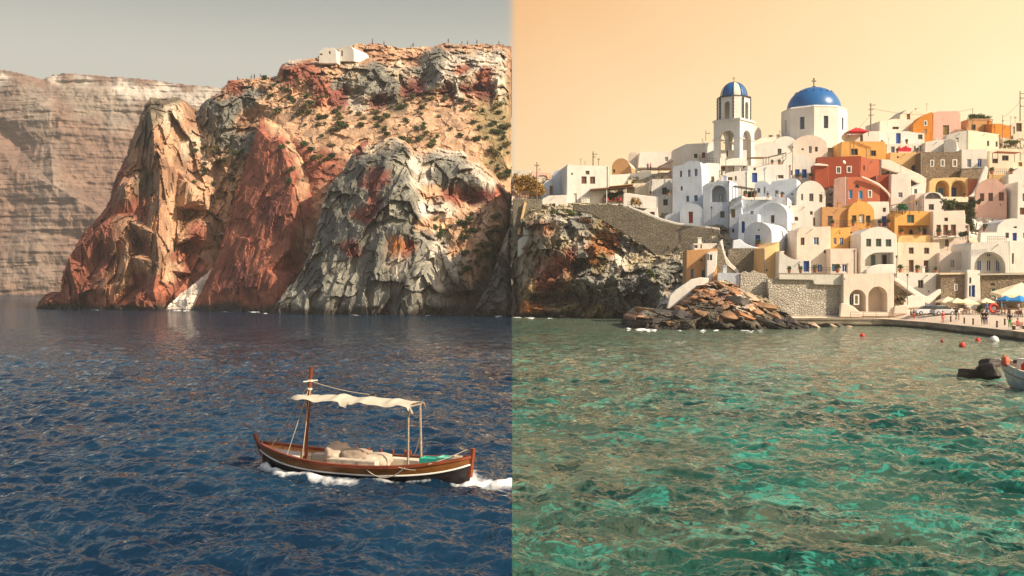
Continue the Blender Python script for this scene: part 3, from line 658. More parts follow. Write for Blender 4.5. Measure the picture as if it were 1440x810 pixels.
polyhouse('small orange rooftop hut between the skyline houses', 'hut', [(952.5, 225), (952.5, 215.5), (961, 216.5), (961, 225)], 'o', [('Wk', 954, 219, 957, 223)], D=254, depth=4)
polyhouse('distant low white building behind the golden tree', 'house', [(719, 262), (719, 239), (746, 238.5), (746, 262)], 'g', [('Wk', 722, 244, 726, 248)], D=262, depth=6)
polyhouse('distant low orange building right of the blue water tank', 'house', [(747, 262), (747, 241), (776, 244), (776, 262)], 'p', [('Dk', 767, 246, 770, 254), ('Wk', 757, 247, 760, 251)], D=260, depth=6)
polyhouse('white parapet block with a small vent under the ochre vault', 'house', [(856, 258), (856, 246), (876, 245), (897, 243), (901, 240.5), (916, 240.5), (916, 258)], 'w', [('Wk', 905, 252, 907.5, 254.5)], D=243, depth=8, rot=R_(3))
polyhouse('cream terrace house with a hollow front behind the restaurant awning', 'house', [(880, 276), (880, 258.5), (914, 257), (914, 276)], 'c', [], D=236, depth=6, arcs=[(880.6, 263, 893, 275.5, 2.5, 'b')])
polyhouse('white terrace house with iron railings left of the scalloped house', 'house', [(914, 275), (914, 262), (916, 252), (952, 251), (953, 275)], 'w', [('Wk', 931, 263.5, 938, 273.5)], D=233, depth=7)
polyhouse('white house with one dark square window below the railed balcony', 'house', [(922, 300), (923, 276), (954, 273.5), (955, 300)], 'w', [('Wk', 932.6, 280, 939.3, 289)], D=227, depth=7)
polyhouse('low white house with a red door by the sloping stone wall', 'house', [(902, 310), (904, 297), (910, 293.5), (925, 292), (927, 310)], 'w', [('Dr', 914, 297.8, 920.7, 307)], D=221, depth=6)
polyhouse('tall blue-white house with wavy scalloped top and five blue windows', 'house', [(945, 312), (945, 234), (953, 233), (960, 232), (966, 228), (971, 225.6), (976, 227), (980, 225.4), (985, 228), (987, 236), (990, 312)], 'b', [('Wd', 956, 240, 959, 249), ('Wb', 967, 238.5, 971, 249), ('Wb', 976, 237, 981, 248), ('Wl', 965, 275.3, 969, 283.8), ('Wl', 976, 274.5, 981, 282.8), ('Wd', 981-24, 262, 960, 268)], rot=R_(-22), depth=9, D=222)  # white house coloured in the blue of its shaded front
H('low white vaulted house with a tall red door on the slope', 'house', ('v', 955.5, 286, 990, 301, 318), 'b', [('Dr', 968, 297.5, 974.5, 313.8)], rot=R_(-20), depth=6, D=215)
H('tiny white vaulted outhouse beside the house with the tall red door', 'outhouse', ('v', 934, 300, 958, 308, 314), 'b', [], rot=R_(-20), depth=5, D=217)
polyhouse('pale blue house with a great arched loggia beside the lamp post', 'house', [(988, 325), (988, 262), (994, 258), (1004, 255.5), (1026, 254), (1027, 325)], 'b', [('Wg', 1012.6, 297, 1019, 306.3), ('Ok', 1016, 320, 1019, 324)], rot=R_(-24), depth=8, D=213, arcs=[(1000, 260.5, 1021.5, 284, 3.0, 'a', [('Dw', 1007, 272, 1011.5, 284)])])  # loggia house is white; the shade on it is coloured into the plaster
polyhouse('pale blue narrow house with an ochre framed window below the dark awning', 'house', [(1025, 332), (1025, 285), (1029, 280), (1043, 275), (1044, 332)], 'b', [('Wy', 1028, 294, 1033.6, 306), ('Ok', 1029, 321, 1032.5, 327.5)], rot=R_(-24), depth=8, D=208)  # white wall with blue shade put into its colour
polyhouse('cream white wall house with a tiny slit window left of the awning', 'house', [(1012, 258), (1014, 248), (1022, 243), (1038, 240), (1052, 240.5), (1052, 284), (1026, 290), (1026, 258)], 'w', [('Wk', 1033.5, 247.5, 1036, 254), ('Wy', 1021.5, 249, 1030, 253.5)], rot=R_(-6), depth=8, D=222)
polyhouse('plain white terraced house below the church with a scrolled stair wall', 'house', [(984, 258), (986, 231), (995, 229), (1012, 230), (1014, 258)], 'w', [('Wy', 1000, 248, 1004.5, 256)], rot=R_(8), depth=8, D=228)
# --- around the church
polyhouse('white house with a dark window and a red door left of the bell tower', 'house', [(961, 232), (961.5, 206), (965, 202.5), (1006, 200.5), (1010, 232)], 'w', [('Wk', 976, 216, 981, 222.3), ('Dr', 987, 214.4, 992, 222.4), ('Wk', 1022-20, 214, 1004.5, 220)], rot=R_(8), depth=10, D=241)
polyhouse('pink-lit white block under the bell tower with a slit window', 'house', [(1004, 226), (1004, 211), (1062, 211), (1062, 226)], 'w', [('Wk', 1021.5, 211.8, 1024, 220)], rot=R_(6), depth=12, D=236)
polyhouse('long white flat church annex wall between tower and dome', 'church annex', [(1058, 215), (1060, 200), (1070, 194), (1110, 191), (1118, 215)], 'P', [], rot=R_(6), depth=10, D=245)
H('white half-round vault right behind the bell tower', 'church annex', ('v', 1052, 177, 1071, 189, 214), 'P', [], rot=R_(20), depth=9, D=250, roofc='c')
H('wide white vault end with a dark window above the rooftop pergola', 'house', ('v', 1049, 199.5, 1116, 222, 236), 'w', [('Wd', 1093.5, 209, 1099, 217.6)], rot=R_(-4), depth=10, D=237)
H('white vaulted house with two blue doors below the blue dome', 'house', ('v', 1100, 216, 1146, 236, 252), 'w', [('Db', 1118, 238, 1124.6, 250), ('Db', 1127.7, 238, 1134.5, 250), ('Wl', 1111.3, 239.5, 1115, 246.5)], rot=R_(-5), depth=9, D=227)
polyhouse('long white house with one blue door under the pergola terrace', 'house', [(1050, 262), (1051, 233), (1112, 231), (1113, 262)], 'w', [('Db', 1057.6, 243, 1065, 256.5), ('Wk', 1059.5, 236, 1063, 239.5), ('Wn', 1094, 246, 1102, 251)], rot=R_(-3), depth=9, D=224)
polyhouse('white house with a scalloped left gable and an open ochre doorway', 'house', [(1061, 280)]+[(1061, 262)]+arc(1061, 1082, 254.3, 261, 6)+[(1086, 255), (1118, 250.5), (1121, 252), (1121, 280)], 'b', [('Wg', 1065, 264.5, 1069, 271), ('Wk', 1074, 263.5, 1076.3, 272), ('Dy', 1090, 267.5, 1094.6, 276.8), ('Wk', 1112, 272, 1116, 274)], rot=R_(-22), depth=8, D=217)
H('white vaulted house with two dark green-framed windows right of centre', 'house', ('v', 1119.5, 254, 1161, 276, 293), 'w', [('Wt', 1126.6, 272.6, 1129.4, 281.5), ('Wd', 1138, 272, 1144, 283), ('Wy', 1152, 273, 1156.5, 284.5)], rot=R_(-4), depth=10, D=213)
polyhouse('white terrace house with a small square blue window in the middle', 'house', [(1042, 306), (1042, 279), (1066, 277.5), (1082, 276.5), (1108, 278), (1108, 306)], 'b', [('Wb', 1055, 296, 1060, 300.6)], rot=R_(-20), depth=8, D=207)
H('white vaulted house with a dark doorway and a sunlit curved roof', 'house', ('v', 1067, 285, 1108, 305, 318), 'b', [('Wk', 1084, 302.5, 1089, 313.5)], rot=R_(-30), depth=12, D=201, roofc='w')  # walls carry blue shade in their colour, the roof stays white
polyhouse('white stepped wall house with small brown windows behind the ochre ruin', 'house', [(1104, 330), (1108, 298), (1112, 289), (1157, 287), (1160, 330)], 'w', [('Wn', 1117.5, 304.8, 1122.5, 310.5), ('Wn', 1139, 297, 1143, 302), ('Dn', 1143.5, 306, 1146.5, 317.5)], rot=R_(-4), depth=8, D=203)
polyhouse('blue-white house with a narrow arched blue door', 'house', [(1037, 355), (1038, 302), (1052, 300), (1066, 301), (1066, 355)], 'b', [('Dba', 1042.5, 311, 1047.5, 327.6), ('Wb', 1055, 299, 1060, 301.2)], rot=R_(-22), depth=8, D=200)  # white plaster coloured blue as if in shade
H('blue-white vaulted house with a blue door above the streaked stone wall', 'house', ('v', 1046, 312, 1086, 331, 349), 'b', [('Db', 1062, 330.5, 1068.8, 347.5), ('Ok', 1066, 321.8, 1068, 325)], rot=R_(-31), depth=11, D=191, roofc='w', ext=3)  # shaded walls coloured blue, vault roof left in plain white
polyhouse('bare peach retaining house wall below the vaulted house with the blue door', 'house', [(1073, 400), (1074, 349), (1086, 345), (1096, 340), (1097, 400)], 'Y', [('Ok', 1077, 378, 1079.5, 382)], rot=R_(10), depth=7, D=184)
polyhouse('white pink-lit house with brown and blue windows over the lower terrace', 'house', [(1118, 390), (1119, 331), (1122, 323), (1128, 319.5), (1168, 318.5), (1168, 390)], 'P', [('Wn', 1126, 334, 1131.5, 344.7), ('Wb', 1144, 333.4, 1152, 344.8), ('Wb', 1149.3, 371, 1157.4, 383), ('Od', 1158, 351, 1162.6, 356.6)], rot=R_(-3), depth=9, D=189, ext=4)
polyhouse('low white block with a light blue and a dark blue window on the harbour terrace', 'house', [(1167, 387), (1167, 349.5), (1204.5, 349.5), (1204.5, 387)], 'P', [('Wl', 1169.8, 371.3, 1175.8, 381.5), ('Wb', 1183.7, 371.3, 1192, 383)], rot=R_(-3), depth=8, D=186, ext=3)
polyhouse('low pink-lit house with sloping roof and a tall blue door', 'house', [(1094, 390), (1095, 353), (1104, 358), (1112, 363), (1117, 364.5), (1140, 365), (1141, 390)], 'w', [('Db', 1130, 367, 1138, 382), ('Wn', 1122.5, 371, 1124.7, 376)], rot=R_(-4), depth=7, D=181, ext=3)
# --- yellow and red houses in the middle
polyhouse('weathered ochre house with a gabled glass door', 'house', [(1155, 325), (1155.5, 291), (1165, 291), (1180, 291.5), (1197, 293), (1197, 325)], 't', [('Wd', 1164, 303.5, 1171, 318)], rot=R_(-2), depth=7, D=202)
H('bright yellow vaulted house with a white door between two dark windows', 'house', ('v', 1192, 283, 1230, 302, 316), 'y', [('Wk', 1198, 302.7, 1204.4, 311), ('Dw', 1208, 301.5, 1215.5, 314), ('Wk', 1217.6, 303, 1224, 312.5)], rot=R_(-3), depth=9, D=201)
polyhouse('white house with a blue door and a small dark window beside the yellow vault', 'house', [(1217, 325), (1218, 283.5), (1250, 283.5), (1252.5, 325)], 'w', [('Wk', 1241.5, 292, 1245.8, 298), ('Db', 1240, 304, 1246.5, 318)], rot=R_(-2), depth=8, D=203)
polyhouse('lower yellow house with two dark blue windows and a round hole', 'house', [(1167, 352), (1166.5, 330), (1168, 321), (1196, 319.5), (1195.5, 331), (1193, 352)], 'y', [('Wb', 1172, 334.2, 1176.6, 343.6), ('Wb', 1181, 334.2, 1187, 345.2), ('Ok', 1180, 326.5, 1182, 329)], rot=R_(-2), depth=7, D=194)
polyhouse('small plain orange block below the yellow vault', 'outhouse', [(1195, 340), (1195, 318), (1209, 318), (1209, 340)], 't', [('Wk', 1196, 326, 1198.5, 332)], rot=R_(-2), depth=5, D=196)
polyhouse('white round-topped house with three green windows and an arched balcony', 'house', [(1210, 386), (1210, 328), (1216, 325), (1224, 320.5), (1235, 318.6), (1246, 320.5), (1256, 327), (1261, 330), (1262, 386)], 'w', [('Wg', 1218, 335.7, 1225.2, 346.8), ('Wg', 1231.5, 335.6, 1239.5, 346.8), ('Wg', 1245.4, 336.4, 1253.5, 346.8)], rot=R_(-3), depth=9, D=187, arcs=[(1216.5, 354.8, 1256.5, 374, 2.6, 'q', [('Dg', 1230.5, 358, 1236.8, 373.5), ('Dk', 1246, 357.5, 1253, 373)])], ext=3)
polyhouse('dark red flat-roofed house with two white-framed windows', 'house', [(1147, 256), (1148, 222), (1151, 221), (1209, 219.3), (1210, 256)], 'r', [('Wbf', 1175.6, 234, 1182.8, 244.2), ('Wkf', 1190.5, 233.3, 1197.6, 243.2)], rot=R_(-8), depth=1.4, D=223)
polyhouse('sunlit light red block with one small window right of the dark red house', 'house', [(1209, 256), (1210, 219.5), (1222, 223), (1239.5, 224), (1239.5, 256)], 'R', [('Ww', 1213.5, 233, 1216.2, 239.8)], rot=R_(10), depth=8, D=223.5)  # right face of the dark red house, sunlight put into a lighter red
polyhouse('low dark red wing with a pale coping left of the dark red house', 'house', [(1145.5, 258), (1146, 231), (1165, 231.5), (1166, 258)], 'r', [], rot=R_(-6), depth=5, D=219.5)
polyhouse('red gabled house with a fan light and two bright blue doors', 'house', [(1190, 290), (1190.5, 249), (1212, 248.5), (1220, 252.5), (1230, 256), (1237, 260), (1238, 290)], 'R', [('Wke', 1202, 259, 1208.5, 264.6), ('Dlf', 1193.6, 266.4, 1199.3, 279.8), ('Dlf', 1207.4, 267.5, 1214, 280.5), ('Wgf', 1220.3, 267, 1226.2, 278)], rot=R_(-3), depth=8, D=213)
polyhouse('salmon pink side wing of the red gabled house', 'house', [(1171, 290), (1173, 252), (1180, 249.5), (1190, 248.5), (1190, 290)], 'p', [], rot=R_(-20), depth=5, D=213.5)  # left face of the red gabled house, built apart in pink plaster
polyhouse('dark red wall block stepping down right of the red houses', 'house', [(1231, 288), (1231.5, 247), (1240, 246), (1252, 245), (1253.5, 288)], 'r', [], rot=R_(-5), depth=6, D=217)
polyhouse('orange-yellow flat house with a tented awning and dark openings', 'house', [(1181, 228), (1183, 199.5), (1197, 198.8), (1245.3, 199), (1245.6, 228)], 'y', [('Wk', 1196.7, 209, 1206.5, 218.3), ('Wk', 1224.5, 211.5, 1232, 219.6)], rot=R_(-4), depth=8, D=234)
polyhouse('low white house under the red canopy on the skyline', 'house', [(1186, 202), (1187, 185), (1238, 184.5), (1238.5, 202)], 'w', [('Wn', 1209.5, 190, 1213.5, 199)], rot=R_(-3), depth=7, D=246)
# --- upper right
polyhouse('tall pale block with a lit left side on the right skyline', 'house', [(1236, 190), (1237, 170.5), (1253, 168), (1258, 167), (1284, 169), (1286, 190)], 'P', [('Wk', 1255, 178, 1264, 182)], rot=R_(6), depth=8, D=255)
polyhouse('beige roof-top house with a flat eave above the orange house', 'house', [(1264, 186), (1264.5, 163), (1275, 154.5), (1311, 156.5), (1312, 186)], 'c', [('Wy', 1275, 160, 1280, 168)], rot=R_(5), depth=6, D=258)
polyhouse('deep orange house with a curved shoulder and an arched window', 'house', [(1283, 204), (1283.5, 175), (1290, 169), (1298, 162), (1306, 159), (1311, 157), (1312, 204)], 'o', [('Wkaf', 1299, 169, 1304, 177), ('Dw', 1299.5, 181.5, 1303.3, 188)], rot=R_(-6), depth=8, D=252)
polyhouse('pink house with one ochre shutter on the right skyline', 'house', [(1311.5, 200), (1312, 158.5), (1320, 156.5), (1347, 156), (1351, 160), (1352, 200)], 'p', [('Wy', 1326, 176, 1334.8, 190)], rot=R_(-4), depth=8, D=252)
polyhouse('white house with a tall blue door and a dark window near the top', 'house', [(1233, 206), (1234, 186), (1258, 185), (1278, 184.5), (1284, 186), (1300, 187.5), (1300.5, 206)], 'w', [('Db', 1260, 187.2, 1266.8, 201.8), ('Wd', 1291, 189, 1297.4, 195.8)], rot=R_(-3), depth=8, D=247)
polyhouse('white house with a red cloth, a blue door and two dark windows', 'house', [(1246, 218), (1246.5, 202.5), (1275, 202), (1302, 201), (1302, 218)], 'w', [('Wl', 1253, 206, 1258.5, 214.6), ('Wkf', 1284, 204, 1288.8, 213.8), ('Wgf', 1292.5, 203.5, 1296.6, 213.5)], rot=R_(-3), depth=8, D=240)
polyhouse('rough peach retaining wall with a round dark arch and a blue vent', 'wall', [(1250, 225), (1251, 214.5), (1295, 214), (1296, 252), (1282, 248), (1268, 238)], 'Y', [('Wk', 1261.5, 219.5, 1264, 222.5), ('Oka', 1281, 231.5, 1291.5, 242)], rot=R_(-3), depth=5, D=235, name='retaining_wall', ext=0)
polyhouse('brown stone house with three pale-framed windows in the upper right', 'house', [(1293.5, 256), (1294.5, 214), (1330, 213.5), (1352, 214), (1352.5, 256)], 's', [('Wdf', 1308, 224.7, 1313.5, 234.6), ('Wdf', 1322.6, 224.2, 1328.4, 234.2), ('Wdf', 1339.3, 224, 1346, 234.6)], rot=R_(-4), depth=9, D=231, ext=3)
polyhouse('long white wall house topped by a terrace above the stone house', 'house', [(1300, 216), (1301, 200), (1310, 198), (1330, 196), (1331, 216)], 'w', [], rot=R_(-3), depth=7, D=238)
H('small white vault sloping down right of the terrace above the stone house', 'house', ('v', 1327, 195.5, 1346, 205, 216), 'w', [], rot=R_(-26), depth=9, D=236)
polyhouse('white house with two blue shuttered windows beside the stone house', 'house', [(1351.5, 240), (1352, 210.3), (1388, 209.5), (1388.5, 240)], 'w', [('Wb', 1360, 223.6, 1366, 235.6), ('Wb', 1374.5, 223, 1381, 235)], rot=R_(-3), depth=8, D=232, ext=2)
polyhouse('shaded grey-white house end with one dark window below the pink house', 'house', [(1329, 208), (1330, 190), (1345, 186), (1361, 183), (1361.5, 208)], 'g', [('Wk', 1344, 193.5, 1348, 199.8)], rot=R_(-10), depth=3, D=244)  # front of a white house; its shade is put into grey plaster
polyhouse('sunlit peach house with two narrow windows in the upper right', 'house', [(1361, 214), (1361, 183), (1385, 186), (1406, 189), (1407, 214)], 'c', [('Wk', 1388, 198, 1391.2, 205.4), ('Wk', 1400, 199, 1403, 206.5)], rot=R_(8), depth=8, D=244)  # lit side of the same white house, sunlight put into cream plaster
polyhouse('vivid orange wall house under the skyline greenery', 'house', [(1394, 192), (1395, 174), (1408, 174), (1422, 178), (1422.5, 192)], 'o', [], rot=R_(4), depth=6, D=253)
polyhouse('orange terrace house with a wide canopy on the skyline', 'house', [(1358, 188), (1360, 168), (1376, 167), (1393, 172), (1394, 190)], 't', [('Wk', 1366, 175, 1372, 183), ('Dy', 1384, 175, 1391, 188)], rot=R_(2), depth=6, D=256)
polyhouse('brown and white roof house at the right edge of the skyline', 'house', [(1420, 192), (1421, 176), (1430, 172), (1442, 168), (1470, 168), (1470, 192)], 'c', [('Wn', 1429, 173, 1437, 185), ('Dw', 1424, 178, 1427.5, 188)], rot=R_(-3), depth=7, D=253)
polyhouse('cream house with dark windows over an ornate iron railing', 'house', [(1390, 252), (1391, 212), (1408, 208.5), (1440, 210), (1470, 211), (1470, 252)], 'c', [('Wk', 1395.5, 223, 1403.5, 229.8), ('Wk', 1409, 218.5, 1418.5, 226), ('Dy', 1432, 228, 1437.5, 234)], rot=R_(-2), depth=9, D=233)
polyhouse('white block with a stepped edge right of the pink vault', 'house', [(1416, 262), (1416.5, 248), (1432, 236), (1470, 235), (1470, 262)], 'w', [('Wk', 1450, 243, 1456, 250)], rot=R_(-2), depth=8, D=228)
H('pink vaulted house with three brown windows', 'house', ('v', 1371, 251, 1416, 274, 303), 'p', [('Wn', 1378, 271.7, 1384.2, 282.8), ('Wn', 1389.8, 271.2, 1396.6, 282.8), ('Wn', 1404.6, 270.2, 1412, 282.3), ('Ok', 1406, 286.5, 1408, 289)], rot=R_(-17), depth=10, D=218, roofc='c')
polyhouse('white house at the right edge with a dark door beside the pink vault', 'house', [(1430, 306), (1431, 256), (1438, 254), (1470, 254), (1470, 306)], 'w', [('Wl', 1438, 272, 1444, 283), ('Dn', 1434, 292, 1441, 302)], rot=R_(-2), depth=8, D=214)
polyhouse('pale stone arcade house with two arched porches and a red end wall', 'house', [(1305, 280), (1306, 256), (1312, 251), (1340, 249.5), (1362, 250), (1362.5, 280)], 'Y', [], rot=R_(-2), depth=9, D=221, ext=2, arcs=[(1315.5, 253.5, 1335, 276.8, 3, 'a', [('Dl', 1327, 263, 1333, 276), ('Wk', 1318, 262, 1324, 272)]), (1337.5, 253.3, 1360, 276.8, 3, 'a', [('Db', 1346, 262, 1352, 276)])])
polyhouse('flaking red wall block between the arcade and the pink vault', 'house', [(1362, 280), (1362, 252), (1376, 252.5), (1374, 264), (1366, 280)], 'R', [], D=220.5, depth=5, ext=1)
polyhouse('white house with a blue window and a rounded side next to the red block', 'house', [(1252, 290), (1253, 245), (1278, 244.3), (1281, 252), (1281.5, 290)], 'w', [('Wb', 1263, 270.3, 1269.4, 278)], rot=R_(-5), depth=7, D=215)
polyhouse('narrow white house with a small light blue window and curved top', 'house', [(1280, 290), (1280, 263), (1288, 262), (1294, 258), (1303, 257), (1302, 266), (1298, 290)], 'w', [('Wl', 1285.6, 265.6, 1289.8, 272.2)], rot=R_(-3), depth=6, D=216)
polyhouse('white house with a wide segmental fan window and a grey window', 'house', [(1297, 302), (1298, 276), (1302, 271.5), (1312, 269.4), (1322, 271.5), (1326.5, 276), (1327, 302)], 'w', [('Wde', 1300.6, 270.8, 1323.6, 280), ('Wd', 1306, 287, 1313.4, 295.2)], rot=R_(-3), depth=8, D=210)
polyhouse('peach wall house left of the white fan-window house', 'house', [(1286, 302), (1287, 273), (1298, 271), (1299, 302)], 'P', [('Wk', 1288, 281, 1290, 288)], rot=R_(-3), depth=5, D=211.5)
# --- lower right
polyhouse('tall yellow house with a dark window and a recessed terrace', 'house', [(1257, 345), (1257.5, 303), (1260, 297), (1280, 296.5), (1310, 297.5), (1312, 303), (1316, 345)], 'y', [('Wg', 1275.5, 302, 1285.7, 313.7), ('Wk', 1268, 299, 1270, 302)], rot=R_(-3), depth=9, D=199, arcs=[(1263, 317, 1309, 330, 2.0, 'b', [('Dka', 1283, 321.5, 1288.5, 330), ('Dka', 1298, 319.5, 1306.8, 330)])])
polyhouse('cream house with two windows above two brown balcony doors', 'house', [(1261, 390), (1262, 340.8), (1321, 341), (1322.5, 390)], 'c', [('Wn', 1278, 348, 1285, 357), ('Wn', 1299.5, 348.3, 1306.8, 357), ('Dn', 1278, 365.5, 1285, 382.5), ('Dn', 1299, 366, 1306, 383)], rot=R_(-3), depth=9, D=187.5, ext=2)
polyhouse('white house with three brown balcony doors below the green hedge', 'house', [(1311, 358), (1312, 297), (1357, 295.8), (1358, 314), (1363.5, 316), (1363.5, 358)], 'P', [('Wk', 1328, 306, 1333.3, 311), ('Dn', 1317, 316, 1323.3, 330.6), ('Dn', 1326.3, 316, 1333.5, 331), ('Dn', 1337, 315.6, 1344.5, 331.4), ('Wka', 1329, 336, 1334.6, 346.8), ('Dk', 1340, 344, 1344, 353), ('Ww', 1357.6, 317, 1361, 321)], rot=R_(-3), depth=9, D=197)
polyhouse('low pale house with a light window below the three brown doors', 'house', [(1320, 392), (1320.5, 356), (1327, 353), (1355, 354), (1356, 392)], 'P', [('Ww', 1336, 366.3, 1342, 375)], rot=R_(-3), depth=7, D=186)
H('white harbour house with a great arch over three blue windows', 'house', ('p', [(1364, 392), (1365, 345), (1368, 341), (1418, 340.5), (1419.5, 392)]), 'w', [], rot=R_(-4), depth=10, D=181, arcs=[(1370, 354, 1414, 386, 2.6, 'a', [('Wb', 1380.6, 365, 1388, 381), ('Wb', 1394.5, 365, 1401.3, 381), ('Wb', 1394.8, 355.6, 1401, 360.8), ('Wb', 1407.8, 365, 1413.3, 381)])], ext=1)
H('white vaulted house with a blue door above the harbour arch house', 'house', ('v', 1401, 307, 1449, 325, 345), 'w', [('Wg', 1414, 327, 1419, 334.6), ('Db', 1424, 327.4, 1430, 338.4), ('Ok', 1425, 318, 1430.5, 321), ('Wk', 1439, 327, 1444, 335)], rot=R_(-4), depth=9, D=191)
polyhouse('plain white wall house right of the harbour arch house', 'house', [(1419, 392), (1419.5, 339.5), (1470, 338.5), (1470, 392)], 'w', [('Wk', 1423, 356, 1426, 371), ('Wd', 1445, 355, 1452, 368)], rot=R_(-2), depth=8, D=183)
polyhouse('white stair house with one black window over the harbour', 'house', [(1257, 442), (1258, 384), (1325.5, 383.5), (1326, 442)], 'w', [('Wk', 1291, 393.8, 1298.6, 405), ('Ok', 1316, 397, 1318.4, 400), ('Ok', 1305, 408.5, 1307.5, 411)], rot=R_(-2), depth=8, D=177, ext=3)
polyhouse('dark rubble stone house with one white-framed blue window on the quay', 'house', [(1322, 440), (1322.5, 385), (1359.5, 384), (1360, 440)], 's', [('Wlf', 1341.6, 399, 1346.6, 408.6)], rot=R_(-2), depth=8, D=175, ext=3)
polyhouse('narrow white house with tall blue doors between the stone houses', 'house', [(1359, 440), (1360, 379), (1378, 380), (1380, 440)], 'w', [('Db', 1366.3, 401, 1371.3, 417.5), ('Db', 1362.6, 401.6, 1365.6, 417), ('Wk', 1363, 390.3, 1366, 398.6)], rot=R_(-2), depth=7, D=174, ext=3)
polyhouse('sunlit rubble stone house with a green door behind the cafe', 'house', [(1379, 440), (1380, 386), (1470, 384.5), (1470, 440)], 's', [('Dgf', 1394, 405, 1401.3, 418.5), ('Wk', 1393, 398, 1399, 402)], rot=R_(-2), depth=8, D=174.5, ext=3)
polyhouse('white boathouse with two large arched recesses on the quay', 'boathouse', [(1185.5, 443), (1186, 385), (1257, 384.4), (1257.5, 443)], 'P', [('Ok', 1186.8, 391.3, 1189, 393.5)], rot=R_(-1), depth=8, D=169, arcs=[(1194.6, 407, 1217.7, 438, 2.8, 'a', [('Wdf', 1200.7, 414, 1208.2, 428.6)]), (1221, 402.8, 1248, 438.5, 3.0, 'a')], ext=2)
# --- ochre house by the water, left of the spit
polyhouse('rough ochre stone house with a blue door above the boulder spit', 'house', [(964.5, 398), (965, 352), (1008, 349.5), (1008.5, 398)], 't', [('Wl', 971, 378, 975.3, 391), ('Wk', 986.5, 380, 992, 391), ('Ok', 985, 364, 988, 368)], rot=R_(-5), depth=8, D=181, ext=1)
polyhouse('small white rooftop hut above the ochre stone house', 'hut', [(974, 353), (974, 342.5), (1008, 342), (1010, 353)], 'w', [('Wl', 976.5, 344.5, 981, 349), ('Dk', 985, 343.5, 987, 349.5)], rot=R_(-4), depth=4, D=184, ext=2)
polyhouse('narrow white stair tower with two dark slits beside the ochre house', 'house', [(993, 395), (994, 356), (999, 353.5), (1009, 352.5), (1008, 372), (1000, 395)], 'w', [('Wk', 995, 357, 997, 366), ('Wk', 998, 358, 1001.5, 366)], rot=R_(-4), depth=3, D=179, ext=1)
polyhouse('pale blue plain block behind the top of the boulder spit', 'outhouse', [(1008, 410), (1008.5, 383.5), (1041, 384), (1041.5, 410)], 'b', [], rot=R_(-14), depth=5, D=176, ext=3)  # plain white block given the blue of shade as its colour
# --- chapels on the plateau of the red cliffs
H('small white chapel with a flat parapet on the cliff plateau', 'chapel', ('p', [(448, 84), (448.5, 73), (453, 69.5), (457, 66), (462, 68), (468, 66.5), (473, 71), (474, 84)]), 'w', [('Wk', 449.5, 75, 453.5, 77.5), ('Wk', 462, 72, 465, 76)], rot=R_(-8), depth=9, D=321, ext=5, group='white chapels on the cliff plateau')
H('small white vaulted chapel with an arched end right on the cliff plateau', 'chapel', ('v', 477, 64, 498, 74, 81), 'w', [('Dk', 479.5, 71, 482, 79)], rot=R_(-20), depth=10, D=323, ext=5, group='white chapels on the cliff plateau')
# ---------------------------------------------------------------- water
BOAT_YAW = math.atan2(3.0, -7.6)          # heading of the wooden boat
BOAT_C = Vector((-4.94, 34.2, 0.0))
bh = Vector((math.cos(BOAT_YAW), math.sin(BOAT_YAW), 0))
def waves(X, Y, R):
    """sum of sharp crested waves; each fades where the grid gets too coarse for it"""
    rs = np.random.RandomState(3)
    H = np.zeros_like(X); DX = np.zeros_like(X); DY = np.zeros_like(X)
    cell = np.maximum(R*R/(F*CAMH)*1.1, .02)
    qx = fbm(np.stack([X/14, Y/14, 0*X], 1), 3, 5); qy = fbm(np.stack([X/14+40, Y/14, 0*X], 1), 3, 6)
    gust = np.clip(1+.7*fbm(np.stack([X/25, Y/40, 0*X], 1), 3, 12), .3, 1.8)
    for k in range(110):
        L = .16*(3.2/.16)**(rs.rand())
        th = rs.normal(math.radians(-105), .75)
        kx, ky = math.cos(th)*2*math.pi/L, math.sin(th)*2*math.pi/L
        a = .0085*L**.92*rs.uniform(.5, 1.3)
        fade = np.clip((L/cell-.7)/1.3, 0, 1)
        ph = kx*(X+qx*.35*L**.5)+ky*(Y+qy*.35*L**.5)+rs.rand()*6.28
        s = np.sin(ph); cs = np.cos(ph)
        aa = a*fade*gust
        H += aa*(s+.25*(s*s-.5)); DX -= .8*aa*cs*kx*L/6.28; DY -= .8*aa*cs*ky*L/6.28
    return H, DX, DY
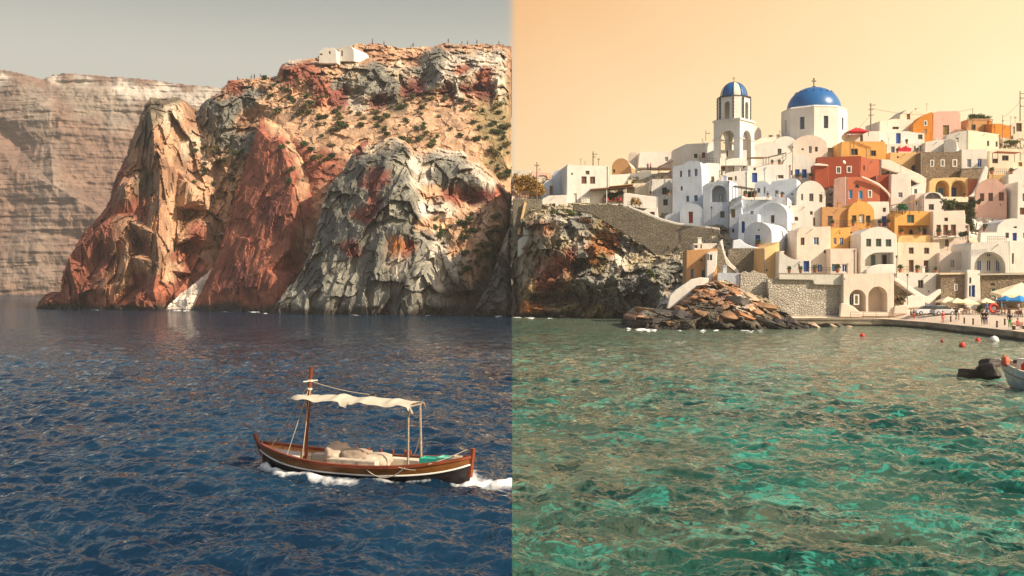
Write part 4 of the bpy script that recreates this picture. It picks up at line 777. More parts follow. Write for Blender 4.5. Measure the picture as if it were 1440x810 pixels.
def sea_sheet(name, a0, a1, na, mat, boat):
    rows = []
    y = 830.0
    while True:
        R = F*CAMH/(y-405)
        if R > 900: break
        rows.append(R); y -= max(.55, .62)
        if y < 411.5: break
    rows = [8, 11, 14, 17]+[r for r in rows if r > 19]+[900, 1200, 2500, 6000, 15000]
    R = np.array(rows); A = np.linspace(a0, a1, na)
    rr, aa = np.meshgrid(R, A, indexing='ij')
    X = (rr*np.tan(aa)).ravel(); Y = rr.ravel(); r1 = rr.ravel()
    H, DX, DY = waves(X, Y, r1)
    # bow wave and wake of the boat
    lx = (X-BOAT_C.x)*bh.x+(Y-BOAT_C.y)*bh.y; ly = -(X-BOAT_C.x)*bh.y+(Y-BOAT_C.y)*bh.x
    s = (3.85-lx)                               # distance aft of the stem
    hb = 1.12*np.clip(1-((lx)/3.85)**2, 0, 1)**.7
    off = np.abs(ly)-hb
    nz = fbm(np.stack([X*2.2, Y*1.3, 0*X], 1), 4, 21); n2 = fbm(np.stack([X*.8, Y*.6, 0*X], 1), 3, 22)
    arm = np.abs(off-.10-.10*np.clip(s, 0, 20)-.06*n2)
    bowf = np.clip(1-arm/(.24+.06*np.clip(s, 0, 20)), 0, 1)*np.clip(1.15-s/8.5, 0, 1)*(s > -.15)
    near = np.clip(1-off/.34, 0, 1)*(s > -.2)*(s < 8.0)*(off > -.3)*np.clip(1.1-s*.09, .35, 1)
    wake = np.clip(1-np.abs(ly+.1*n2)/(.95+.16*np.clip(s-7.6, 0, 20)), 0, 1)*(s > 7.4)*np.clip(1.25-(s-7.6)/9, 0, 1)
    curl = np.exp(-((s-.55)/.6)**2)*np.clip(1-np.abs(off-.14)/.35, 0, 1)
    foam = np.clip(np.maximum.reduce([bowf*.75, near*.72, wake*.9, curl*1.15])+.5*nz*(np.maximum.reduce([bowf, near, wake, curl]) > .03), 0, 1)
    H += .09*bowf+.18*curl+.07*wake*(nz+.4)+.03*near+.06*foam*nz
    if not boat: foam = foam*0
    pxv = 720+X/Y*F
    wd = np.interp(pxv, WLX, WLD)
    gap = wd-Y
    dep = 4.0+wd*.03
    band = np.clip(1-np.abs(gap-dep*.25)/dep, 0, 1)*(gap > -3)
    amt = np.full(len(X), .10)
    for (p, hl, st) in SURF: amt = np.maximum(amt, st*np.clip(1.3-1.3*np.abs(pxv-p)/hl, 0, 1)**.5)
    m = fbm(np.stack([pxv/3.2, Y/1.6, 0*X], 1), 4, 31)
    f2 = np.clip((band*.75+m*1.0)*amt*1.35*(band > 0)-.02, 0, 1)*np.clip(.55+1.6*fbm(np.stack([pxv/9, Y*0, 0*X], 1), 2, 37), 0, 1)
    foam = np.maximum(foam, f2); H += .08*f2
    keep = r1 < 700
    H *= keep; DX *= keep; DY *= keep
    V = np.stack([X+DX*(np.abs(aa.ravel()) > 1e-9), Y+DY, H], 1)
    ii = np.arange(len(X)).reshape(rr.shape)
    q = np.stack([ii[:-1, :-1], ii[:-1, 1:], ii[1:, 1:], ii[1:, :-1]], -1).reshape(-1, 4)
    me = np_mesh(name, V, q, True)
    at = me.attributes.new('foam', 'FLOAT', 'POINT'); at.data.foreach_set('value', foam.astype(np.float32))
    return tag(link(name, me, mat), kind='structure')
# surf where the swell meets the rocks: px, half length px, strength
SURF = [(75, 30, .35), (140, 14, .75), (255, 24, .7), (312, 14, .5), (362, 16, .9), (480, 20, .6), (505, 12, .5), (600, 14, .4), (660, 12, .6), (690, 24, 1.0),
        (752, 34, 1.1), (735, 14, .8), (868, 30, 1.0), (900, 40, 1.1), (945, 30, .9), (985, 34, 1.2), (930, 20, .9), (1085, 30, .5), (1060, 26, .6), (1385, 40, .3)]
WLX = np.arange(-200, 1700, 2.0); WLD = np.full(len(WLX), 1e6)
for nm, (xx, yy, V) in RELIEFS.items():
    m = np.abs(V[:, 2]+.1) < .45
    if nm == 'hillside' or not m.any(): continue
    bi = ((720+V[m, 0]/V[m, 1]*F+200)/2).astype(int)
    np.minimum.at(WLD, bi.clip(0, len(WLX)-1), V[m, 1])
for _ in range(2): WLD = np.minimum(WLD, np.minimum(np.roll(WLD, 1), np.roll(WLD, -1)))
def watermat(name, deep, mid, patch, rough, seabed=False):
    """clear water: the body colour comes up from below whatever the ripple's tilt, the sky is mirrored by each ripple"""
    t = NT(name); t.t.nodes.remove(t.b)
    v = t.coord(); gm = t.n('ShaderNodeNewGeometry')
    vm = t.n('ShaderNodeVectorMath', operation='MULTIPLY_ADD'); t.l(gm.outputs['Normal'], vm.inputs[0]); vm.inputs[1].default_value = (2.4, 3.4, 0); t.l(gm.outputs['Position'], vm.inputs[2])
    def look(sx, sy):                       # what is seen through the bent surface
        mp = t.n('ShaderNodeMapping'); mp.inputs['Scale'].default_value = (sx, sy, 1); t.l(vm.outputs[0], mp.inputs['Vector']); return mp.outputs[0]
    f = t.noise(look(1, .55), .14, 5, .6, .6)
    col = t.mix(t.ramp(f, [(.36, 0), (.66, 1)]), deep, mid)
    if seabed:
        g = t.noise(look(1, .6), .06, 5, .62, .8)
        col = t.mix(t.ramp(g, [(.44, 0), (.58, .8)]), col, patch)
        k = t.noise(look(1, .8), .62, 3, .55, .9)
        col = t.mix(t.ramp(k, [(.54, 0), (.70, .9)]), col, (.045, .33, .235))
        col = t.mix(t.ramp(k, [(.34, .9), (.46, 0)]), col, (.002, .030, .022))
        sx = t.n('ShaderNodeSeparateXYZ'); t.l(gm.outputs['Position'], sx.inputs[0])
        d = t.math('ADD', t.math('MULTIPLY', sx.outputs[0], .9), t.math('MULTIPLY', sx.outputs[1], .35))
        d = t.math('ADD', d, t.math('MULTIPLY', t.noise(t.coord((1, .5, 1)), .06, 4), 40))
        col = t.mix(t.ramp(t.math('DIVIDE', d, 140), [(.34, 0), (.9, .75)]), col, (.22, .26, .18))   # sandy shallows towards the quay
    b1 = t.noise(t.coord((1, .7, 1)), 3.4, 2, .5, .3); b2 = t.noise(t.coord((1, .5, 1)), .9, 3, .5, .5); b3 = t.noise(t.coord((1, .4, 1)), .3, 3, .55, .5)
    nr = t.bump(b3, 1.0, .55); nr = t.bump(b2, 1.0, .34, nr); nr = t.bump(b1, 1.0, .085, nr)
    df = t.n('ShaderNodeBsdfDiffuse'); t.l(col, df.inputs['Color']); df.inputs['Normal'].default_value = (0, 0, 1)
    up = t.n('ShaderNodeCombineXYZ'); up.inputs[2].default_value = 1; t.l(up.outputs[0], df.inputs['Normal'])
    gl = t.n('ShaderNodeBsdfGlossy'); gl.inputs['Roughness'].default_value = rough; t.l(nr, gl.inputs['Normal'])
    fr = t.n('ShaderNodeFresnel'); fr.inputs['IOR'].default_value = 1.34; t.l(nr, fr.inputs['Normal'])
    m1 = t.n('ShaderNodeMixShader'); t.l(fr.outputs[0], m1.inputs[0]); t.l(df.outputs[0], m1.inputs[1]); t.l(gl.outputs[0], m1.inputs[2])
    fo = t.n('ShaderNodeAttribute', attribute_name='foam')
    fb = t.mix(.5, t.noise(t.coord((1, .8, 1)), 7.5, 6, .72), t.noise(t.coord((1, .12, 1)), .7, 6, .75))
    fm = t.math('SUBTRACT', t.math('ADD', fo.outputs['Fac'], t.math('MULTIPLY', fb, 1.3)), .84)
    fm = t.ramp(fm, [(.10, 0), (.55, .95)])
    fm = t.math('MULTIPLY', fm, t.ramp(fo.outputs['Fac'], [(0.03, 0), (.12, 1)]))
    wf = t.n('ShaderNodeBsdfDiffuse'); wf.inputs['Color'].default_value = (.80, .80, .78, 1)
    m2 = t.n('ShaderNodeMixShader'); t.l(fm, m2.inputs[0]); t.l(m1.outputs[0], m2.inputs[1]); t.l(wf.outputs[0], m2.inputs[2])
    t.l(m2.outputs[0], t.out.inputs[0]); return t.m
deep = watermat('deep_sea_water', (.003, .016, .040), (.009, .044, .086), (.02, .05, .1), .05)
shal = watermat('turquoise_water', (.005, .046, .033), (.018, .125, .088), (.115, .115, .07), .05, True)
sea_sheet('deep_sea', math.radians(-46), 0.0, 760, deep, True)
sea_sheet('shallow_bay', 0.0, math.radians(46), 760, shal, False)
bm = bmesh.new(); bx(bm, (0, 400, -2.6), (30000, 30000, .4)); tag(link('seabed', bm_mesh(bm, 'seabed'), plain('sea_floor', (.02, .05, .06), .9)), kind='structure')
# ---------------------------------------------------------------- domed church and bell tower
WHITE = wallmat('w')
DOMEB = plain('dome_blue', (.016, .115, .32), .30, .12, 3, .5)
def arch_wall(w, a, b, zs, h, t, z0=0):
    pts = [(0, z0)]
    if a is not None: pts += [(a, z0)]+[(x, z) for x, z in [((a+b)/2-(b-a)/2*math.cos(math.pi*k/10), zs+(b-a)/2*math.sin(math.pi*k/10)) for k in range(11)]]+[(b, z0)]
    pts += [(w, z0), (w, h), (0, h)]
    bm, br = prism(pts, [], t)
    me = bpy.data.meshes.new('tmp'); br.to_mesh(me); bm.from_mesh(me); br.free(); bpy.data.meshes.remove(me)
    bmesh.ops.remove_doubles(bm, verts=bm.verts, dist=1e-4)
    return bm
def add(bm, src, M):
    me = bpy.data.meshes.new('tmp'); src.to_mesh(me); src.free(); me.transform(M); bm.from_mesh(me); bpy.data.meshes.remove(me)
def lathe(prof, n=40, a0=0, a1=2*math.pi):
    bm = bmesh.new(); rows = []
    full = abs(a1-a0-2*math.pi) < 1e-6
    for r, z in prof: rows.append([bm.verts.new((r*math.cos(a0+(a1-a0)*k/n), r*math.sin(a0+(a1-a0)*k/n), z)) for k in range(n if full else n+1)])
    for A, B in zip(rows[:-1], rows[1:]):
        m = len(A)
        for k in range(m if full else m-1):
            j = (k+1) % m
            try: bm.faces.new((A[k], A[j], B[j], B[k]))
            except ValueError: pass
    bmesh.ops.remove_doubles(bm, verts=bm.verts, dist=1e-4); bmesh.ops.recalc_face_normals(bm, faces=bm.faces)
    return bm
def cross_mesh(h, t):
    bm = bmesh.new(); bx(bm, (0, 0, h/2), (t, t, h)); bx(bm, (0, 0, h*.68), (h*.5, t*.9, t)); bx(bm, (0, 0, h*.92), (h*.2, t*.8, t*.8)); bx(bm, (0, 0, t*.6), (t*3.2, t*3.2, t*1.2))
    return bm
D = 234; k = D/F
c = P(1032, 221, D); s = 41*k; hl = 48*k; t_ = .85
tower = empty('bell_tower', c, R_(-41), 'white open-arched bell tower with a small blue and white striped dome', 'bell tower')
bm = bmesh.new()
def place(rz, dy): return Matrix.Rotation(rz, 4, 'Z') @ Matrix.Translation((-s/2, dy, 0))
a, b = s*.21, s*.79; zs = hl-.9-(b-a)/2-1.1
for rz in (0, math.pi): add(bm, arch_wall(s, a, b, zs, hl, t_, -4), Matrix.Rotation(rz, 4, 'Z') @ Matrix.Translation((-s/2, -s/2, 0)))
for rz in (math.pi/2, -math.pi/2): add(bm, arch_wall(s-2*t_, a-t_, b-t_, zs, hl, t_, -4), Matrix.Rotation(rz, 4, 'Z') @ Matrix.Translation((-s/2+t_, -s/2, 0)))
link('base_arches', bm_mesh(bm), WHITE, tower)
def corn(bm):
    bx(bm, (0, 0, hl+.14), (s+.55, s+.55, .28)); bx(bm, (0, 0, hl+.40), (s+.1, s+.1, .24))
quick('cornice', corn, WHITE, tower)
def imp(bm):
    for sx in (-1, 1):
        for sy in (-1, 1): bx(bm, (sx*(s/2-s*.13+.02), sy*(s/2-s*.13+.02), zs-.1), (s*.26+.36, s*.26+.36, .2))
quick('impost_band', imp, WHITE, tower)
R8 = 22.6*k; z1 = hl+.52; hb = 31*k
ang = []
for q in range(4): ang += [math.radians(q*90+45-18), math.radians(q*90+45+18)]
bm = bmesh.new()
for i in range(8):
    a0, a1 = ang[i], ang[(i+1) % 8]
    p0 = Vector((R8*math.cos(a0), R8*math.sin(a0), 0)); p1 = Vector((R8*math.cos(a1), R8*math.sin(a1), 0)); w_ = (p1-p0).length
    main = i % 2 == 1
    src = arch_wall(w_, w_*.27 if main else None, w_*.73, hb*.80-w_*.23, hb, .5)
    rz = math.atan2((p1-p0).y, (p1-p0).x)
    add(bm, src, Matrix.Translation((p0.x, p0.y, z1)) @ Matrix.Rotation(rz, 4, 'Z'))
    n_ = 13; qn = bmesh.new()
    for j in range(n_): 
        e = .34 if j % 2 else .24
        bx(qn, (p0.x*1.012, p0.y*1.012, z1+hb*(j+.5)/n_), (e, e, hb/n_*.92), a0)
    link('corner_quoin', bm_mesh(qn), plain('dark_quoins', (.03, .05, .09), .7), tower)
link('belfry', bm_mesh(bm), WHITE, tower)
z2 = z1+hb
quick('belfry_cornice', lambda bm: bmesh.ops.create_cone(bm, cap_ends=True, segments=8, radius1=R8+.22, radius2=R8+.22, depth=.22, matrix=Matrix.Translation((0, 0, z2+.11)) @ Matrix.Rotation(math.radians(22.5), 4, 'Z')), plain('dark_trim', (.06, .06, .07), .7), tower)
RD = 18.2*k; HD = 21.5*k; zd = z2+.22
dome = empty('dome', (0, 0, zd)); dome.parent = tower
prof = [(RD*math.cos(u*math.pi/2/14)**.9 if u < 14 else .001, HD*math.sin(u*math.pi/2/14)) for u in range(15)]
for i in range(8):
    a0, a1 = ang[i], ang[(i+1) % 8]+(2*math.pi if i == 7 else 0)
    link('dome_panel', bm_mesh(lathe(prof, 6, a0, a1), smooth=True), DOMEB if i % 2 == 1 else WHITE, dome)
for i in range(8):
    rb = bmesh.new(); path_tube(rb, [(r*1.01*math.cos(ang[i]), r*1.01*math.sin(ang[i]), z) for r, z in prof], .11, 5)
    link('dome_rib', bm_mesh(rb), plain('dark_rib', (.02, .035, .08), .6), dome)
o = link('cross', bm_mesh(cross_mesh(8.5*k, .16)), plain('gilt_cross', (.45, .30, .12), .45), tower); o.location = (0, 0, zd+HD-.05); o.rotation_euler = (0, 0, R_(41))
def bell(bm): add(bm, lathe([(.02, .9), (.25, .85), (.35, .5), (.42, .2), (.62, 0)], 16), Matrix.Identity(4))
o = quick('bell', bell, plain('bell_bronze', (.09, .06, .03), .4, metal=.8), tower, True); o.location = (0, 0, z1+hb*.42)
# church
D = 243; k = D/F
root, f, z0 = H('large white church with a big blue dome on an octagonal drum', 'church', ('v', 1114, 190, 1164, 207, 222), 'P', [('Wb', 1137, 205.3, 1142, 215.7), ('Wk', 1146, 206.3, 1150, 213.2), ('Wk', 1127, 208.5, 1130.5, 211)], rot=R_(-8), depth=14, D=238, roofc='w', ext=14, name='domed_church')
root.rotation_euler = (0, 0, 0)
for ch in root.children: ch.rotation_euler = (0, 0, R_(-8))
c = P(1144.5, 190, 248) - Vector(root.location); k = 248/F
R8 = 44.5*k; hd = 33*k; av = [math.radians(-90+x) for x in (-61, -16, 29, 74, 119, 164, 209, 254)]
bm = bmesh.new()
wins = []
for i in range(8):
    a0, a1 = av[i], av[(i+1) % 8]
    p0 = Vector((R8*math.cos(a0), R8*math.sin(a0), 0)); p1 = Vector((R8*math.cos(a1), R8*math.sin(a1), 0)); w_ = (p1-p0).length
    u_ = (p1-p0).normalized()
    ww, wz0, wz1 = 1.15, hd*.10, hd*.62
    hole = [(w_*.5-ww/2, wz0), (w_*.5+ww/2, wz0), (w_*.5+ww/2, wz1), (w_*.5-ww/2, wz1)]
    b1, b2 = prism([(0, -4), (w_, -4), (w_, hd), (0, hd)], [hole], .6); b2.free()
    add(bm, b1, Matrix.Translation(p0) @ Matrix.Rotation(math.atan2(u_.y, u_.x), 4, 'Z'))
    for e in range(4):
        x0, x1 = hole[e], hole[(e+1) % 4]
        q = [p0+u_*x0[0]+Vector((0, 0, x0[1])), p0+u_*x1[0]+Vector((0, 0, x1[1]))]
        inn = Vector((-u_.y, u_.x, 0))*.6
        bm.faces.new([bm.verts.new(v) for v in (q[0], q[1], q[1]+inn, q[0]+inn)])
    wins.append((p0+u_*w_*.5, math.atan2(u_.y, u_.x), ww, wz0, wz1))
drum = link('drum', bm_mesh(bm), WHITE, root); drum.location = c
quick('drum_coping', lambda bm: bmesh.ops.create_cone(bm, cap_ends=True, segments=8, radius1=R8+.12, radius2=R8-.3, depth=.4, matrix=Matrix.Translation(c+Vector((0, 0, hd+.2))) @ Matrix.Rotation(av[0], 4, 'Z')), WHITE, root)
for (p, rz, ww, a, b) in wins[:3]:
    def wf(bm):
        for sx in (-1, 1): bx(bm, (sx*(ww/2-.06), .36, (a+b)/2), (.12, .08, b-a))
        bx(bm, (0, .36, (a+b)/2), (.08, .08, b-a)); bx(bm, (0, .36, b-.06), (ww, .08, .12))
    w1 = quick('window', wf, plain('paint_blue', OPC['b'], .5), root); w1.location = c+p; w1.rotation_euler = (0, 0, rz)
    quick('pane', lambda bm: bx(bm, (0, .43, (a+b)/2), (ww, .03, b-a)), opmat('d'), w1)
RD = 37*k; HD = 32*k
prof = [(RD*math.cos(u*math.pi/2/20) if u < 20 else .001, HD*math.sin(u*math.pi/2/20)) for u in range(21)]
dm = link('dome', bm_mesh(lathe(prof, 56), smooth=True), DOMEB, root); dm.location = c+Vector((0, 0, hd+.38))
def dots(bm):
    for q in range(16):
        a = 2*math.pi*q/16+.1; u = .72*math.pi/2*.72
        bmesh.ops.create_icosphere(bm, subdivisions=1, radius=.22, matrix=Matrix.Translation((RD*math.cos(u)*math.cos(a), RD*math.cos(u)*math.sin(a), HD*math.sin(u)+.05)))
quick('dome_vents', dots, opmat('k'), dm)
o = link('cross', bm_mesh(cross_mesh(13*k, .22)), plain('iron_cross', (.09, .07, .05), .5), root); o.location = c+Vector((0, 0, hd+.36+HD))
H('white sloping side vault of the churchyard right of the pink-lit nave', 'church annex', ('v', 1160, 194, 1192, 210, 226), 'w', [('Wt', 1158+2.5, 215, 1164.5, 220)], rot=R_(12), depth=7, D=243)
H('low white vaulted roof spreading left of the blue-domed church', 'church annex', ('v', 1088, 191.5, 1122, 205, 222), 'w', [], rot=R_(-6), depth=8, D=243)
# ---------------------------------------------------------------- retaining walls, stairs, quay
LW = lowwall
LW('long grey rubble retaining wall sloping down across the crag', [(806, 296), (806, 288), (860, 287.5), (884, 291), (910, 302), (930, 310), (950, 315.5), (985, 319.5), (1012, 323), (1013, 372), (985, 393), (955, 382), (930, 366), (905, 345), (880, 330), (850, 312), (830, 300)], 211.5, 'S', 1.5, rot=R_(-13))
LW('white coping of the sloping stone wall above the crag', [(884, 292.6), (884, 289.5), (912, 299.5), (932, 307.5), (952, 313), (985, 317), (1012, 320.5), (1012, 323.5), (985, 320), (952, 316.3), (930, 311), (910, 303)], 211.2, 'w', 1.9, rot=R_(-13))
LW('brown rubble wall standing left of the crag under the golden tree', [(721, 345), (721, 279), (741, 279.5), (762, 280), (761, 296), (750, 318), (740, 345)], 223.5, 'S', 1.2)
LW('thin pale edging running down the left brown wall', [(727, 330), (736, 290), (738.5, 284), (741, 284), (737, 300), (731, 330)], 222.8, 'Y', .5)
LW('small white box wall at the far left of the crag', [(736, 331), (736, 319.5), (747, 319.5), (747, 331)], 221.5, 'w', 2)
LW('white sunlit path wall at the far left foot of the crag', [(728, 362), (728, 338), (736, 332), (746, 331), (744, 345), (736, 356)], 221.8, 'w', .8)
LW('white terrace parapet in front of the restaurant awning', [(808, 292), (808, 286.2), (878, 285.5), (879, 290)], 227.5, 'w', .5)
LW('white parapet stepping down right of the restaurant terrace', [(876, 290), (877, 272), (884, 271.5), (900, 274), (926, 277), (926, 294), (905, 293)], 225, 'w', .6)
LW('ochre and brown streaked retaining wall below the blue-white vault', [(1022, 384), (1024, 352), (1030, 349), (1075, 348.5), (1075, 384)], 188, 'S', 2.0)
LW('shade-tinted white parapet on top of the streaked retaining wall', [(1030, 352), (1031, 338), (1041, 336), (1048, 342), (1060, 347), (1076, 348), (1076, 352)], 189, 'b', .5)  # blue of shade coloured into the white parapet
LW('white curved stair wall dropping left of the streaked wall', [(1009, 352), (1012, 340), (1016, 336), (1018, 350), (1021, 360), (1028, 370), (1038, 379), (1041, 385), (1034, 385), (1022, 376), (1013, 363)], 186.5, 'w', .7)
LW('white curved wall flowing down from the ochre house to the rocks', [(938, 434), (942, 416), (950, 408), (962, 400), (972, 393), (985, 390), (997, 391), (996, 398), (985, 403), (975, 412), (966, 424), (956, 436)], 173, 'w', 1.0)
LW('dark masonry stair block between the ochre house and the pale stair', [(1001, 398), (1003, 372), (1008, 345), (1013, 340), (1022, 372), (1036, 384), (1036, 398)], 183, 'S', 1.5)
LW('crumbling whitewashed rubble wall with a ragged edge over the spit', [(1040, 420), (1041, 385), (1048, 381), (1054, 384), (1060, 380), (1066, 383), (1078, 385.5), (1083, 398), (1086, 412), (1089, 424)], 172, 'q', 1.0)
LW('tall whitewashed rubble harbour wall with dark drain holes', [(1083, 452), (1079, 392), (1096, 391), (1144, 392), (1178, 398), (1186, 400), (1187, 452)], 170.5, 'q', 1.2)
LW('grey plaster parapet along the top of the harbour wall', [(1095, 393), (1095, 384.3), (1187, 384.8), (1187, 401), (1145, 400), (1143, 394)], 169.9, 'g', .7)
LW('white plinth strip at the foot of the harbour wall', [(1110, 449), (1112, 443.5), (1187, 444), (1187, 449)], 169.2, 'w', .8)
LW('pale buttress curving out from the boathouse corner', [(1181, 446), (1183, 427), (1190, 426), (1200, 431), (1211, 440), (1212, 446)], 168, 'P', .8)
LW('white diagonal stair wall climbing between the red and peach walls', [(1239, 236), (1239.5, 224), (1250, 224.5), (1262, 230), (1278, 238), (1294, 245), (1303, 251), (1302, 262), (1290, 257), (1278, 250), (1262, 243)], 219.5, 'P', .8)
LW('white diagonal parapet falling right of the red gabled house', [(1212, 249.4), (1212, 247.3), (1222, 251), (1237, 258), (1246, 266), (1252, 273), (1252, 279), (1248, 272), (1236, 261.5), (1222, 254)], 212.2, 'P', .4)
LW('white pier wall sweeping up beside the pink vault', [(1362, 276.5), (1368, 272), (1374, 262), (1380, 246), (1384, 235), (1387, 233), (1390, 237), (1388, 252), (1378, 266), (1371, 276.5)], 219, 'w', .7)
LW('cream terrace wall under the arcade house', [(1303, 284), (1303, 276.8), (1362, 276.6), (1362, 284)], 219.2, 'c', .6)
LW('white stair parapet descending across the white stair house', [(1258, 394), (1258, 389.5), (1270, 396), (1284, 405.5), (1298, 414.5), (1304, 417), (1318, 408), (1323, 406), (1324, 412), (1312, 423), (1306, 428), (1298, 424), (1280, 411), (1268, 402)], 173.5, 'w', .6)
LW('rubble stone slope wall under the diagonal stair', [(1257.5, 432), (1258, 393), (1272, 404), (1287, 412), (1274, 420), (1266, 432)], 174.5, 's', 1.0)
LW('low pale parapet at the foot of the harbour stairs', [(1266, 434), (1267, 420), (1280, 416), (1300, 415), (1301, 432)], 172.5, 'w', .6)
LW('pink-lit low wall beside the boathouse steps', [(1257, 441), (1258, 430.5), (1277, 429), (1278, 441)], 168.5, 'P', .6)
LW('white balcony parapet arching under the green-windowed house', [(1218, 386), (1218.5, 379), (1226, 374), (1236, 371.8), (1257, 371.5), (1257, 386)], 186.2, 'w', .5)
LW('orange terrace parapet of the tall yellow house', [(1262.5, 341.5), (1262.5, 330.5), (1309, 330.3), (1309, 341.5)], 196, 'Y', .5)
LW('white balcony slab under the three brown doors', [(1311, 334.2), (1311, 331.6), (1349, 331.8), (1349, 334.4)], 195.6, 'w', 1.2)
LW('white parapet along the terrace above the harbour arch house', [(1378, 341), (1379, 326), (1402, 325.5), (1402, 341)], 187, 'w', .5)
LW('small white terrace wall with a scrolled end below the bell tower', [(1020, 233), (1021, 225), (1030, 222.5), (1041, 222), (1052, 224.5), (1052, 233)], 229, 'w', .5)
LW('pale parapet of the white terrace below the scalloped gable', [(1043, 281), (1044, 278), (1083, 276.3), (1108, 278), (1108, 281)], 206.5, 'w', .4)
LW('peach terrace wall behind the iron railing at right', [(1390, 254), (1390, 245), (1416, 244.5), (1431, 246), (1431, 254)], 231, 'Y', .5)
LW('rough stone plinth under the white house with two blue shutters', [(1350, 252), (1352, 237), (1386, 236.5), (1384, 246), (1376, 252)], 229.5, 's', .8)
LW('pale coping wall topping the low dark red wing', [(1145, 232.6), (1145, 230.2), (1152, 229.6), (1165, 231.6), (1165, 233.4)], 219, 'P', .5)
LW('white ledge wall above the dark rubble house', [(1321, 386.5), (1321, 383), (1360, 382.5), (1360, 386)], 174.6, 'c', .6)
LW('white balcony ledge above the sunlit rubble house', [(1378, 387), (1378, 384.4), (1470, 382.8), (1470, 386)], 173.9, 'w', .7)
# quay: edge given as px, distance; the ground rises gently towards the houses
QE = [(1105, 168.8, 1.25), (1160, 167.5, 1.3), (1235, 166.3, 1.25), (1268, 164, 1.05), (1300, 156, 1.05), (1350, 141.5, 1.05), (1400, 129, 1.05), (1440, 119.5, 1.05), (1560, 100, 1.05)]
def q_edge(px): return float(np.interp(px, [e[0] for e in QE], [e[1] for e in QE])), float(np.interp(px, [e[0] for e in QE], [e[2] for e in QE]))
def q_z(px, D):
    d0, z0 = q_edge(px)
    return float(np.interp(D, [d0, d0+3, max(d0+6, 171), 185], [z0, z0+.06, 2.5 if px > 1270 else 1.6, 3.6]))
def quay_pt(px, py):
    d0, _ = q_edge(px); best = None
    for i in range(400):
        D = d0+.15+i*.15; z = q_z(px, D); y = 405+F*(CAMH-z)/D
        e = abs(y-py)
        if best is None or e < best[0]: best = (e, D, z)
    return Vector(((px-720)/F*best[1], best[1], best[2]))
bm = bmesh.new(); rows = []
for i in range(31):
    px = 1105+(1560-1105)*i/30; d0, z0 = q_edge(px)
    col = []
    for (D, z) in [(d0, -1.6), (d0, z0-.32), (d0-.12, z0-.30), (d0-.12, z0), (d0+3, q_z(px, d0+3)), (d0+(172-d0)*.5 if d0 < 165 else d0+4, q_z(px, d0+(172-d0)*.5 if d0 < 165 else d0+4)), (172, q_z(px, 172)), (186, 3.6), (186, -1.6)]:
        col.append(bm.verts.new(((px-720)/F*D, D, z)))
    rows.append(col)
for A, B in zip(rows[:-1], rows[1:]):
    for j in range(len(A)-1):
        f_ = bm.faces.new((A[j], B[j], B[j+1], A[j+1])); f_.material_index = 0 if j > 2 else 1
bm.faces.new(rows[0])
bmesh.ops.recalc_face_normals(bm, faces=bm.faces)
me = bm_mesh(bm, 'quay')
pv = plaster('quay_paving', (.62, .50, .38), (.5, .4, .3), .5)
qs = NT('quay_wall_stone'); v = qs.coord((.25, .25, .8)); n1 = qs.noise(v, 1.2, 6, .65)
zz = qs.n('ShaderNodeSeparateXYZ'); qs.l(qs.n('ShaderNodeNewGeometry').outputs['Position'], zz.inputs[0])
colr = qs.mix(qs.ramp(n1, [(.35, 0), (.65, 1)]), (.20, .15, .10), (.40, .34, .26))
colr = qs.mix(qs.ramp(qs.math('ADD', zz.outputs[2], qs.math('MULTIPLY', n1, .5)), [(.45, 1), (.75, 0)]), colr, (.035, .03, .018))
qsm = qs.done(colr, .85, qs.bump(n1, .7, .1), .3)
me.materials.append(pv); me.materials.append(qsm)
o = bpy.data.objects.new('quay', me); COL.objects.link(o); tag(o, kind='structure')
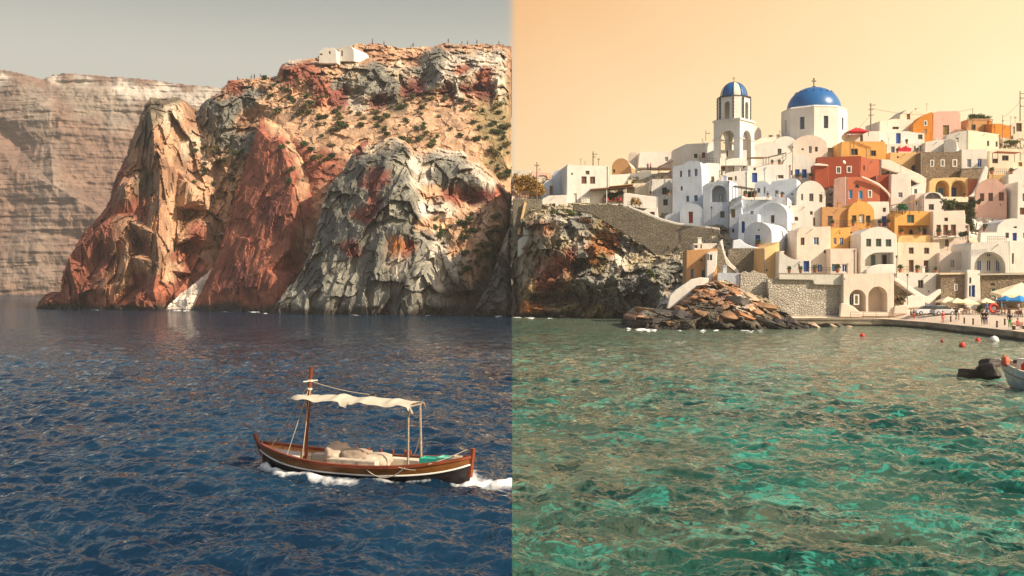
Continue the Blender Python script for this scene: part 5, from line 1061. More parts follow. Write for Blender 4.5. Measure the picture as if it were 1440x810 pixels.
# ---------------------------------------------------------------- boats
def hull_parts(L, B, root, sheer, keel, mats, trim=True, floor=.08, full=2.6):
    NS, NK = 40, 10
    us = [-1+2*i/NS for i in range(NS+1)]
    def half(u): return B/2*max(0.0, 1-abs(u)**full)**.8+.035
    def pt(u, s, side, inset=0.0):
        zs, zk = sheer(u), keel(u); b = max(.03, half(u)-inset)
        y = b*min(1, (math.sin(s*math.pi/2))**.62*(.86+.14*s)); z = zk+(zs-zk)*(s**1.35)
        rake = .06*L*(z-0.0)/1.0*(1 if u > 0 else .25)*abs(u)**6
        return Vector((u*L/2+rake*(1 if u > 0 else -1), side*y, z))
    def strip(s0, s1, n, inset=0.0, close=True):
        bm = bmesh.new()
        for side in (-1, 1):
            g = [[bm.verts.new(pt(u, s0+(s1-s0)*j/n, side, inset)) for j in range(n+1)] for u in us]
            for a, b in zip(g[:-1], g[1:]):
                for j in range(n):
                    bm.faces.new((a[j], b[j], b[j+1], a[j+1]) if side > 0 else (a[j+1], b[j+1], b[j], a[j]))
        bmesh.ops.remove_doubles(bm, verts=bm.verts, dist=1e-4)
        return bm
    link('hull', bm_mesh(strip(0, .74, 8), smooth=True), mats['hull'], root)
    link('side_strake', bm_mesh(strip(.755, .97, 3), smooth=True), mats['strake'], root)
    link('inner_planking', bm_mesh(strip(.35, .985, 4, .07), smooth=True), mats['inner'], root)
    def tube(s, r, out=0.0):
        bm = bmesh.new()
        for side in (-1, 1):
            pts = [pt(u, s, side)+Vector((0, side*out, 0)) for u in us]; path_tube(bm, pts, r, 6)
        return bm
    link('stripe', bm_mesh(tube(.748, .028, .01)), mats['stripe'], root)
    bm = bmesh.new()
    for side in (-1, 1):
        for a, b in zip(us[:-1], us[1:]):
            pa, pb = pt(a, 1, side), pt(b, 1, side); ia, ib = pt(a, 1, side, .12), pt(b, 1, side, .12)
            vs = [pa, pb, ib, ia]
            up = Vector((0, 0, .035)); od = Vector((0, side*.035, 0)); dn = Vector((0, 0, -.06))
            q = [bm.verts.new(v) for v in (pa+od+up, pb+od+up, ib+up, ia+up, pa+od+dn, pb+od+dn, ib+dn, ia+dn)]
            for f in ((0, 1, 2, 3), (4, 5, 1, 0), (7, 6, 2, 3)): bm.faces.new([q[i] for i in f])
    bmesh.ops.remove_doubles(bm, verts=bm.verts, dist=1e-4); bmesh.ops.recalc_face_normals(bm, faces=bm.faces)
    link('gunwale', bm_mesh(bm), mats['rail'], root)
    bm = bmesh.new()
    v0 = None
    for side in (1,):
        g = [(bm.verts.new((u*L/2, half(u)*.86, floor+.25*abs(u)**3)), bm.verts.new((u*L/2, -half(u)*.86, floor+.25*abs(u)**3))) for u in us[1:-1]]
        for a, b in zip(g[:-1], g[1:]): bm.faces.new((a[1], a[0], b[0], b[1]))
    link('floor_boards', bm_mesh(bm), mats['floor'], root)
    return pt, half
def woodm(name, c, rough=.5, sc=(1.2, 1.2, 9)):
    if name in MATS: return MATS[name]
    t = NT(name); v = t.coord(sc, obj=True); n = t.noise(v, 2.2, 6, .65, .6); m = t.noise(t.coord((1, 1, 1), obj=True), .9, 4)
    col = t.mix(t.ramp(n, [(.3, 0), (.7, 1)]), tuple(x*.6 for x in c), tuple(min(1, x*1.3) for x in c))
    col = t.mix(1.0, col, t.ramp(m, [(.3, .7), (.7, 1.2)]), 'MULTIPLY')
    MATS[name] = t.done(col, rough, t.bump(n, .3, .01), .4); return MATS[name]
boat = empty('wooden_boat', BOAT_C, BOAT_YAW, 'long dark wooden boat under a cream canopy motoring across the blue sea', 'boat')
mt = dict(hull=woodm('black_hull_paint', (.016, .013, .014), .3), strake=woodm('golden_brown_strake', (.20, .078, .018), .42), inner=woodm('varnished_planking', (.55, .24, .08), .45), stripe=plain('stripe_white', (.75, .74, .70), .5), rail=woodm('red_brown_rail', (.22, .05, .02), .38), floor=woodm('pale_floor_boards', (.50, .40, .28), .6))
sheer = lambda u:   .46+.38*abs(u)**2.3*(1.0 if u > 0 else .93)
keel = lambda u: -.42+.45*abs(u)**7
pt, half = hull_parts(7.7, 2.35, boat, sheer, keel, mt)
RB = mt['rail']
def post(u, h):
    def fn(bm):
        a = pt(u, .25, 1); a.y = 0; b = pt(u, 1, 1); b.y = 0
        bar(bm, a, b+(b-a).normalized()*h, .085, 6)
    return fn
quick('stem_post', post(1.0, .30), RB, boat); quick('stern_post', post(-1.0, .26), RB, boat)
def ribs(bm):
    for i in range(24):
        u = -.86+i*.075
        for s in (-1, 1):
            a = pt(u, .45, s, .09); b = pt(u, .96, s, .09); bar(bm, a, b, .03, 4)
quick('rib_frames', ribs, woodm('rib_wood', (.45, .19, .07)), boat)
for u in (.62, .30, -.12, -.52): quick('thwart', lambda bm: bx(bm, (u*4.05, 0, .36), (.24, half(u)*1.8, .05)), woodm('thwart_wood', (.34, .15, .06)), boat)
quick('fore_deck', lambda bm: bm.faces.new([bm.verts.new(v) for v in [(pt(u, .86, s, .06)) for u, s in ((.60, -1), (.72, -1), (.84, -1), (.95, -1), (.95, 1), (.84, 1), (.72, 1), (.60, 1))]]), plain('worn_white_deck', (.62, .55, .46), .6), boat)
quick('aft_deck', lambda bm: bm.faces.new([bm.verts.new(v) for v in [(pt(u, .84, s, .06)) for u, s in ((-.78, -1), (-.86, -1), (-.95, -1), (-.95, 1), (-.86, 1), (-.78, 1))]][::-1]), woodm('thwart_wood', (.34, .15, .06)), boat)
for u in (.36, .24, .12, .0, -.12, -.25, -.3):
    b = pt(u, 1, -1, .05); quick('thole_pin', lambda bm: (bar(bm, b, b+Vector((0, 0, .17)), .045, 5), bar(bm, b+Vector((.02, 0, .15)), b+Vector((.02, 0, .20)), .06, 5)), RB, boat)
WB = plain('bench_white', (.66, .60, .50), .6)
for x0, x1 in ((1.35, 2.35), (-1.95, -.6)): quick('side_bench', lambda bm: (bx(bm, ((x0+x1)/2, -.50, .27), (x1-x0, .06, .34)), bx(bm, ((x0+x1)/2, -.72, .44), (x1-x0, .48, .04))), WB, boat)
quick('fore_bench', lambda bm: bx(bm, (2.75, 0, .34), (.8, .9, .30)), WB, boat)
mast = quick('mast', lambda bm: (bar(bm, (2.30, .1, -.1), (2.02, .05, 3.5), .085, 8, .06), bar(bm, (2.28, .1, .45), (2.25, .1, .62), .12, 8)), RB, boat)
quick('mast_band', lambda bm: (bar(bm, (2.085, .06, 2.74), (2.075, .06, 2.80), .09, 8), bar(bm, (2.06, .06, 3.02), (2.055, .06, 3.08), .09, 8), bar(bm, (2.0, -.3, 3.03), (2.12, .4, 3.03), .02, 5)), plain('rope_white', (.6, .55, .45), .8), mast)
GW = woodm('grey_pole_wood', (.36, .29, .22), .7)
for y in (-.42, .38): quick('canopy_pole', lambda bm: bar(bm, (-1.88+y*.1, y, .3), (-1.86+y*.1, y*.85, 2.44), .038, 6), GW, boat)
# canopy: a slack sheet over a ridge rope, with bunched folds and a scalloped hem
rs = np.random.RandomState(5); nx, ny = 64, 16
xs = np.linspace(-1.98, 2.72, nx); vs = np.linspace(-1, 1, ny); gx, gv = np.meshgrid(xs, vs, indexing='ij')
sag = -.05*np.cos((gx-.3)*2*math.pi/1.28)-.03*np.cos(gx*5.1+1)
pk = .09*np.exp(-((gx-.85)/.16)**2)+.07*np.exp(-((gx+.15)/.2)**2)+.06*np.exp(-((gx+1.2)/.16)**2)
zr = 2.53+.020*gx+pk*(1-gv**2*.7)-.10*np.abs(gv)**1.8+sag*np.abs(gv)**2*.8-.08*np.exp(-((gx-2.85)/.25)**2)
nn = fbm(np.stack([gx.ravel()*2.2, gv.ravel()*1.6, gx.ravel()*0], 1), 3, 77).reshape(gx.shape); zr += .05*nn
hem = np.where(np.abs(gv) > .93, -.03-.025*np.sin(gx*9)-.13*(np.sin(gx*2.45+.5) > .93), 0); zr += hem
wv = .62*(1-.75*np.clip((gx-2.2)/.7, 0, 1)**1.5)
V = np.stack([gx.ravel(), (gv*wv).ravel(), zr.ravel()], 1); ii = np.arange(nx*ny).reshape(nx, ny)
q = np.stack([ii[:-1, :-1], ii[1:, :-1], ii[1:, 1:], ii[:-1, 1:]], -1).reshape(-1, 4)
tc_ = NT('cream_canvas'); n_ = tc_.noise(tc_.coord((1, 1, 1), obj=True), 2.5, 5, .6)
tr = tc_.n('ShaderNodeBsdfTranslucent'); tr.inputs[0].default_value = (.80, .55, .30, 1); mx = tc_.n('ShaderNodeMixShader'); mx.inputs[0].default_value = .32
tc_.done(tc_.mix(n_, (.80, .74, .60), (.70, .62, .47)), .85, tc_.bump(n_, .4, .03)); tc_.l(tc_.b.outputs[0], mx.inputs[1]); tc_.l(tr.outputs[0], mx.inputs[2]); tc_.l(mx.outputs[0], tc_.out.inputs[0])
can = link('canopy', np_mesh('canopy', V, q, True), tc_.m, boat)
quick('canopy_frame', lambda bm: (bar(bm, (-1.92, 0, 2.40), (2.4, 0, 2.47), .03, 6), bar(bm, (-1.88, -.5, 2.36), (-1.88, .5, 2.36), .03, 6), bar(bm, (-1.86, .42, 2.38), (-2.0, .42, 2.12), .07, 6)), GW, can)
RP = plain('rope_tan', (.42, .36, .28), .9)
def ropes():
    def sl(a, b, sag, r=.013, n=12):
        a = Vector(a); b = Vector(b)
        quick('rope', lambda bm: path_tube(bm, [a.lerp(b, i/n)+Vector((0, 0, -sag*4*(i/n)*(1-i/n))) for i in range(n+1)], r, 4), RP, boat)
    sl((2.06, .05, 3.03), (3.5, .25, .75), .03); sl((2.06, .05, 3.03), (-.2, .05, 2.66), .06); sl((2.06, 0, 3.03), (2.45, .85, .62), .02); sl((2.06, 0, 3.0), (1.85, .9, .5), .02); sl((2.15, .1, 2.5), (2.2, .25, .5), .1, .018); sl((2.62, .0, 2.4), (2.2, .1, 1.7), .06)
    sl((-1.86, -.4, 1.3), (-1.35, -.95, .55), .12); sl((-2.75, -.85, .60), (-3.75, 0, 1.0), .02); sl((-2.8, .85, .62), (-3.75, 0, 1.02), .03)
    sl((-.75, 1.2, .40), (-2.1, 1.12, .52), .30, .016); sl((-1.9, 1.14, .52), (-2.45, 1.05, .45), .02, .014)
    sl((3.98, .08, .9), (4.0, .12, -.3), 0, .02, 3)
ropes()
tag(boat, group='boats')
# cargo lying in the boat
def lump(bm, c, s, seed, rz=0, sub=3):
    r = bmesh.ops.create_icosphere(bm, subdivisions=sub, radius=.5)
    pts = np.array([v.co for v in r['verts']]); n = fbm(pts*3.2+seed*7, 4, seed); m = ridged(pts*2.6+seed*3, 3, seed)
    for v, a, b in zip(r['verts'], n, m):
        d = v.co.normalized(); e = Vector([math.copysign(abs(x)**.6, x) for x in d])
        v.co = Matrix.Rotation(rz, 3, 'Z') @ Vector((e.x*s[0]/2, e.y*s[1]/2, e.z*s[2]/2))*(1+.22*a+.20*b)+Vector(c)
def creased(name, c):
    t = NT(name); v = t.coord((1, 1, 1), obj=True); rn = t.n('ShaderNodeTexNoise', noise_type='RIDGED_MULTIFRACTAL'); t.l(v, rn.inputs['Vector']); rn.inputs['Scale'].default_value = 2.6; rn.inputs['Detail'].default_value = 4
    n = t.noise(v, 2.0, 5)
    return t.done(t.mix(t.ramp(n, [(.35, 0), (.65, 1)]), tuple(x*.72 for x in c), tuple(x*1.15 for x in c)), .9, t.bump(rn.outputs['Fac'], .9, .12))
def in_boat(name, fn, mat, label, cat, loc, rz=0, smooth=True, grp='cargo in the wooden boat'):
    o = quick(name, fn, mat, None, smooth); o.matrix_world = Matrix.Translation(BOAT_C) @ Matrix.Rotation(BOAT_YAW, 4, 'Z') @ Matrix.Translation(loc) @ Matrix.Rotation(rz, 4, 'Z')
    return tag(o, label, cat, grp)
CV = creased('pale_canvas', (.52, .42, .33))
in_boat('canvas_bundle', lambda bm: (lump(bm, (0, 0, .28), (.75, .9, .62), 3), lump(bm, (.1, -.1, .52), (.3, .4, .35), 4)), CV, 'peaked pale canvas bundle nearest the mast in the wooden boat', 'bundle', (1.05, -.05, .30), .2)
in_boat('canvas_bundle', lambda bm: (lump(bm, (0, 0, .22), (1.0, .85, .52), 5), lump(bm, (-.1, .3, .1), (.9, .4, .4), 6)), creased('grey_tarpaulin', (.33, .26, .20)), 'brownish tarpaulin bundle tied with rope in the middle of the boat', 'bundle', (.30, 0, .32), -.1)
in_boat('canvas_bundle', lambda bm: lump(bm, (0, 0, .18), (.95, .8, .46), 8), CV, 'low flat pale bundle aft of the tarpaulin in the boat', 'bundle', (-.48, 0, .30), .15)
def crate(bm):
    bx(bm, (0, 0, .12), (.58, .34, .24)); 
    for z in (.05, .13, .21): bx(bm, (0, .172, z), (.6, .02, .05))
for j, x in enumerate((.62, .02, -.55)):
    in_boat('crate', crate, plain('crate_grey_white', (.52, .46, .38), .8, .25, 6), 'whitewashed slatted crate beside the bundles, %s of three' % ('foremost', 'middle', 'aftmost')[j], 'crate', (x, .66, .34), .03*j, False)
def tub(bm):
    for (c, s) in (((0, .22, .15), (.62, .04, .3)), ((0, -.22, .15), (.62, .04, .3)), ((.29, 0, .15), (.04, .40, .3)), ((-.29, 0, .15), (.04, .40, .3)), ((0, 0, .02), (.56, .42, .03)), ((0, 0, .26), (.55, .41, .02))): bx(bm, c, s)
TQ = plain('turquoise_plastic', (.03, .36, .28), .45)
in_boat('fish_box', tub, TQ, 'turquoise box nearer the middle of the wooden boat', 'box', (-2.5, .05, .40), .05, False)
in_boat('fish_box', tub, plain('pale_turquoise_plastic', (.14, .50, .40), .45), 'paler turquoise box nearer the stern of the wooden boat', 'box', (-3.12, .05, .46), -.05, False)
in_boat('rope_coil', lambda bm: [path_tube(bm, [(r*math.cos(a*.5), r*math.sin(a*.5), z) for a in range(14)], .03, 5) for r, z in ((.2, .03), (.17, .08), (.2, .13), (.15, .17))], RP, 'coil of pale rope by the stern post', 'rope', (-3.45, .05, .62), 0, False)
# weathered fishing boat moored at the right edge, bow pointing away into the bay
FB = P(1428, 545, 62.0); FB.z = 0
fy = math.radians(112)
fb = empty('fishing_boat', (32.75, 61.2, 0), fy, 'weathered blue and white fishing boat cut off by the right edge', 'boat', 'boats')
t = NT('peeling_boat_paint'); v = t.coord((1, 1, 1), obj=True); n1 = t.noise(v, .9, 5, .6); n2 = t.noise(v, 1.7, 5, .65, .8)
cp = t.mix(t.ramp(n1, [(.44, 0), (.5, 1)]), (.42, .52, .60), (.62, .62, .55)); cp = t.mix(t.ramp(n2, [(.60, 0), (.64, 1)]), cp, (.42, .30, .08)); cp = t.mix(t.ramp(n2, [(.30, 1), (.36, 0)]), cp, (.10, .22, .38))
t.done(cp, .6, t.bump(n2, .3, .02))
m2 = dict(hull=t.m, strake=t.m, inner=plain('boat_inner_cream', (.55, .48, .38), .7), stripe=plain('rust_stripe', (.28, .12, .05), .7), rail=plain('boat_rail_cream', (.66, .58, .44), .6), floor=plain('boat_deck_peach', (.60, .45, .33), .7))
pt2, half2 = hull_parts(7.4, 2.7, fb, lambda u: 1.02+.55*max(0, u)**2+.12*u*u, lambda u: -.35+.45*max(0, u)**6, m2, floor=.95, full=3.0)
quick('stem_post', lambda bm: bar(bm, (3.62, 0, .2), (4.05, 0, 1.95), .09, 6), plain('stem_ochre', (.42, .25, .10), .7), fb)
quick('bow_rail', lambda bm: [bar(bm, pt2(u, 1, s), pt2(u, 1, s)+Vector((0, 0, .4)), .025, 5) for u in (.3, .55, .8) for s in (-1, 1)], GW, fb)
def on_fb(name, fn, mat, label, cat, loc, smooth=False):
    o = quick(name, fn, mat, None, smooth); o.matrix_world = Matrix.Translation(fb.location) @ Matrix.Rotation(fy, 4, 'Z') @ Matrix.Translation(loc); return tag(o, label, cat, 'gear on the fishing boat')
on_fb('fish_box', lambda bm: (bx(bm, (0, 0, .32), (.55, .45, .64)), bx(bm, (0, 0, .66), (.6, .5, .06))), plain('polystyrene_white', (.78, .74, .66), .8), 'tall white box on the foredeck of the fishing boat', 'box', (2.3, .35, 1.15))
on_fb('petrol_can', lambda bm: (bx(bm, (0, 0, .22), (.34, .24, .44)), bar(bm, (.1, 0, .44), (.1, 0, .54), .04), bar(bm, (-.12, 0, .5), (.08, 0, .5), .025)), plain('can_red', (.55, .03, .02), .45), 'red fuel can standing on the fishing boat deck', 'fuel can', (1.75, .85, 1.12))
on_fb('fender', lambda bm: lump(bm, (0, 0, 0), (.42, .42, .6), 9, 0, 2), plain('fender_coral', (.60, .13, .07), .5), 'coral red fender hanging at the bow of the fishing boat', 'fender', (3.3, .75, 1.62), True)
on_fb('net_pile', lambda bm: (lump(bm, (0, 0, .2), (1.3, 1.0, .6), 12), lump(bm, (.3, .2, .5), (.6, .5, .4), 13)), plain('net_rust', (.30, .13, .08), .9, .4, 9, .2, .8), 'heap of rusty brown nets on the fishing boat', 'net', (.3, .1, 1.05), True)
on_fb('rope_coil', lambda bm: [path_tube(bm, [(.3*math.cos(a*.5), .3*math.sin(a*.5), z) for a in range(14)], .04, 5) for z in (.04, .11, .18)], plain('rope_dark', (.06, .06, .06), .9), 'black coil of rope at the very bow of the fishing boat', 'rope', (2.95, 0, 1.5))
# rocks beside it
def boulder(bm, s, seed, cuts=9):
    r = bmesh.ops.create_icosphere(bm, subdivisions=3, radius=1); rs = random.Random(seed)
    pl = []
    for _ in range(cuts):
        n = Vector((rs.gauss(0, 1), rs.gauss(0, 1), rs.gauss(0, .8))).normalized(); pl.append((n, rs.uniform(.34, .74)))
    pts = []
    for v in r['verts']:
        for n, d in pl:
            e = v.co.dot(n)-d
            if e > 0: v.co -= n*e*.95
        pts.append(v.co[:])
    nz = fbm(np.array(pts)*3+seed, 3, seed)
    for v, a in zip(r['verts'], nz): v.co = Vector((v.co.x*s[0], v.co.y*s[1], v.co.z*s[2]))*(1+.10*a)
DR = plain('wet_dark_rock', (.022, .016, .013), .6, .5, 1.6, .4, .8)
for (px, py, D, s, rz, m, lab) in [(1365, 529, 70.5, (1.2, .9, .95), .2, DR, 'low rounded black rock left of the fishing boat, nearest the open water'), (1392, 527, 69.5, (1.15, 1.0, .80), 2.9, DR, 'larger brown-black rock against the bow of the fishing boat'), (1377, 520, 71.5, (.85, .6, .40), 3.0, plain('rust_rock', (.17, .075, .035), .8, .5, 1.6, .3, .8), 'rust coloured rock resting between the black rocks')]:
    o = quick('rock', lambda bm: boulder(bm, s, int(px)+3, 14), m); o.location = P(px, py, D); o.rotation_euler = (.05, .1, rz); tag(o, lab, 'rock', 'rocks by the fishing boat')
o = quick('rock', lambda bm: boulder(bm, (1.3, .9, .42), 77, 6), DR); o.location = P(1393, 512.5, 72); o.rotation_euler = (0, 0, .1); tag(o, 'flat dark slab rock topping the pile by the fishing boat', 'rock', 'rocks by the fishing boat')
# buoys
def buoy(px, py, r, mat, lab, cat='buoy'):
    D = DW(py); o = empty('buoy', ((px-720)/F*D, D, .1), 0, lab, cat, 'buoys in the bay')
    link('float', bm_mesh(lathe([(.01, -r*.8), (r*.7, -r*.5), (r, 0), (r*.72, r*.7), (.12*r, r), (.01, r*1.02)], 16), smooth=True), mat, o)
    quick('mooring_ring', lambda bm: bar(bm, (0, 0, r*.95), (0, 0, r*1.3), r*.14, 6), plain('rail_iron', (.10, .085, .07), .6), o)
BR = plain('buoy_red', (.62, .035, .02), .4)
buoy(1353, 487, .34, BR, 'round red buoy nearest the camera in the bay'); buoy(1375, 480, .30, BR, 'red buoy close to the white float by the quay'); buoy(1212.5, 473, .30, BR, 'single red buoy off the boathouse, far left of the others'); buoy(1325, 481, .2, plain('buoy_dull_red', (.32, .05, .03), .5), 'small dull red buoy left of the round red one')
buoy(1398, 480, .55, plain('float_white', (.78, .74, .70), .5), 'big white float under the quay wall', 'float')
# ---------------------------------------------------------------- people
SKIN = plain('skin', (.42, .23, .15), .6); HAIR = plain('dark_hair', (.03, .02, .015), .7)
POSE = {
 'stand': dict(J=dict(p=(0, 0, .92), s=(0, 0, 1.18), c=(0, .01, 1.38), n=(0, .0, 1.52), h=(0, -.01, 1.62), t=(0, 0, 1.72), la=(.19, .01, 1.42), lb=(.25, .02, 1.14), lc=(.25, -.06, .90), ra=(-.19, .01, 1.42), rb=(-.25, .03, 1.14), rc=(-.24, -.05, .90), lh=(.09, 0, .86), lk=(.10, -.02, .49), lf=(.10, .02, .09), lt=(.11, -.14, .04), rh=(-.09, 0, .86), rk=(-.11, -.01, .49), rf=(-.12, .03, .09), rt=(-.14, -.13, .04))),
 'walk': dict(J=dict(p=(0, 0, .90), s=(0, -.01, 1.16), c=(0, -.03, 1.36), n=(0, -.05, 1.50), h=(0, -.07, 1.60), t=(0, -.06, 1.70), la=(.19, -.02, 1.40), lb=(.24, .12, 1.15), lc=(.24, .06, .92), ra=(-.19, -.03, 1.40), rb=(-.24, -.16, 1.16), rc=(-.22, -.34, 1.02), lh=(.09, 0, .85), lk=(.10, -.18, .50), lf=(.10, -.22, .10), lt=(.10, -.37, .07), rh=(-.09, 0, .85), rk=(-.10, .06, .48), rf=(-.10, .30, .16), rt=(-.10, .20, .05))),
 'sit': dict(J=dict(p=(0, 0, .46), s=(0, .02, .72), c=(0, .0, .92), n=(0, -.02, 1.06), h=(0, -.04, 1.16), t=(0, -.03, 1.26), la=(.19, 0, .96), lb=(.25, -.08, .72), lc=(.20, -.30, .64), ra=(-.19, 0, .96), rb=(-.25, -.06, .72), rc=(-.18, -.28, .62), lh=(.10, -.02, .44), lk=(.13, -.42, .46), lf=(.12, -.42, .09), lt=(.13, -.56, .05), rh=(-.10, -.02, .44), rk=(-.13, -.42, .46), rf=(-.14, -.38, .09), rt=(-.15, -.52, .05)))}
BONES = ['ps', 'sc', 'cn', 'nh', 'ht', 'c la', 'la lb', 'lb lc', 'c ra', 'ra rb', 'rb rc', 'p lh', 'lh lk', 'lk lf', 'lf lt', 'p rh', 'rh rk', 'rk rf', 'rf rt']
RAD = dict(p=.125, s=.115, c=.135, n=.052, h=.088, t=.07, la=.062, lb=.043, lc=.034, ra=.062, rb=.043, rc=.034, lh=.088, lk=.058, lf=.042, lt=.032, rh=.088, rk=.058, rf=.042, rt=.032)
def skin_mesh(name, J, bones, grow=0.0, root='p'):
    names = []
    for b in bones:
        for k in b.split() if ' ' in b else list(b):
            if k not in names: names.append(k)
    me = bpy.data.meshes.new(name); me.from_pydata([J[k] for k in names], [tuple(names.index(k) for k in (b.split() if ' ' in b else list(b))) for b in bones], [])
    o = bpy.data.objects.new(name, me); COL.objects.link(o)
    md = o.modifiers.new('skin', 'SKIN'); sub = o.modifiers.new('sub', 'SUBSURF'); sub.levels = sub.render_levels = 1
    for k, v in zip(names, me.skin_vertices[0].data):
        v.radius = (RAD[k]+grow,)*2; v.use_root = k == (root if root in names else names[0])
    dg = bpy.context.evaluated_depsgraph_get(); m2 = bpy.data.meshes.new_from_object(o.evaluated_get(dg)); bpy.data.objects.remove(o); bpy.data.meshes.remove(me)
    m2.name = name
    for p in m2.polygons: p.use_smooth = True
    m2.materials.clear(); m2.materials.append(SKIN)
    return m2
PM = {}
for k, d in POSE.items():
    J = d['J']
    body = skin_mesh('body', J, BONES)
    shirt = skin_mesh('shirt', J, ['ps', 'sc', 'c la', 'la lb', 'c ra', 'ra rb'], .02)
    trou = skin_mesh('trousers', J, ['p lh', 'lh lk', 'lk lf', 'p rh', 'rh rk', 'rk rf'], .016)
    bm = bmesh.new(); h, tt = Vector(J['h']), Vector(J['t'])
    bmesh.ops.create_uvsphere(bm, u_segments=14, v_segments=9, radius=.118, matrix=Matrix.Translation(h.lerp(tt, .55)+Vector((0, .022, .012))))
    bmesh.ops.delete(bm, geom=[v for v in bm.verts if v.co.z < h.z+.0 or (v.co.y < h.y-.05 and v.co.z < h.z+.08)], context='VERTS')
    hair = bm_mesh(bm, 'hair', True); hair.materials.append(HAIR)
    bm = bmesh.new(); f = h+Vector((0, -.085, .02))
    for s in (-1, 1): bmesh.ops.create_icosphere(bm, subdivisions=1, radius=.013, matrix=Matrix.Translation(f+Vector((s*.035, 0, .015))))
    bmesh.ops.create_icosphere(bm, subdivisions=1, radius=.017, matrix=Matrix.Translation(f+Vector((0, -.015, -.01)))); bx(bm, f+Vector((0, .0, -.05)), (.045, .02, .012))
    face = bm_mesh(bm, 'face'); face.materials.append(plain('face_dark', (.16, .07, .05), .6))
    PM[k] = (body, shirt, trou, hair, face)
CL = dict(black=(.015, .015, .018), red=(.50, .03, .025), white=(.75, .72, .68), blue=(.03, .10, .38), navy=(.02, .03, .09), green=(.08, .32, .06), grey=(.22, .22, .23), tan=(.40, .28, .16), teal=(.04, .25, .28), pink=(.60, .22, .20))
def cloth(c): return plain('cloth_'+c, CL[c], .85)
def person(loc, rz, pose, top, bottom, label, group='people on the quay', sc=1.0):
    o = empty('person', loc, rz, label, 'person', group); o.scale = (sc,)*3
    for nm, me, m in zip(('body', 'shirt', 'trousers', 'hair', 'face'), PM[pose], (None, cloth(top), cloth(bottom), None, None)):
        c = bpy.data.objects.new(nm, me); COL.objects.link(c); c.parent = o
        if m is not None: c.material_slots[0].link = 'OBJECT'; c.material_slots[0].material = m
    return o
def pq(px, py, *a, **k): return person(quay_pt(px, py), *a, **k)
pq(1254.5, 440, 2.6, 'stand', 'black', 'black', 'person in black standing by the boathouse corner', sc=1.05)
pq(1281, 446, 1.2, 'sit', 'black', 'red', 'person in black top sitting at the quay edge near the blue-covered car')
pq(1285, 448.5, .4, 'stand', 'navy', 'red', 'person in red shorts bending at the quay edge by the car', sc=.85)
pq(1326, 454.5, .2, 'stand', 'red', 'pink', 'person in a red shirt at the quay edge below the silver car')
pq(1344.5, 450, 2.0, 'walk', 'black', 'grey', 'person in black walking beside a scooter near the cream parasol')
pq(1348.5, 450, .9, 'stand', 'white', 'tan', 'person in white shirt and tan trousers near the first bollard')
pq(1382, 456.5, 3.0, 'stand', 'black', 'black', 'left one of two people in black standing side by side', sc=1.1)
pq(1386.5, 457, 2.7, 'stand', 'black', 'navy', 'right one of two people in black standing side by side', sc=1.1)
pq(1388, 440.5, .5, 'stand', 'blue', 'blue', 'person all in bright blue beside the pointed white sail')
pq(1408.5, 441, 1.0, 'stand', 'teal', 'tan', 'person in teal top among the cafe tables')
pq(1413, 442, 2.2, 'walk', 'grey', 'pink', 'person in grey top walking under the blue parasols')
pq(1420, 461, 2.4, 'stand', 'navy', 'green', 'person in navy top and green trousers on the quay edge', sc=1.1)
pq(1431, 462.5, .6, 'sit', 'red', 'grey', 'person in red sitting on the bench at the right edge')
pq(1432, 441, 1.5, 'stand', 'white', 'grey', 'person in white under the blue parasol at the right')
person(P(897+14, 240.2, 232.5), .3, 'stand', 'navy', 'navy', 'person in dark blue on the upper white terrace', 'people in the village')
person(P(915, 240.0, 233), .9, 'stand', 'red', 'black', 'person in a red top on the upper white terrace', 'people in the village')
person(P(1079.5, 278.2, 206.8), .3, 'sit', 'black', 'tan', 'person in black sitting on the white terrace by the scalloped gable', 'people in the village')
for i, (px, c) in enumerate([(333, 'black'), (352, 'grey'), (357, 'black'), (366, 'navy'), (522, 'black'), (541, 'grey'), (577, 'black'), (582, 'black'), (630, 'black'), (651, 'navy'), (657, 'grey'), (669, 'black'), (700, 'grey')]):
    q = on_relief('upper_slope', px, 50); i0 = None
    xx, yy, V = RELIEFS['upper_slope']; m = np.abs(xx-px) < 1.6; q = Vector(V[np.where(m)[0][V[m][:, 2].argmax()]])
    person(q+Vector((0, .4, -.1)), i*1.3, ('stand', 'walk')[i % 2], c, 'black', 'tiny dark walker on the skyline of the red cliff', 'walkers on the cliff skyline', 1.0 if i % 3 else .75)
# ---------------------------------------------------------------- poles and lamps
PW = plain('pole_wood', (.20, .13, .08), .8); IR = plain('rail_iron', (.10, .085, .07), .6)
def pole(px, yt, yb, D, label, arms=(), r=.14, mat=None, cat='utility pole'):
    b = P(px, yb, D); h = (yb-yt)/F*D
    o = empty('utility_pole', b, 0, label, cat, 'poles of the village')
    quick('shaft', lambda bm: bar(bm, (0, 0, -1.5), (0, 0, h), r, 8, r*.7), mat or PW, o)
    for (fy, w_, off) in arms:
        quick('crossarm', lambda bm: (bx(bm, (off, -r-.04, h*fy), (w_, .12, .14)), [bar(bm, (off+s*w_*.42, -r-.04, h*fy), (off+s*w_*.42, -r-.04, h*fy+.28), .06, 5) for s in (-1, 1)]), mat or PW, o)
    return o
def lamp(px, yt, yb, D, label, hang=.5, r=.07):
    b = P(px, yb, D); h = (yb-yt)/F*D
    o = empty('street_lamp', b, 0, label, 'street lamp', 'street lamps of the village')
    quick('post', lambda bm: bar(bm, (0, 0, -.6), (0, 0, h), r, 8, r*.7), PW, o)
    quick('lantern', lambda bm: (add(bm, lathe([(.01, .34), (.22, .22), (.12, -.1), (.01, -.12)], 8), Matrix.Translation((0, 0, h+.05))), bar(bm, (0, 0, h-.25), (hang, 0, h-.1), .03, 5)), IR, o)
    return o
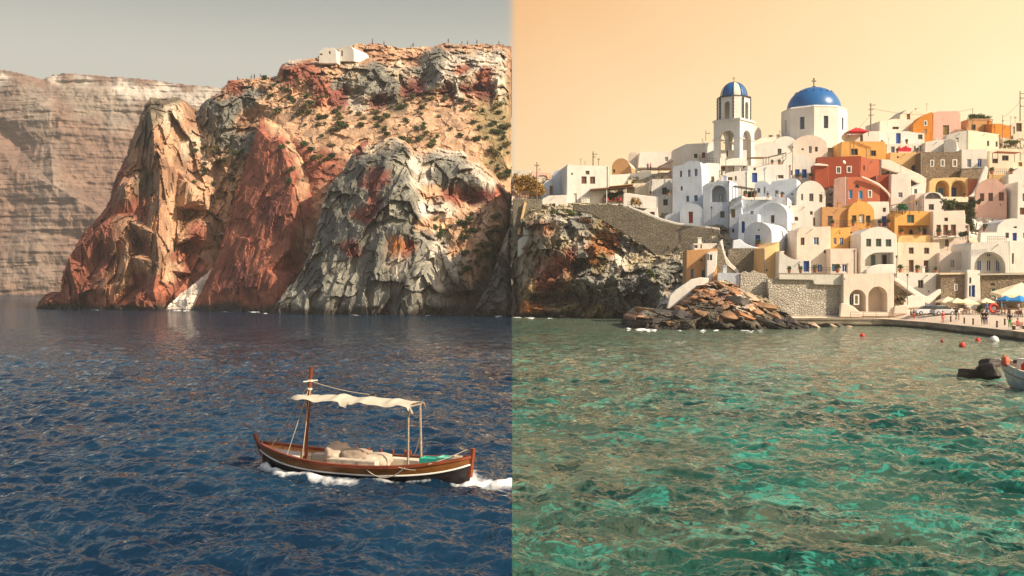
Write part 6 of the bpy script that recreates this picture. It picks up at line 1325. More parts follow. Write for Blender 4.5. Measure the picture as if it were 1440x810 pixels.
pole(755, 228, 277, 227, 'wooden utility pole with one crossarm in front of the golden tree', [(.90, 1.1, 0)])
pole(834, 213, 236, 246, 'plain utility pole behind the big white house', [(.82, .9, .5), (.65, .5, .3)], .16)
pole(841.8, 223, 236, 245, 'short post with a box behind the big white house', [(.9, .5, 0)], .1)
pole(822.6, 226, 236, 247, 'thin short mast left of the plain pole behind the big house', [], .06)
pole(992.6, 183, 207, 246, 'small crossed pole left of the bell tower', [(.8, 1.0, .45)], .1)
pole(1224.5, 145, 188, 250, 'tall utility pole with three crossarms right of the blue dome', [(.93, 1.5, .3), (.78, 1.2, 0), (.6, 1.2, 0)], .18)
pole(1434.5, 128, 176, 254, 'tall pole with a lamp bracket at the right edge of the skyline', [(.92, 1.4, .5), (.78, .7, .4), (.55, 1.0, .5)], .15)
pole(1410, 161, 186, 252, 'thin mast before the vivid orange wall', [(.62, .35, 0)], .08)
pole(1368, 152, 166, 257, 'short mast above the orange terrace canopy', [], .09)
pole(1427.5, 163, 182, 255, 'thin aerial beside the brown roof at the right', [(.85, .5, 0)], .06)
lamp(1000.5, 293, 352, 203, 'tall thin brown lamp post beside the arched loggia', .5, .1)
lamp(1114.5, 208, 252, 221, 'lamp post in front of the two blue doors under the dome', -.3, .08)
lamp(1261, 362, 390, 176, 'lamp post at the corner of the white stair house', .3)
lamp(1276, 388, 424, 171, 'lamp post on the harbour stairs', .4)
# ---------------------------------------------------------------- railings
for a in [('iron railing on the white terrace left of the scalloped house', (917, 251.5), (946, 250), 230, 230, 1.1, 9), ('balcony railing below the white terrace at left', (919, 274), (951, 273), 229.5, 229.5, 1.1, 10), ('railing in front of the white house left of the bell tower', (985, 229), (1008, 230.5), 230, 229, 1.2, 7),
          ('wire railing above the harbour wall', (1132, 383.5), (1172, 383.5), 175, 175, .9, 8), ('railing in front of the yellow vaulted house', (1163, 318), (1228, 317), 197, 197, 1.0, 14), ('brown balcony railing of the cream house', (1262, 383), (1321, 383.5), 184.5, 184.5, 1.05, 13), ('railing of the balcony with three brown doors', (1314, 331.8), (1348, 332), 194.7, 194.7, .8, 10),
          ('ornate black railing of the cream terrace at right', (1391, 245), (1429, 245), 230, 230, 1.2, 14), ('railing of the restaurant terrace at left', (811, 286.5), (824, 286.3), 226.5, 226.5, 1.0, 4), ('railing of the terrace above the harbour arch', (1389, 340.5), (1415, 340.5), 179.5, 179.5, 1.0, 9), ('railing on the roof terrace of the tall yellow house', (1285, 330.5), (1298, 330.3), 195, 195, 1.0, 6), ('railing beside the iron plant stand left of the slope', (883, 292.5), (903, 291), 223.5, 222.5, 1.3, 7), ('railing before the two blue doors below the dome', (1116, 251.5), (1146, 252), 223, 222.5, .8, 7)]:
    railing(a[0], a[1], a[2], a[3], a[4], a[5], a[6])
e1 = quay_pt(1196, 448.2); e2 = quay_pt(1250, 448.4)
o = railing('low wire fence along the promenade before the boathouse', (1196, 447), (1250, 447.3), e1.y, e2.y, 1.0, 3, None, 'railings of the terraces'); o.location = e1
# ---------------------------------------------------------------- parasols and cafe furniture
def parasol(loc, h, w_, mat, label, rz=0, n=4, grp='parasols of the cafe'):
    o = empty('parasol', loc, rz, label, 'parasol', grp)
    quick('pole', lambda bm: bar(bm, (0, 0, 0), (0, 0, h), .035, 6), plain('pole_pale', (.55, .48, .38), .6), o)
    bm = bmesh.new(); r = w_/2*(1.3 if n == 4 else 1.05); a0 = math.pi/4
    ring = [bm.verts.new((r*math.cos(a0+2*math.pi*i/n), r*math.sin(a0+2*math.pi*i/n), h-w_*.24)) for i in range(n)]
    hem = [bm.verts.new((v.co.x*1.005, v.co.y*1.005, v.co.z-.20)) for v in ring]; top = bm.verts.new((0, 0, h))
    for i in range(n):
        j = (i+1) % n; bm.faces.new((ring[i], ring[j], top)); bm.faces.new((hem[i], hem[j], ring[j], ring[i]))
    bmesh.ops.subdivide_edges(bm, edges=[e for e in bm.edges if top in e.verts], cuts=2)
    link('canopy', bm_mesh(bm), mat, o)
    quick('ribs', lambda bm: [bar(bm, (0, 0, h-.5), (r*.95*math.cos(a0+2*math.pi*i/n), r*.95*math.sin(a0+2*math.pi*i/n), h-w_*.245), .018, 4) for i in range(n)], IR, o)
    quick('foot', lambda bm: bx(bm, (0, 0, .05), (.5, .5, .1)), plain('concrete', (.4, .38, .34), .9), o)
    return o
CRM = plain('parasol_cream', (.78, .66, .44), .85); BLU = plain('parasol_blue', (.02, .17, .42), .8)
for px, pyb, w_, ytop, lab in [(1333, 438, 3.3, 417, 'cream parasol in front of the dark rubble house'), (1346, 440, 2.6, 419, 'second cream parasol from the left, half behind its neighbour'), (1358.5, 439, 3.3, 419.5, 'cream parasol before the narrow white house'), (1386, 436, 2.6, 419, 'small cream parasol before the sunlit rubble house')]:
    q = quay_pt(px, pyb); parasol(q, (pyb-ytop)/F*q.y, w_, CRM, lab)
for px, pyb, w_, ytop, lab in [(1414, 440, 3.0, 415.5, 'dark blue parasol left of the brighter one'), (1434, 442, 3.3, 415, 'bright blue parasol at the right edge')]:
    q = quay_pt(px, pyb); parasol(q, (pyb-ytop)/F*q.y, w_, BLU if px < 1420 else plain('parasol_bright_blue', (.03, .25, .60), .8), lab, .4, 6)
q = quay_pt(1428, 436); o = empty('cafe_awning', q, 0, 'large cream tented awning of the cafe at the right edge', 'awning')
def tent(bm):
    a = [(-3.2, -1.6, 2.55), (4.5, -1.8, 2.55), (4.5, 2.2, 3.0), (-3.2, 2.2, 3.0)]; tp = (1.6, 1.2, 4.6); tv = bm.verts.new(tp); vs = [bm.verts.new(v) for v in a]
    for i in range(4): bm.faces.new((vs[i], vs[(i+1) % 4], tv))
    lo = [bm.verts.new((v.co.x, v.co.y, v.co.z-.45)) for v in vs]
    for i in range(4): bm.faces.new((vs[i], lo[i], lo[(i+1) % 4], vs[(i+1) % 4]))
quick('canopy', tent, CRM, o); [quick('post', lambda bm: bar(bm, (x, y, -.2), (x, y, 2.5), .06, 6), plain('pole_pale', (.55, .48, .38), .6), o) for x in (-3.1, 4.4) for y in (-1.6, 2.1)]
q = quay_pt(1396, 440); o = empty('shade_sail', q, 0, 'pointed white shade sail leaning beside the cafe', 'shade sail')
def sail(bm):
    n = 12; g = []
    A, B, C = Vector((-.75, 0, .2)), Vector((.85, .3, .1)), Vector((.80, .2, 3.0))
    rows = []
    for i in range(n+1):
        u = i/n; a = A.lerp(C, u)+Vector((0, 0, -.35*math.sin(math.pi*u)))+Vector((.18*math.sin(math.pi*u), 0, 0)); b = B.lerp(C, u)
        rows.append([bm.verts.new(a.lerp(b, j/5)+Vector((0, -.25*math.sin(math.pi*j/5)*(1-u), 0))) for j in range(6)])
    for r1, r2 in zip(rows[:-1], rows[1:]):
        for j in range(5):
            try: bm.faces.new((r1[j], r1[j+1], r2[j+1], r2[j]))
            except ValueError: pass
quick('cloth', sail, plain('sail_white', (.72, .64, .56), .85), o, True); quick('mast', lambda bm: bar(bm, (.82, .22, -.1), (.82, .22, 3.1), .05, 6), PW, o)
def chair0(label, mat, grp):
    o = empty('chair', (0, 0, 0), 0, label, 'chair', grp)
    quick('seat', lambda bm: bx(bm, (0, 0, .45), (.46, .46, .05)), mat, o); quick('backrest', lambda bm: bx(bm, (0, .22, .72), (.46, .05, .45)), mat, o)
    for sx in (-1, 1):
        for sy in (-1, 1): quick('leg', lambda bm: bar(bm, (sx*.2, sy*.2, 0), (sx*.2, sy*.2, .44), .025, 5), IR, o)
    return o
def table0(label, mat, grp):
    o = empty('table', (0, 0, 0), 0, label, 'table', grp)
    quick('tabletop', lambda bm: bx(bm, (0, 0, .73), (.85, .85, .05)), mat, o); quick('pedestal', lambda bm: (bar(bm, (0, 0, 0), (0, 0, .71), .04, 6), bx(bm, (0, 0, .03), (.45, .45, .05))), IR, o)
    return o
brown = plain('chair_brown', (.17, .065, .04), .6)
c0 = chair0('dark brown cafe chair by the white tables under the parasols', brown, 'cafe chairs on the quay'); t0 = table0('white-topped cafe table under the parasols', plain('table_white', (.62, .55, .46), .6), 'cafe tables on the quay')
rr = random.Random(4); first = True
for px, py in [(1330, 441), (1340, 442), (1354, 442), (1363, 441), (1404, 443), (1418, 444), (1427, 445), (1438, 446)]:
    b = quay_pt(px, py); tt = t0 if first else copy_tree(t0); tt.location = b
    for k in range(3):
        cc = c0 if first and k == 0 else copy_tree(c0); a = rr.uniform(0, 6.28)+k*2.1; loc = b+Vector((.72*math.cos(a), .72*math.sin(a), 0)); loc.z = q_z(px, loc.y); cc.location = loc; cc.rotation_euler = (0, 0, a-math.pi/2)
    first = False
# terrace restaurant at the left
o = empty('pergola_awning', P(861, 286, 229), 0, 'slanting brown and ochre awning on white posts over the restaurant terrace', 'awning')
kk = 229/F
quick('roof', lambda bm: bx(bm, (0, 0, 20.6*kk), (60*kk, 4.2, .35), 0, Matrix.Rotation(R_(-4.5), 4, 'Y')), woodm('awning_brown', (.16, .075, .03), .7), o)
quick('roof_cloth', lambda bm: bx(bm, (14*kk, -.3, 21.9*kk+.15), (33*kk, 4.2, .14), 0, Matrix.Rotation(R_(-5.5), 4, 'Y')), plain('awning_ochre', (.55, .30, .10), .8), o)
[quick('post', lambda bm: bar(bm, (x*kk, -1.8, -.3), (x*kk, -1.8, 20.5*kk), .10, 6), plain('trim_white', (.78, .75, .68), .6, .06), o) for x in (-9, 18)]
red = plain('chair_red', (.38, .025, .03), .6)
r0 = chair0('dark red chair on the restaurant terrace under the awning', red, 'red chairs of the terrace restaurant'); first = True
for px in (845.5, 850, 855, 859, 867, 871, 874.5):
    cc = r0 if first else copy_tree(r0); first = False
    cc.location = P(px, 286.5, 228+(px % 3)); cc.rotation_euler = (0, 0, px); cc.scale = (1.45,)*3
b = P(823, 285.5, 228.5); o = quick('counter', lambda bm: (bx(bm, (0, 0, .55), (2.0, .8, 1.1)), bx(bm, (0, 0, 1.13), (2.2, 1.0, .08))), wallmat('w')); o.location = b; tag(o, 'white counter block on the restaurant terrace', 'counter')
# red canopy, pergolas, cloth
D = 244; b = P(1203.5, 187, D); o = empty('red_canopy', b, 0, 'red hipped canopy on the white house behind the dome', 'canopy'); kk = D/F
def hip(bm):
    w_, h = 15*kk, 7*kk; vs = [bm.verts.new(v) for v in ((-w_, -2, .1), (w_, -2, .1), (w_, 2, .1), (-w_, 2, .1), (-w_*.1, 0, h), (w_*.35, 0, h))]
    for f in ((0, 1, 5, 4), (1, 2, 5), (2, 3, 4, 5), (3, 0, 4)): bm.faces.new([vs[i] for i in f])
quick('roof', hip, plain('canopy_red', (.50, .02, .02), .7), o); quick('finial', lambda bm: bmesh.ops.create_icosphere(bm, subdivisions=1, radius=.3, matrix=Matrix.Translation((.3, 0, 7.4*kk))), wallmat('w'), o)
[quick('post', lambda bm: bar(bm, (x*14*kk, -1.8, -1), (x*14*kk, -1.8, .1), .08, 5), IR, o) for x in (-1, 1)]
b = P(1270, 213.5, 236); o = quick('hanging_cloth', lambda bm: [bx(bm, (x*.5, -.25-.06*(x % 2), .55+.12*math.sin(x*1.7)), (.52, .08, 1.1+.25*math.sin(x*1.7))) for x in range(-2, 4)], plain('cloth_crimson', (.55, .02, .04), .85)); o.location = b; tag(o, 'crimson cloth hung along the terrace of the upper white house', 'cloth')
def pergola(px0, px1, yt, yb, D, label, mat, drop=.0):
    kk = D/F; b = P((px0+px1)/2, yb, D); w_ = (px1-px0)*kk; h = (yb-yt)*kk
    o = empty('pergola', b, 0, label, 'pergola', 'pergolas of the village')
    quick('roof', lambda bm: [bx(bm, (-w_/2+w_*(i+.5)/9, 0, h+.06+drop*((i/8)-.5)), (w_/9*.8, 3.0, .08)) for i in range(9)], mat, o)
    [quick('post', lambda bm: bar(bm, (s*w_*.46, y, -.5), (s*w_*.46, y, h+drop*s*.5), .07, 6), PW, o) for s in (-1, 1) for y in (-1.3, 1.2)]
    return o
THA = plain('thatch', (.33, .21, .12), .9, .4, 8, .2, .7); DKW = plain('dark_awning', (.07, .055, .04), .8)
pergola(1052, 1076, 222.5, 232.5, 230, 'thatched brown pergola on the terrace left of the dome', THA); pergola(1078, 1104, 219, 232, 231, 'grey wire and wood pergola under the dark church window', plain('weathered_wood', (.30, .25, .19), .8), .9)
pergola(1031, 1060, 264.5, 279, 205.5, 'dark low awning over the white terrace below the slit window', DKW, -.6); pergola(926, 946, 231, 250, 231, 'brown thatched shade on the upper left terrace', THA, 1.2); pergola(1256, 1290, 285.5, 297, 199.5, 'straw shade with green plants on the yellow house roof', plain('straw', (.50, .36, .17), .9), .8)
pergola(1363, 1393, 169, 176, 249, 'wide peach canopy on the orange skyline terrace', plain('peach_canvas', (.62, .38, .24), .8)); pergola(1398, 1432, 215, 224, 229.5, 'reddish tiled porch roof over the cream terrace', plain('tile_red', (.45, .17, .09), .8), -.2); pergola(1197, 1222, 204, 218, 229, 'tented ochre awning of the orange-yellow house', plain('awning_sand', (.62, .36, .12), .8), -1.4)
# satellite dish, tank
b = P(1187.5, 228, 221); o = empty('satellite_dish', b, 0, 'white satellite dish on the dark red house', 'satellite dish')
quick('dish', lambda bm: add(bm, lathe([(.01, .12), (.25, .06), (.45, -.08), (.43, -.1), (.01, .08)], 16), Matrix.Rotation(R_(75), 4, 'X') @ Matrix.Rotation(R_(25), 4, 'Y')), plain('trim_white', (.78, .75, .68), .6, .06), o, True); quick('bracket', lambda bm: bar(bm, (0, .1, -.6), (0, 0, 0), .05, 5), IR, o)
# ---------------------------------------------------------------- parked cars
def car(px, py, rz, L, body, top, label):
    q = quay_pt(px, py); o = empty('parked_car', q, rz, label, 'car', 'cars parked on the quay'); W = L*.40
    prof = [(-.5, .18), (-.5, .52), (-.47, .60), (-.40, .64), (.16, .66), (.36, .62), (.47, .52), (.5, .40), (.5, .18)]
    def sh(bm, pr, w_, sc=1):
        a = [bm.verts.new((x*L, -w_/2, z*L*.38*sc)) for x, z in pr]; b = [bm.verts.new((x*L, w_/2, z*L*.38*sc)) for x, z in pr]; n = len(pr)
        bm.faces.new(a); bm.faces.new(b[::-1])
        for i in range(n): bm.faces.new((a[i], b[i], b[(i+1) % n], a[(i+1) % n]))
        bmesh.ops.recalc_face_normals(bm, faces=bm.faces)
    bo = quick('body', lambda bm: sh(bm, prof, W), body, o); md = bo.modifiers.new('soft', 'BEVEL'); md.width = .06; md.segments = 2
    cb = quick('cabin', lambda bm: sh(bm, [(-.46, .60), (-.42, .98), (-.34, 1.03), (.02, 1.03), (.10, .98), (.25, .64)], W*.88), opmat('d'), o)
    rf = quick('roof', lambda bm: bx(bm, (-.17*L, 0, 1.035*L*.38), (.40*L, W*.86, .06)), top, o); md = rf.modifiers.new('soft', 'BEVEL'); md.width = .025
    for x in (-.32, .31):
        for s in (-1, 1):
            w_ = quick('wheel', lambda bm: bmesh.ops.create_cone(bm, cap_ends=True, segments=16, radius1=.30, radius2=.30, depth=.2, matrix=Matrix.Translation((x*L, s*(W/2-.06), .30)) @ Matrix.Rotation(math.pi/2, 4, 'X')), plain('tyre', (.02, .02, .02), .8), o)
            quick('rim', lambda bm: bmesh.ops.create_cone(bm, cap_ends=True, segments=12, radius1=.18, radius2=.18, depth=.22, matrix=Matrix.Translation((x*L, s*(W/2-.06), .30)) @ Matrix.Rotation(math.pi/2, 4, 'X')), plain('rim_grey', (.45, .45, .46), .4), w_)
    for s in (-1, 1): quick('headlight', lambda bm: bx(bm, (.495*L, s*W*.36, .46*L*.38), (.06, .28, .14)), plain('lamp_glass', (.7, .7, .66), .2), o)
    return o
car(1301, 442.5, R_(187), 3.6, plain('car_white', (.62, .63, .66), .3), plain('car_cover_blue', (.02, .16, .50), .6), 'white car with a bright blue cover on its roof parked on the quay')
car(1326, 443, R_(8), 3.7, plain('car_silver', (.42, .42, .43), .3), plain('car_roof_grey', (.55, .56, .58), .35), 'silver grey car parked right of the blue-covered car')
# bollards, bench
for px, py in [(1356, 455), (1368.5, 456.5), (1402, 460.5), (1413, 457), (1337, 452.5)]:
    q = quay_pt(px, py); o = quick('bollard', lambda bm: (bar(bm, (0, 0, 0), (0, 0, .85), .12, 8, .10), bar(bm, (0, 0, .72), (0, 0, .80), .15, 8)), plain('bollard_black', (.03, .028, .026), .6)); o.location = q
    tag(o, 'dark iron bollard on the quay edge, %s' % {1356: 'left of the pair below the parasols', 1368.5: 'right of the pair below the parasols', 1402: 'alone right of the two people in black', 1413: 'behind the person in green trousers', 1337: 'below the silver car'}[px], 'bollard', 'bollards along the quay')
q = quay_pt(1433, 463.5); o = empty('bench', q, .4, 'red-brown wooden bench at the right end of the quay', 'bench')
quick('seat', lambda bm: [bx(bm, (0, -.15+.15*i, .45), (2.0, .12, .05)) for i in range(3)], woodm('bench_wood', (.28, .08, .04)), o); quick('backrest', lambda bm: [bx(bm, (0, .25, .65+.16*i), (2.0, .05, .12)) for i in range(2)], woodm('bench_wood', (.28, .08, .04)), o)
for s in (-1, 1): quick('leg', lambda bm: (bx(bm, (s*.85, 0, .22), (.08, .45, .44)), bx(bm, (s*.85, .27, .55), (.08, .06, .6))), IR, o)
q = quay_pt(1397.5, 441); o = quick('ring_float', lambda bm: add(bm, lathe([(.35, 0), (.75, .12), (.85, 0), (.75, -.12), (.35, 0)], 20), Matrix.Translation((0, 0, .86)) @ Matrix.Rotation(R_(80), 4, 'X')), plain('float_red', (.55, .05, .03), .5), None, True); o.location = q; tag(o, 'round red inflatable float leaning by the white sail', 'float')
# flower pots and jars on terraces
POT = plain('terracotta', (.36, .13, .06), .8); LEAF = None
# ---------------------------------------------------------------- plants
def leafmat(name, c1, c2):
    t = NT(name); g = t.n('ShaderNodeNewGeometry'); n = t.noise(t.coord((1, 1, 1), obj=True), 1.3, 3)
    oi = t.n('ShaderNodeObjectInfo')
    col = t.mix(t.ramp(t.math('ADD', t.math('MULTIPLY', g.outputs['Random Per Island'], .6), t.math('MULTIPLY', n, .5)), [(.25, 0), (.85, 1)]), c1, c2)
    col = t.mix(1.0, col, t.ramp(oi.outputs['Random'], [(0, .75), (1, 1.25)]), 'MULTIPLY')
    return t.done(col, .7, None, .3)
def leaves(blobs, n, size, seed, mat, name, parent=None):
    rs = np.random.RandomState(seed); V = []
    w_ = np.array([b[1][0]*b[1][1]*b[1][2] for b in blobs]); w_ = w_/w_.sum()
    for b, k in zip(blobs, (w_*n).astype(int)+1):
        d = rs.normal(size=(k, 3)); d /= np.linalg.norm(d, axis=1, keepdims=True); r = rs.rand(k, 1)**.45
        c = np.array(b[0])+d*r*np.array(b[1])*(1+.25*rs.normal(size=(k, 1))*.5)
        a = rs.normal(size=(k, 3)); a /= np.linalg.norm(a, axis=1, keepdims=True); e = np.cross(a, rs.normal(size=(k, 3))); e /= np.linalg.norm(e, axis=1, keepdims=True)
        s = size*(.6+.8*rs.rand(k, 1))
        V.append(np.stack([c-a*s-e*s*.5, c+a*s*.2-e*s*.6, c+a*s, c-a*s*.1+e*s*.6], 1).reshape(-1, 3))
    V = np.concatenate(V); q = np.arange(len(V)).reshape(-1, 4)
    return link(name, np_mesh(name, V, q), mat, parent)
GOLD = leafmat('golden_leaves', (.16, .085, .012), (.42, .23, .03)); GRN = leafmat('green_leaves', (.035, .055, .012), (.11, .13, .03)); DGR = leafmat('dark_leaves', (.02, .035, .01), (.07, .085, .025)); SHR = leafmat('cliff_scrub', (.025, .045, .012), (.075, .11, .035))
BARK = plain('bark', (.12, .08, .05), .9)
D = 229.5; kk = D/F; b = P(745, 280, D); o = empty('tree', b, 0, 'bushy tree with golden autumn leaves beside the utility pole', 'tree', 'trees of the village')
quick('trunk', lambda bm: (bar(bm, (0, 0, -.5), (.2, 0, 2.2), .22, 7, .13), bar(bm, (.2, 0, 2.0), (-1.2, .2, 3.8), .11, 6, .05), bar(bm, (.2, 0, 2.0), (1.4, -.2, 3.6), .11, 6, .05), bar(bm, (.15, 0, 1.4), (2.0, 0, 2.6), .08, 6, .03)), BARK, o)
leaves([((x*kk, y, z*kk), (rx*kk, 1.5, rz*kk)) for x, y, z, rx, rz in [(-16, 0, 22, 9, 9), (-6, .3, 27, 10, 9), (5, 0, 23, 9, 9), (12, 0, 17, 8, 8), (18, 0, 11, 6, 6), (-12, -.5, 13, 9, 8), (0, -.5, 13, 9, 8), (-20, 0, 30, 5, 6), (9, -.3, 8, 8, 5)]], 3400, .19, 3, GOLD, 'crown', o)
fn = quick('fence', lambda bm: [bx(bm, (i*.34, .05*(i % 2), .7), (.26, .06, 1.6+.2*(i % 3))) for i in range(8)], woodm('fence_brown', (.13, .06, .03), .8)); fn.location = P(728.5, 278.5, 226.5); tag(fn, 'short brown plank fence under the golden tree', 'fence')
def bush(px0, px1, yt, yb, D, label, mat, n, seed, name='shrub', grp='shrubs in the village', depth=1.6, size=.17):
    kk = D/F; b = P((px0+px1)/2, yb, D); o = empty(name, b, 0, label, name, grp); w_ = (px1-px0)*kk; h = (yb-yt)*kk; rs = random.Random(seed)
    quick('stem', lambda bm: [bar(bm, (x*w_*.3, 0, -.5), (x*w_*.4, 0, h*.6), .07, 5, .03) for x in (-1, 0, 1)], BARK, o)
    leaves([((rs.uniform(-.36, .36)*w_, rs.uniform(-.5, .5), rs.uniform(.15, .78)*h), (w_*.2, depth*.5, h*.26)) for _ in range(9)], n, size, seed, mat, 'foliage', o); return o
bush(1324, 1346, 279, 296, 203, 'olive green hedge bush behind the three brown doors, left end', GRN, 1300, 5); bush(1342, 1374, 284, 297, 203.5, 'dark green hedge bush between the arcade and the rocks', DGR, 1500, 6); bush(1356, 1376, 293, 325, 200, 'tall dark green shrub hanging down the rock slope', DGR, 1800, 7)
bush(1362, 1380, 278, 288, 211, 'dark shrub under the pink vaulted house', DGR, 700, 8); bush(1348, 1360, 324.5, 333, 194, 'small round green plant on the balcony end', DGR, 500, 9); bush(1410, 1432, 197, 205, 236, 'green scrub bank below the skyline at right', GRN, 900, 10)
bush(1362, 1398, 160, 168, 253, 'leafy vine growth along the orange skyline terrace', GRN, 1000, 11, depth=2); bush(848, 878, 268, 280, 229.5, 'dark potted greenery under the restaurant awning', DGR, 1000, 12); bush(886, 902, 276, 290, 222.6, 'yellowing potted bush behind the iron railing', GOLD, 500, 13); bush(1262, 1276, 286.5, 296, 199, 'bright green plants on the roof of the yellow house', leafmat('fresh_leaves', (.03, .12, .05), (.08, .30, .16)), 500, 14)
bush(1148, 1160, 262, 290, 214, 'dry brown scrub on the rubble beside the red house', leafmat('dry_scrub', (.14, .09, .05), (.30, .20, .12)), 700, 15); bush(1374, 1381, 427, 439, 160, 'dark clipped bush beside the small cream parasol', DGR, 500, 16, size=.12); bush(1256, 1272, 416, 428, 172, 'brown dry bush on the slope beside the boathouse', leafmat('dry_scrub2', (.10, .075, .04), (.24, .17, .09)), 600, 17)
bush(1090, 1098, 276, 280, 206.5, 'little potted plant by the open ochre doorway', GOLD, 160, 18, depth=.8, size=.1)
for i, (px, py) in enumerate([(822, 312), (858, 315), (872, 330), (846, 330), (836, 368), (914, 386), (800, 300), (742, 352), (780, 300), (893, 345)]):
    q = on_relief('shore_crag', px, py); o = empty('shrub', q+Vector((0, -.2, -.3)), i, ['rust orange scrub growing on the crag below the stone wall', 'dull green scrub growing on the crag'][i in (2, 5, 6, 8)], 'shrub', 'scrub on the crag')
    leaves([((0, 0, .5), (1.5, 1.0, .8)), ((.8, 0, .2), (1.0, .8, .6))], 420, .16, 40+i, GRN if i in (2, 5, 6, 8) else leafmat('rust_scrub', (.17, .07, .02), (.40, .19, .06)) if i == 0 else bpy.data.materials['rust_scrub'], 'foliage', o)
# scrub on the cliff slopes: three plants, copied
protos = []
for v in range(3):
    o = empty('shrub', (0, 0, 0), 0, 'round green scrub bush dotted on the ochre cliff slope', 'shrub', 'scrub on the cliff slopes')
    rs = random.Random(v)
    leaves([((rs.uniform(-.4, .4), rs.uniform(-.3, .3), rs.uniform(.15, .5)), (.75, .6, .45)) for _ in range(4)], 260, .15, 80+v, SHR if v < 2 else leafmat('dry_cliff_scrub', (.08, .07, .025), (.19, .16, .06)), 'foliage', o)
    quick('stem', lambda bm: bar(bm, (0, 0, -.4), (0, 0, .4), .08, 5), BARK, o); protos.append(o)
rs = random.Random(11); used = 0
spots = []
def zone(x0, x1, y0, y1, n, rel):
    for _ in range(int(n*1.4)): spots.append((rs.uniform(x0, x1), rs.uniform(y0, y1), rel))
zone(425, 475, 135, 185, 12, 'upper_slope'); zone(470, 545, 150, 190, 17, 'upper_slope'); zone(560, 715, 135, 200, 34, 'upper_slope'); zone(690, 716, 130, 260, 18, 'upper_slope'); zone(370, 430, 110, 170, 10, 'upper_slope'); zone(300, 345, 205, 270, 10, 'upper_slope'); zone(420, 470, 180, 235, 10, 'upper_slope'); zone(540, 620, 195, 215, 6, 'grey_headland')
zone(600, 705, 300, 350, 20, 'grey_headland'); zone(645, 690, 345, 400, 12, 'grey_headland'); zone(395, 440, 195, 260, 8, 'red_headland'); zone(270, 305, 200, 260, 8, 'left_headland')
for i, (px, py, rel) in enumerate(spots):
    q = on_relief(rel, px, py); o = protos[i] if i < 3 else copy_tree(protos[i % 3])
    s = rs.uniform(.5, 1.45); o.location = q+Vector((0, -.7, -.05)); o.scale = (s*1.2, s*1.1, s*1.1); o.rotation_euler = (0, 0, rs.uniform(0, 6.28))
# loose boulders of the spit and the foot of the harbour wall
BM = [plain('boulder_brown', (.26, .15, .08), .85, .5, .8, .3, 1), plain('boulder_rust', (.32, .15, .065), .85, .5, .8, .3, 1), plain('boulder_black', (.05, .042, .036), .6, .5, .8, .4, 1), plain('boulder_pale', (.40, .30, .20), .9, .35, .8, .3, 1)]
BL = [('brown', 0), ('rust orange', 1), ('wet black', 2), ('pale sandy', 3)]
rs = random.Random(21)
bspots = [(900, 452, 158, 1.5, 1), (894, 456, 157.5, 1.2, 2), (912, 440, 162, 1.7, 0), (920, 452, 157, 1.8, 2), (935, 441, 161, 1.6, 2), (948, 456, 155, 1.6, 0), (930, 458, 156, 1.0, 2), (960, 447, 157, 2.0, 2), (957, 436, 162, 1.5, 0), (975, 436, 160, 1.5, 2), (972, 452, 154.5, 1.7, 2), (988, 424, 164, 1.4, 1), (996, 412, 167, 1.3, 1), (985, 412, 168, 1.1, 1), (1006, 428, 161, 1.6, 0), (1000, 446, 154.5, 2.0, 0), (1016, 402, 170, 1.4, 0), (1020, 415, 165, 1.5, 2), (1034, 412, 166, 1.6, 1), (1026, 446, 153.5, 2.0, 0), (1042, 428, 160, 1.8, 2), (1048, 446, 153.5, 1.8, 1), (1018, 457, 152, 1.3, 2), (1060, 420, 164, 1.5, 3), (1064, 440, 156, 1.8, 0), (1075, 452, 153, 1.6, 2), (1090, 444, 156, 1.4, 0), (1080, 432, 160, 1.3, 0), (1098, 455, 154.5, 1.5, 2), (1115, 456, 156, 1.3, 2), (1128, 459, 157, 1.0, 2), (1146, 458, 161, 1.2, 3), (1160, 460, 162, 1.3, 2), (1172, 459, 163, 1.2, 3), (1184, 461, 163.5, 1.0, 2), (1196, 460, 164, .9, 3)]
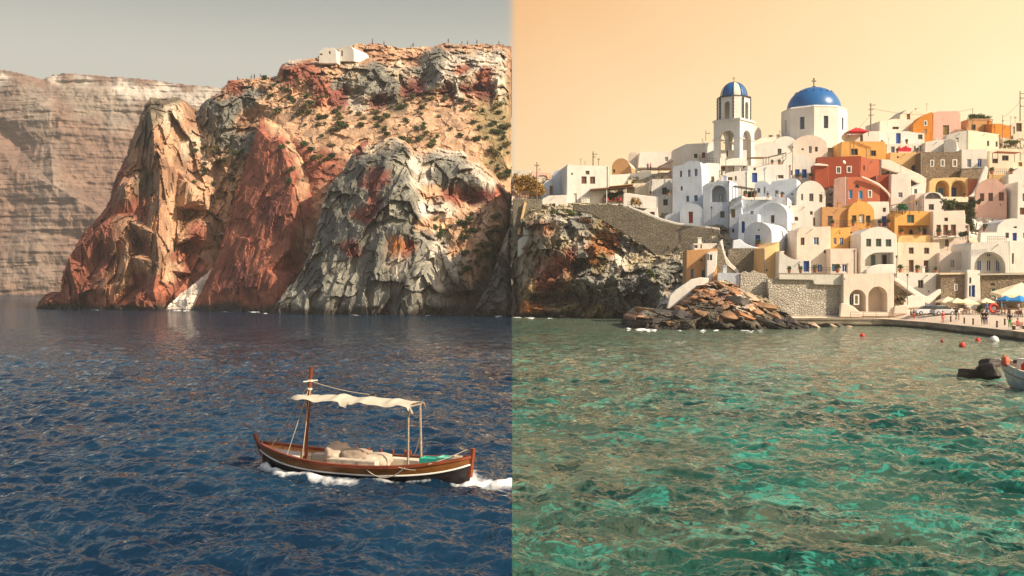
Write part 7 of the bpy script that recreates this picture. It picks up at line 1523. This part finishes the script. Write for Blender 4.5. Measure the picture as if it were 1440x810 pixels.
for i, (px, py, D, s, k) in enumerate(bspots):
    o = quick('boulder', lambda bm: boulder(bm, (s*rs.uniform(1.2, 2.1), s*rs.uniform(.8, 1.2), s*rs.uniform(.4, .65)), 200+i, 18), BM[k]); o.location = P(px, py, D+.5); o.rotation_euler = (rs.uniform(-.3, .3), rs.uniform(.1, .6), rs.uniform(-.6, .6))
    tag(o, BL[k][0]+' angular boulder on the rocky spit', 'boulder', 'boulders of the rocky spit') if px < 1135 else tag(o, BL[k][0]+' ledge rock at the water under the harbour wall', 'rock', 'ledge rocks under the harbour wall')

# flower pots on the terraces and parapets
pot = empty('flower_pot', (0, 0, 0), 0, 'terracotta flower pot with green plant on a terrace parapet', 'flower pot', 'flower pots on the terraces')
quick('pot', lambda bm: add(bm, lathe([(.01, 0), (.20, 0), (.28, .42), (.31, .42), (.31, .48), (.25, .48), (.22, .4), (.01, .4)], 12), Matrix.Identity(4)), POT, pot)
leaves([((0, 0, .75), (.36, .36, .34))], 150, .10, 5, GRN, 'foliage', pot)
for i, (px, py) in enumerate([(1048, 278), (1062, 277), (1100, 277.6), (1086, 231), (1096, 231.5), (1124, 252), (1140, 252), (1066, 348.5), (1052, 349), (1110, 384), (1126, 384), (1146, 383.4), (1178, 383.5), (1200, 318), (1222, 318), (1170, 319), (1238, 318.5), (1249, 318), (1266, 383), (1290, 383.5), (1316, 383.5), (1320, 332), (1335, 332), (1268, 330.5), (1294, 330.5), (1385, 326), (1396, 326), (1240, 202), (1275, 202), (1262, 215), (1290, 215), (915, 275), (940, 275), (1356, 277.5), (1318, 277.5), (1395, 245), (1422, 245)]):
    o = pot if i == 0 else copy_tree(pot); o.location = P(px, py, Dh(px, py)-2.5); s = rs.uniform(.8, 1.5); o.scale = (s, s, s); o.rotation_euler = (0, 0, i)
# overhead cables from pole to pole
def cable(a, b, sag, label):
    a = P(*a); b = P(*b); n = 24
    pts = [a.lerp(b, i/n)-Vector((0, 0, sag*4*(i/n)*(1-i/n))) for i in range(n+1)]
    o = quick('overhead_cable', lambda bm: path_tube(bm, pts, .035, 4), IR); tag(o, label, 'cable', 'overhead cables')
cable((1224.5, 152, 249.8), (1368, 153, 257), 1.5, 'cable running from the tall crossarm pole to the skyline terrace')
cable((1224.5, 160, 249.8), (1188, 196, 244), .6, 'cable dropping from the tall crossarm pole to the church roof')
cable((1434.5, 142, 253.8), (1410, 165, 252), .5, 'cable from the tall right pole to the thin mast')
cable((1114.5, 212, 221), (1060, 236, 223), .6, 'cable from the lamp post under the dome to the long white house')
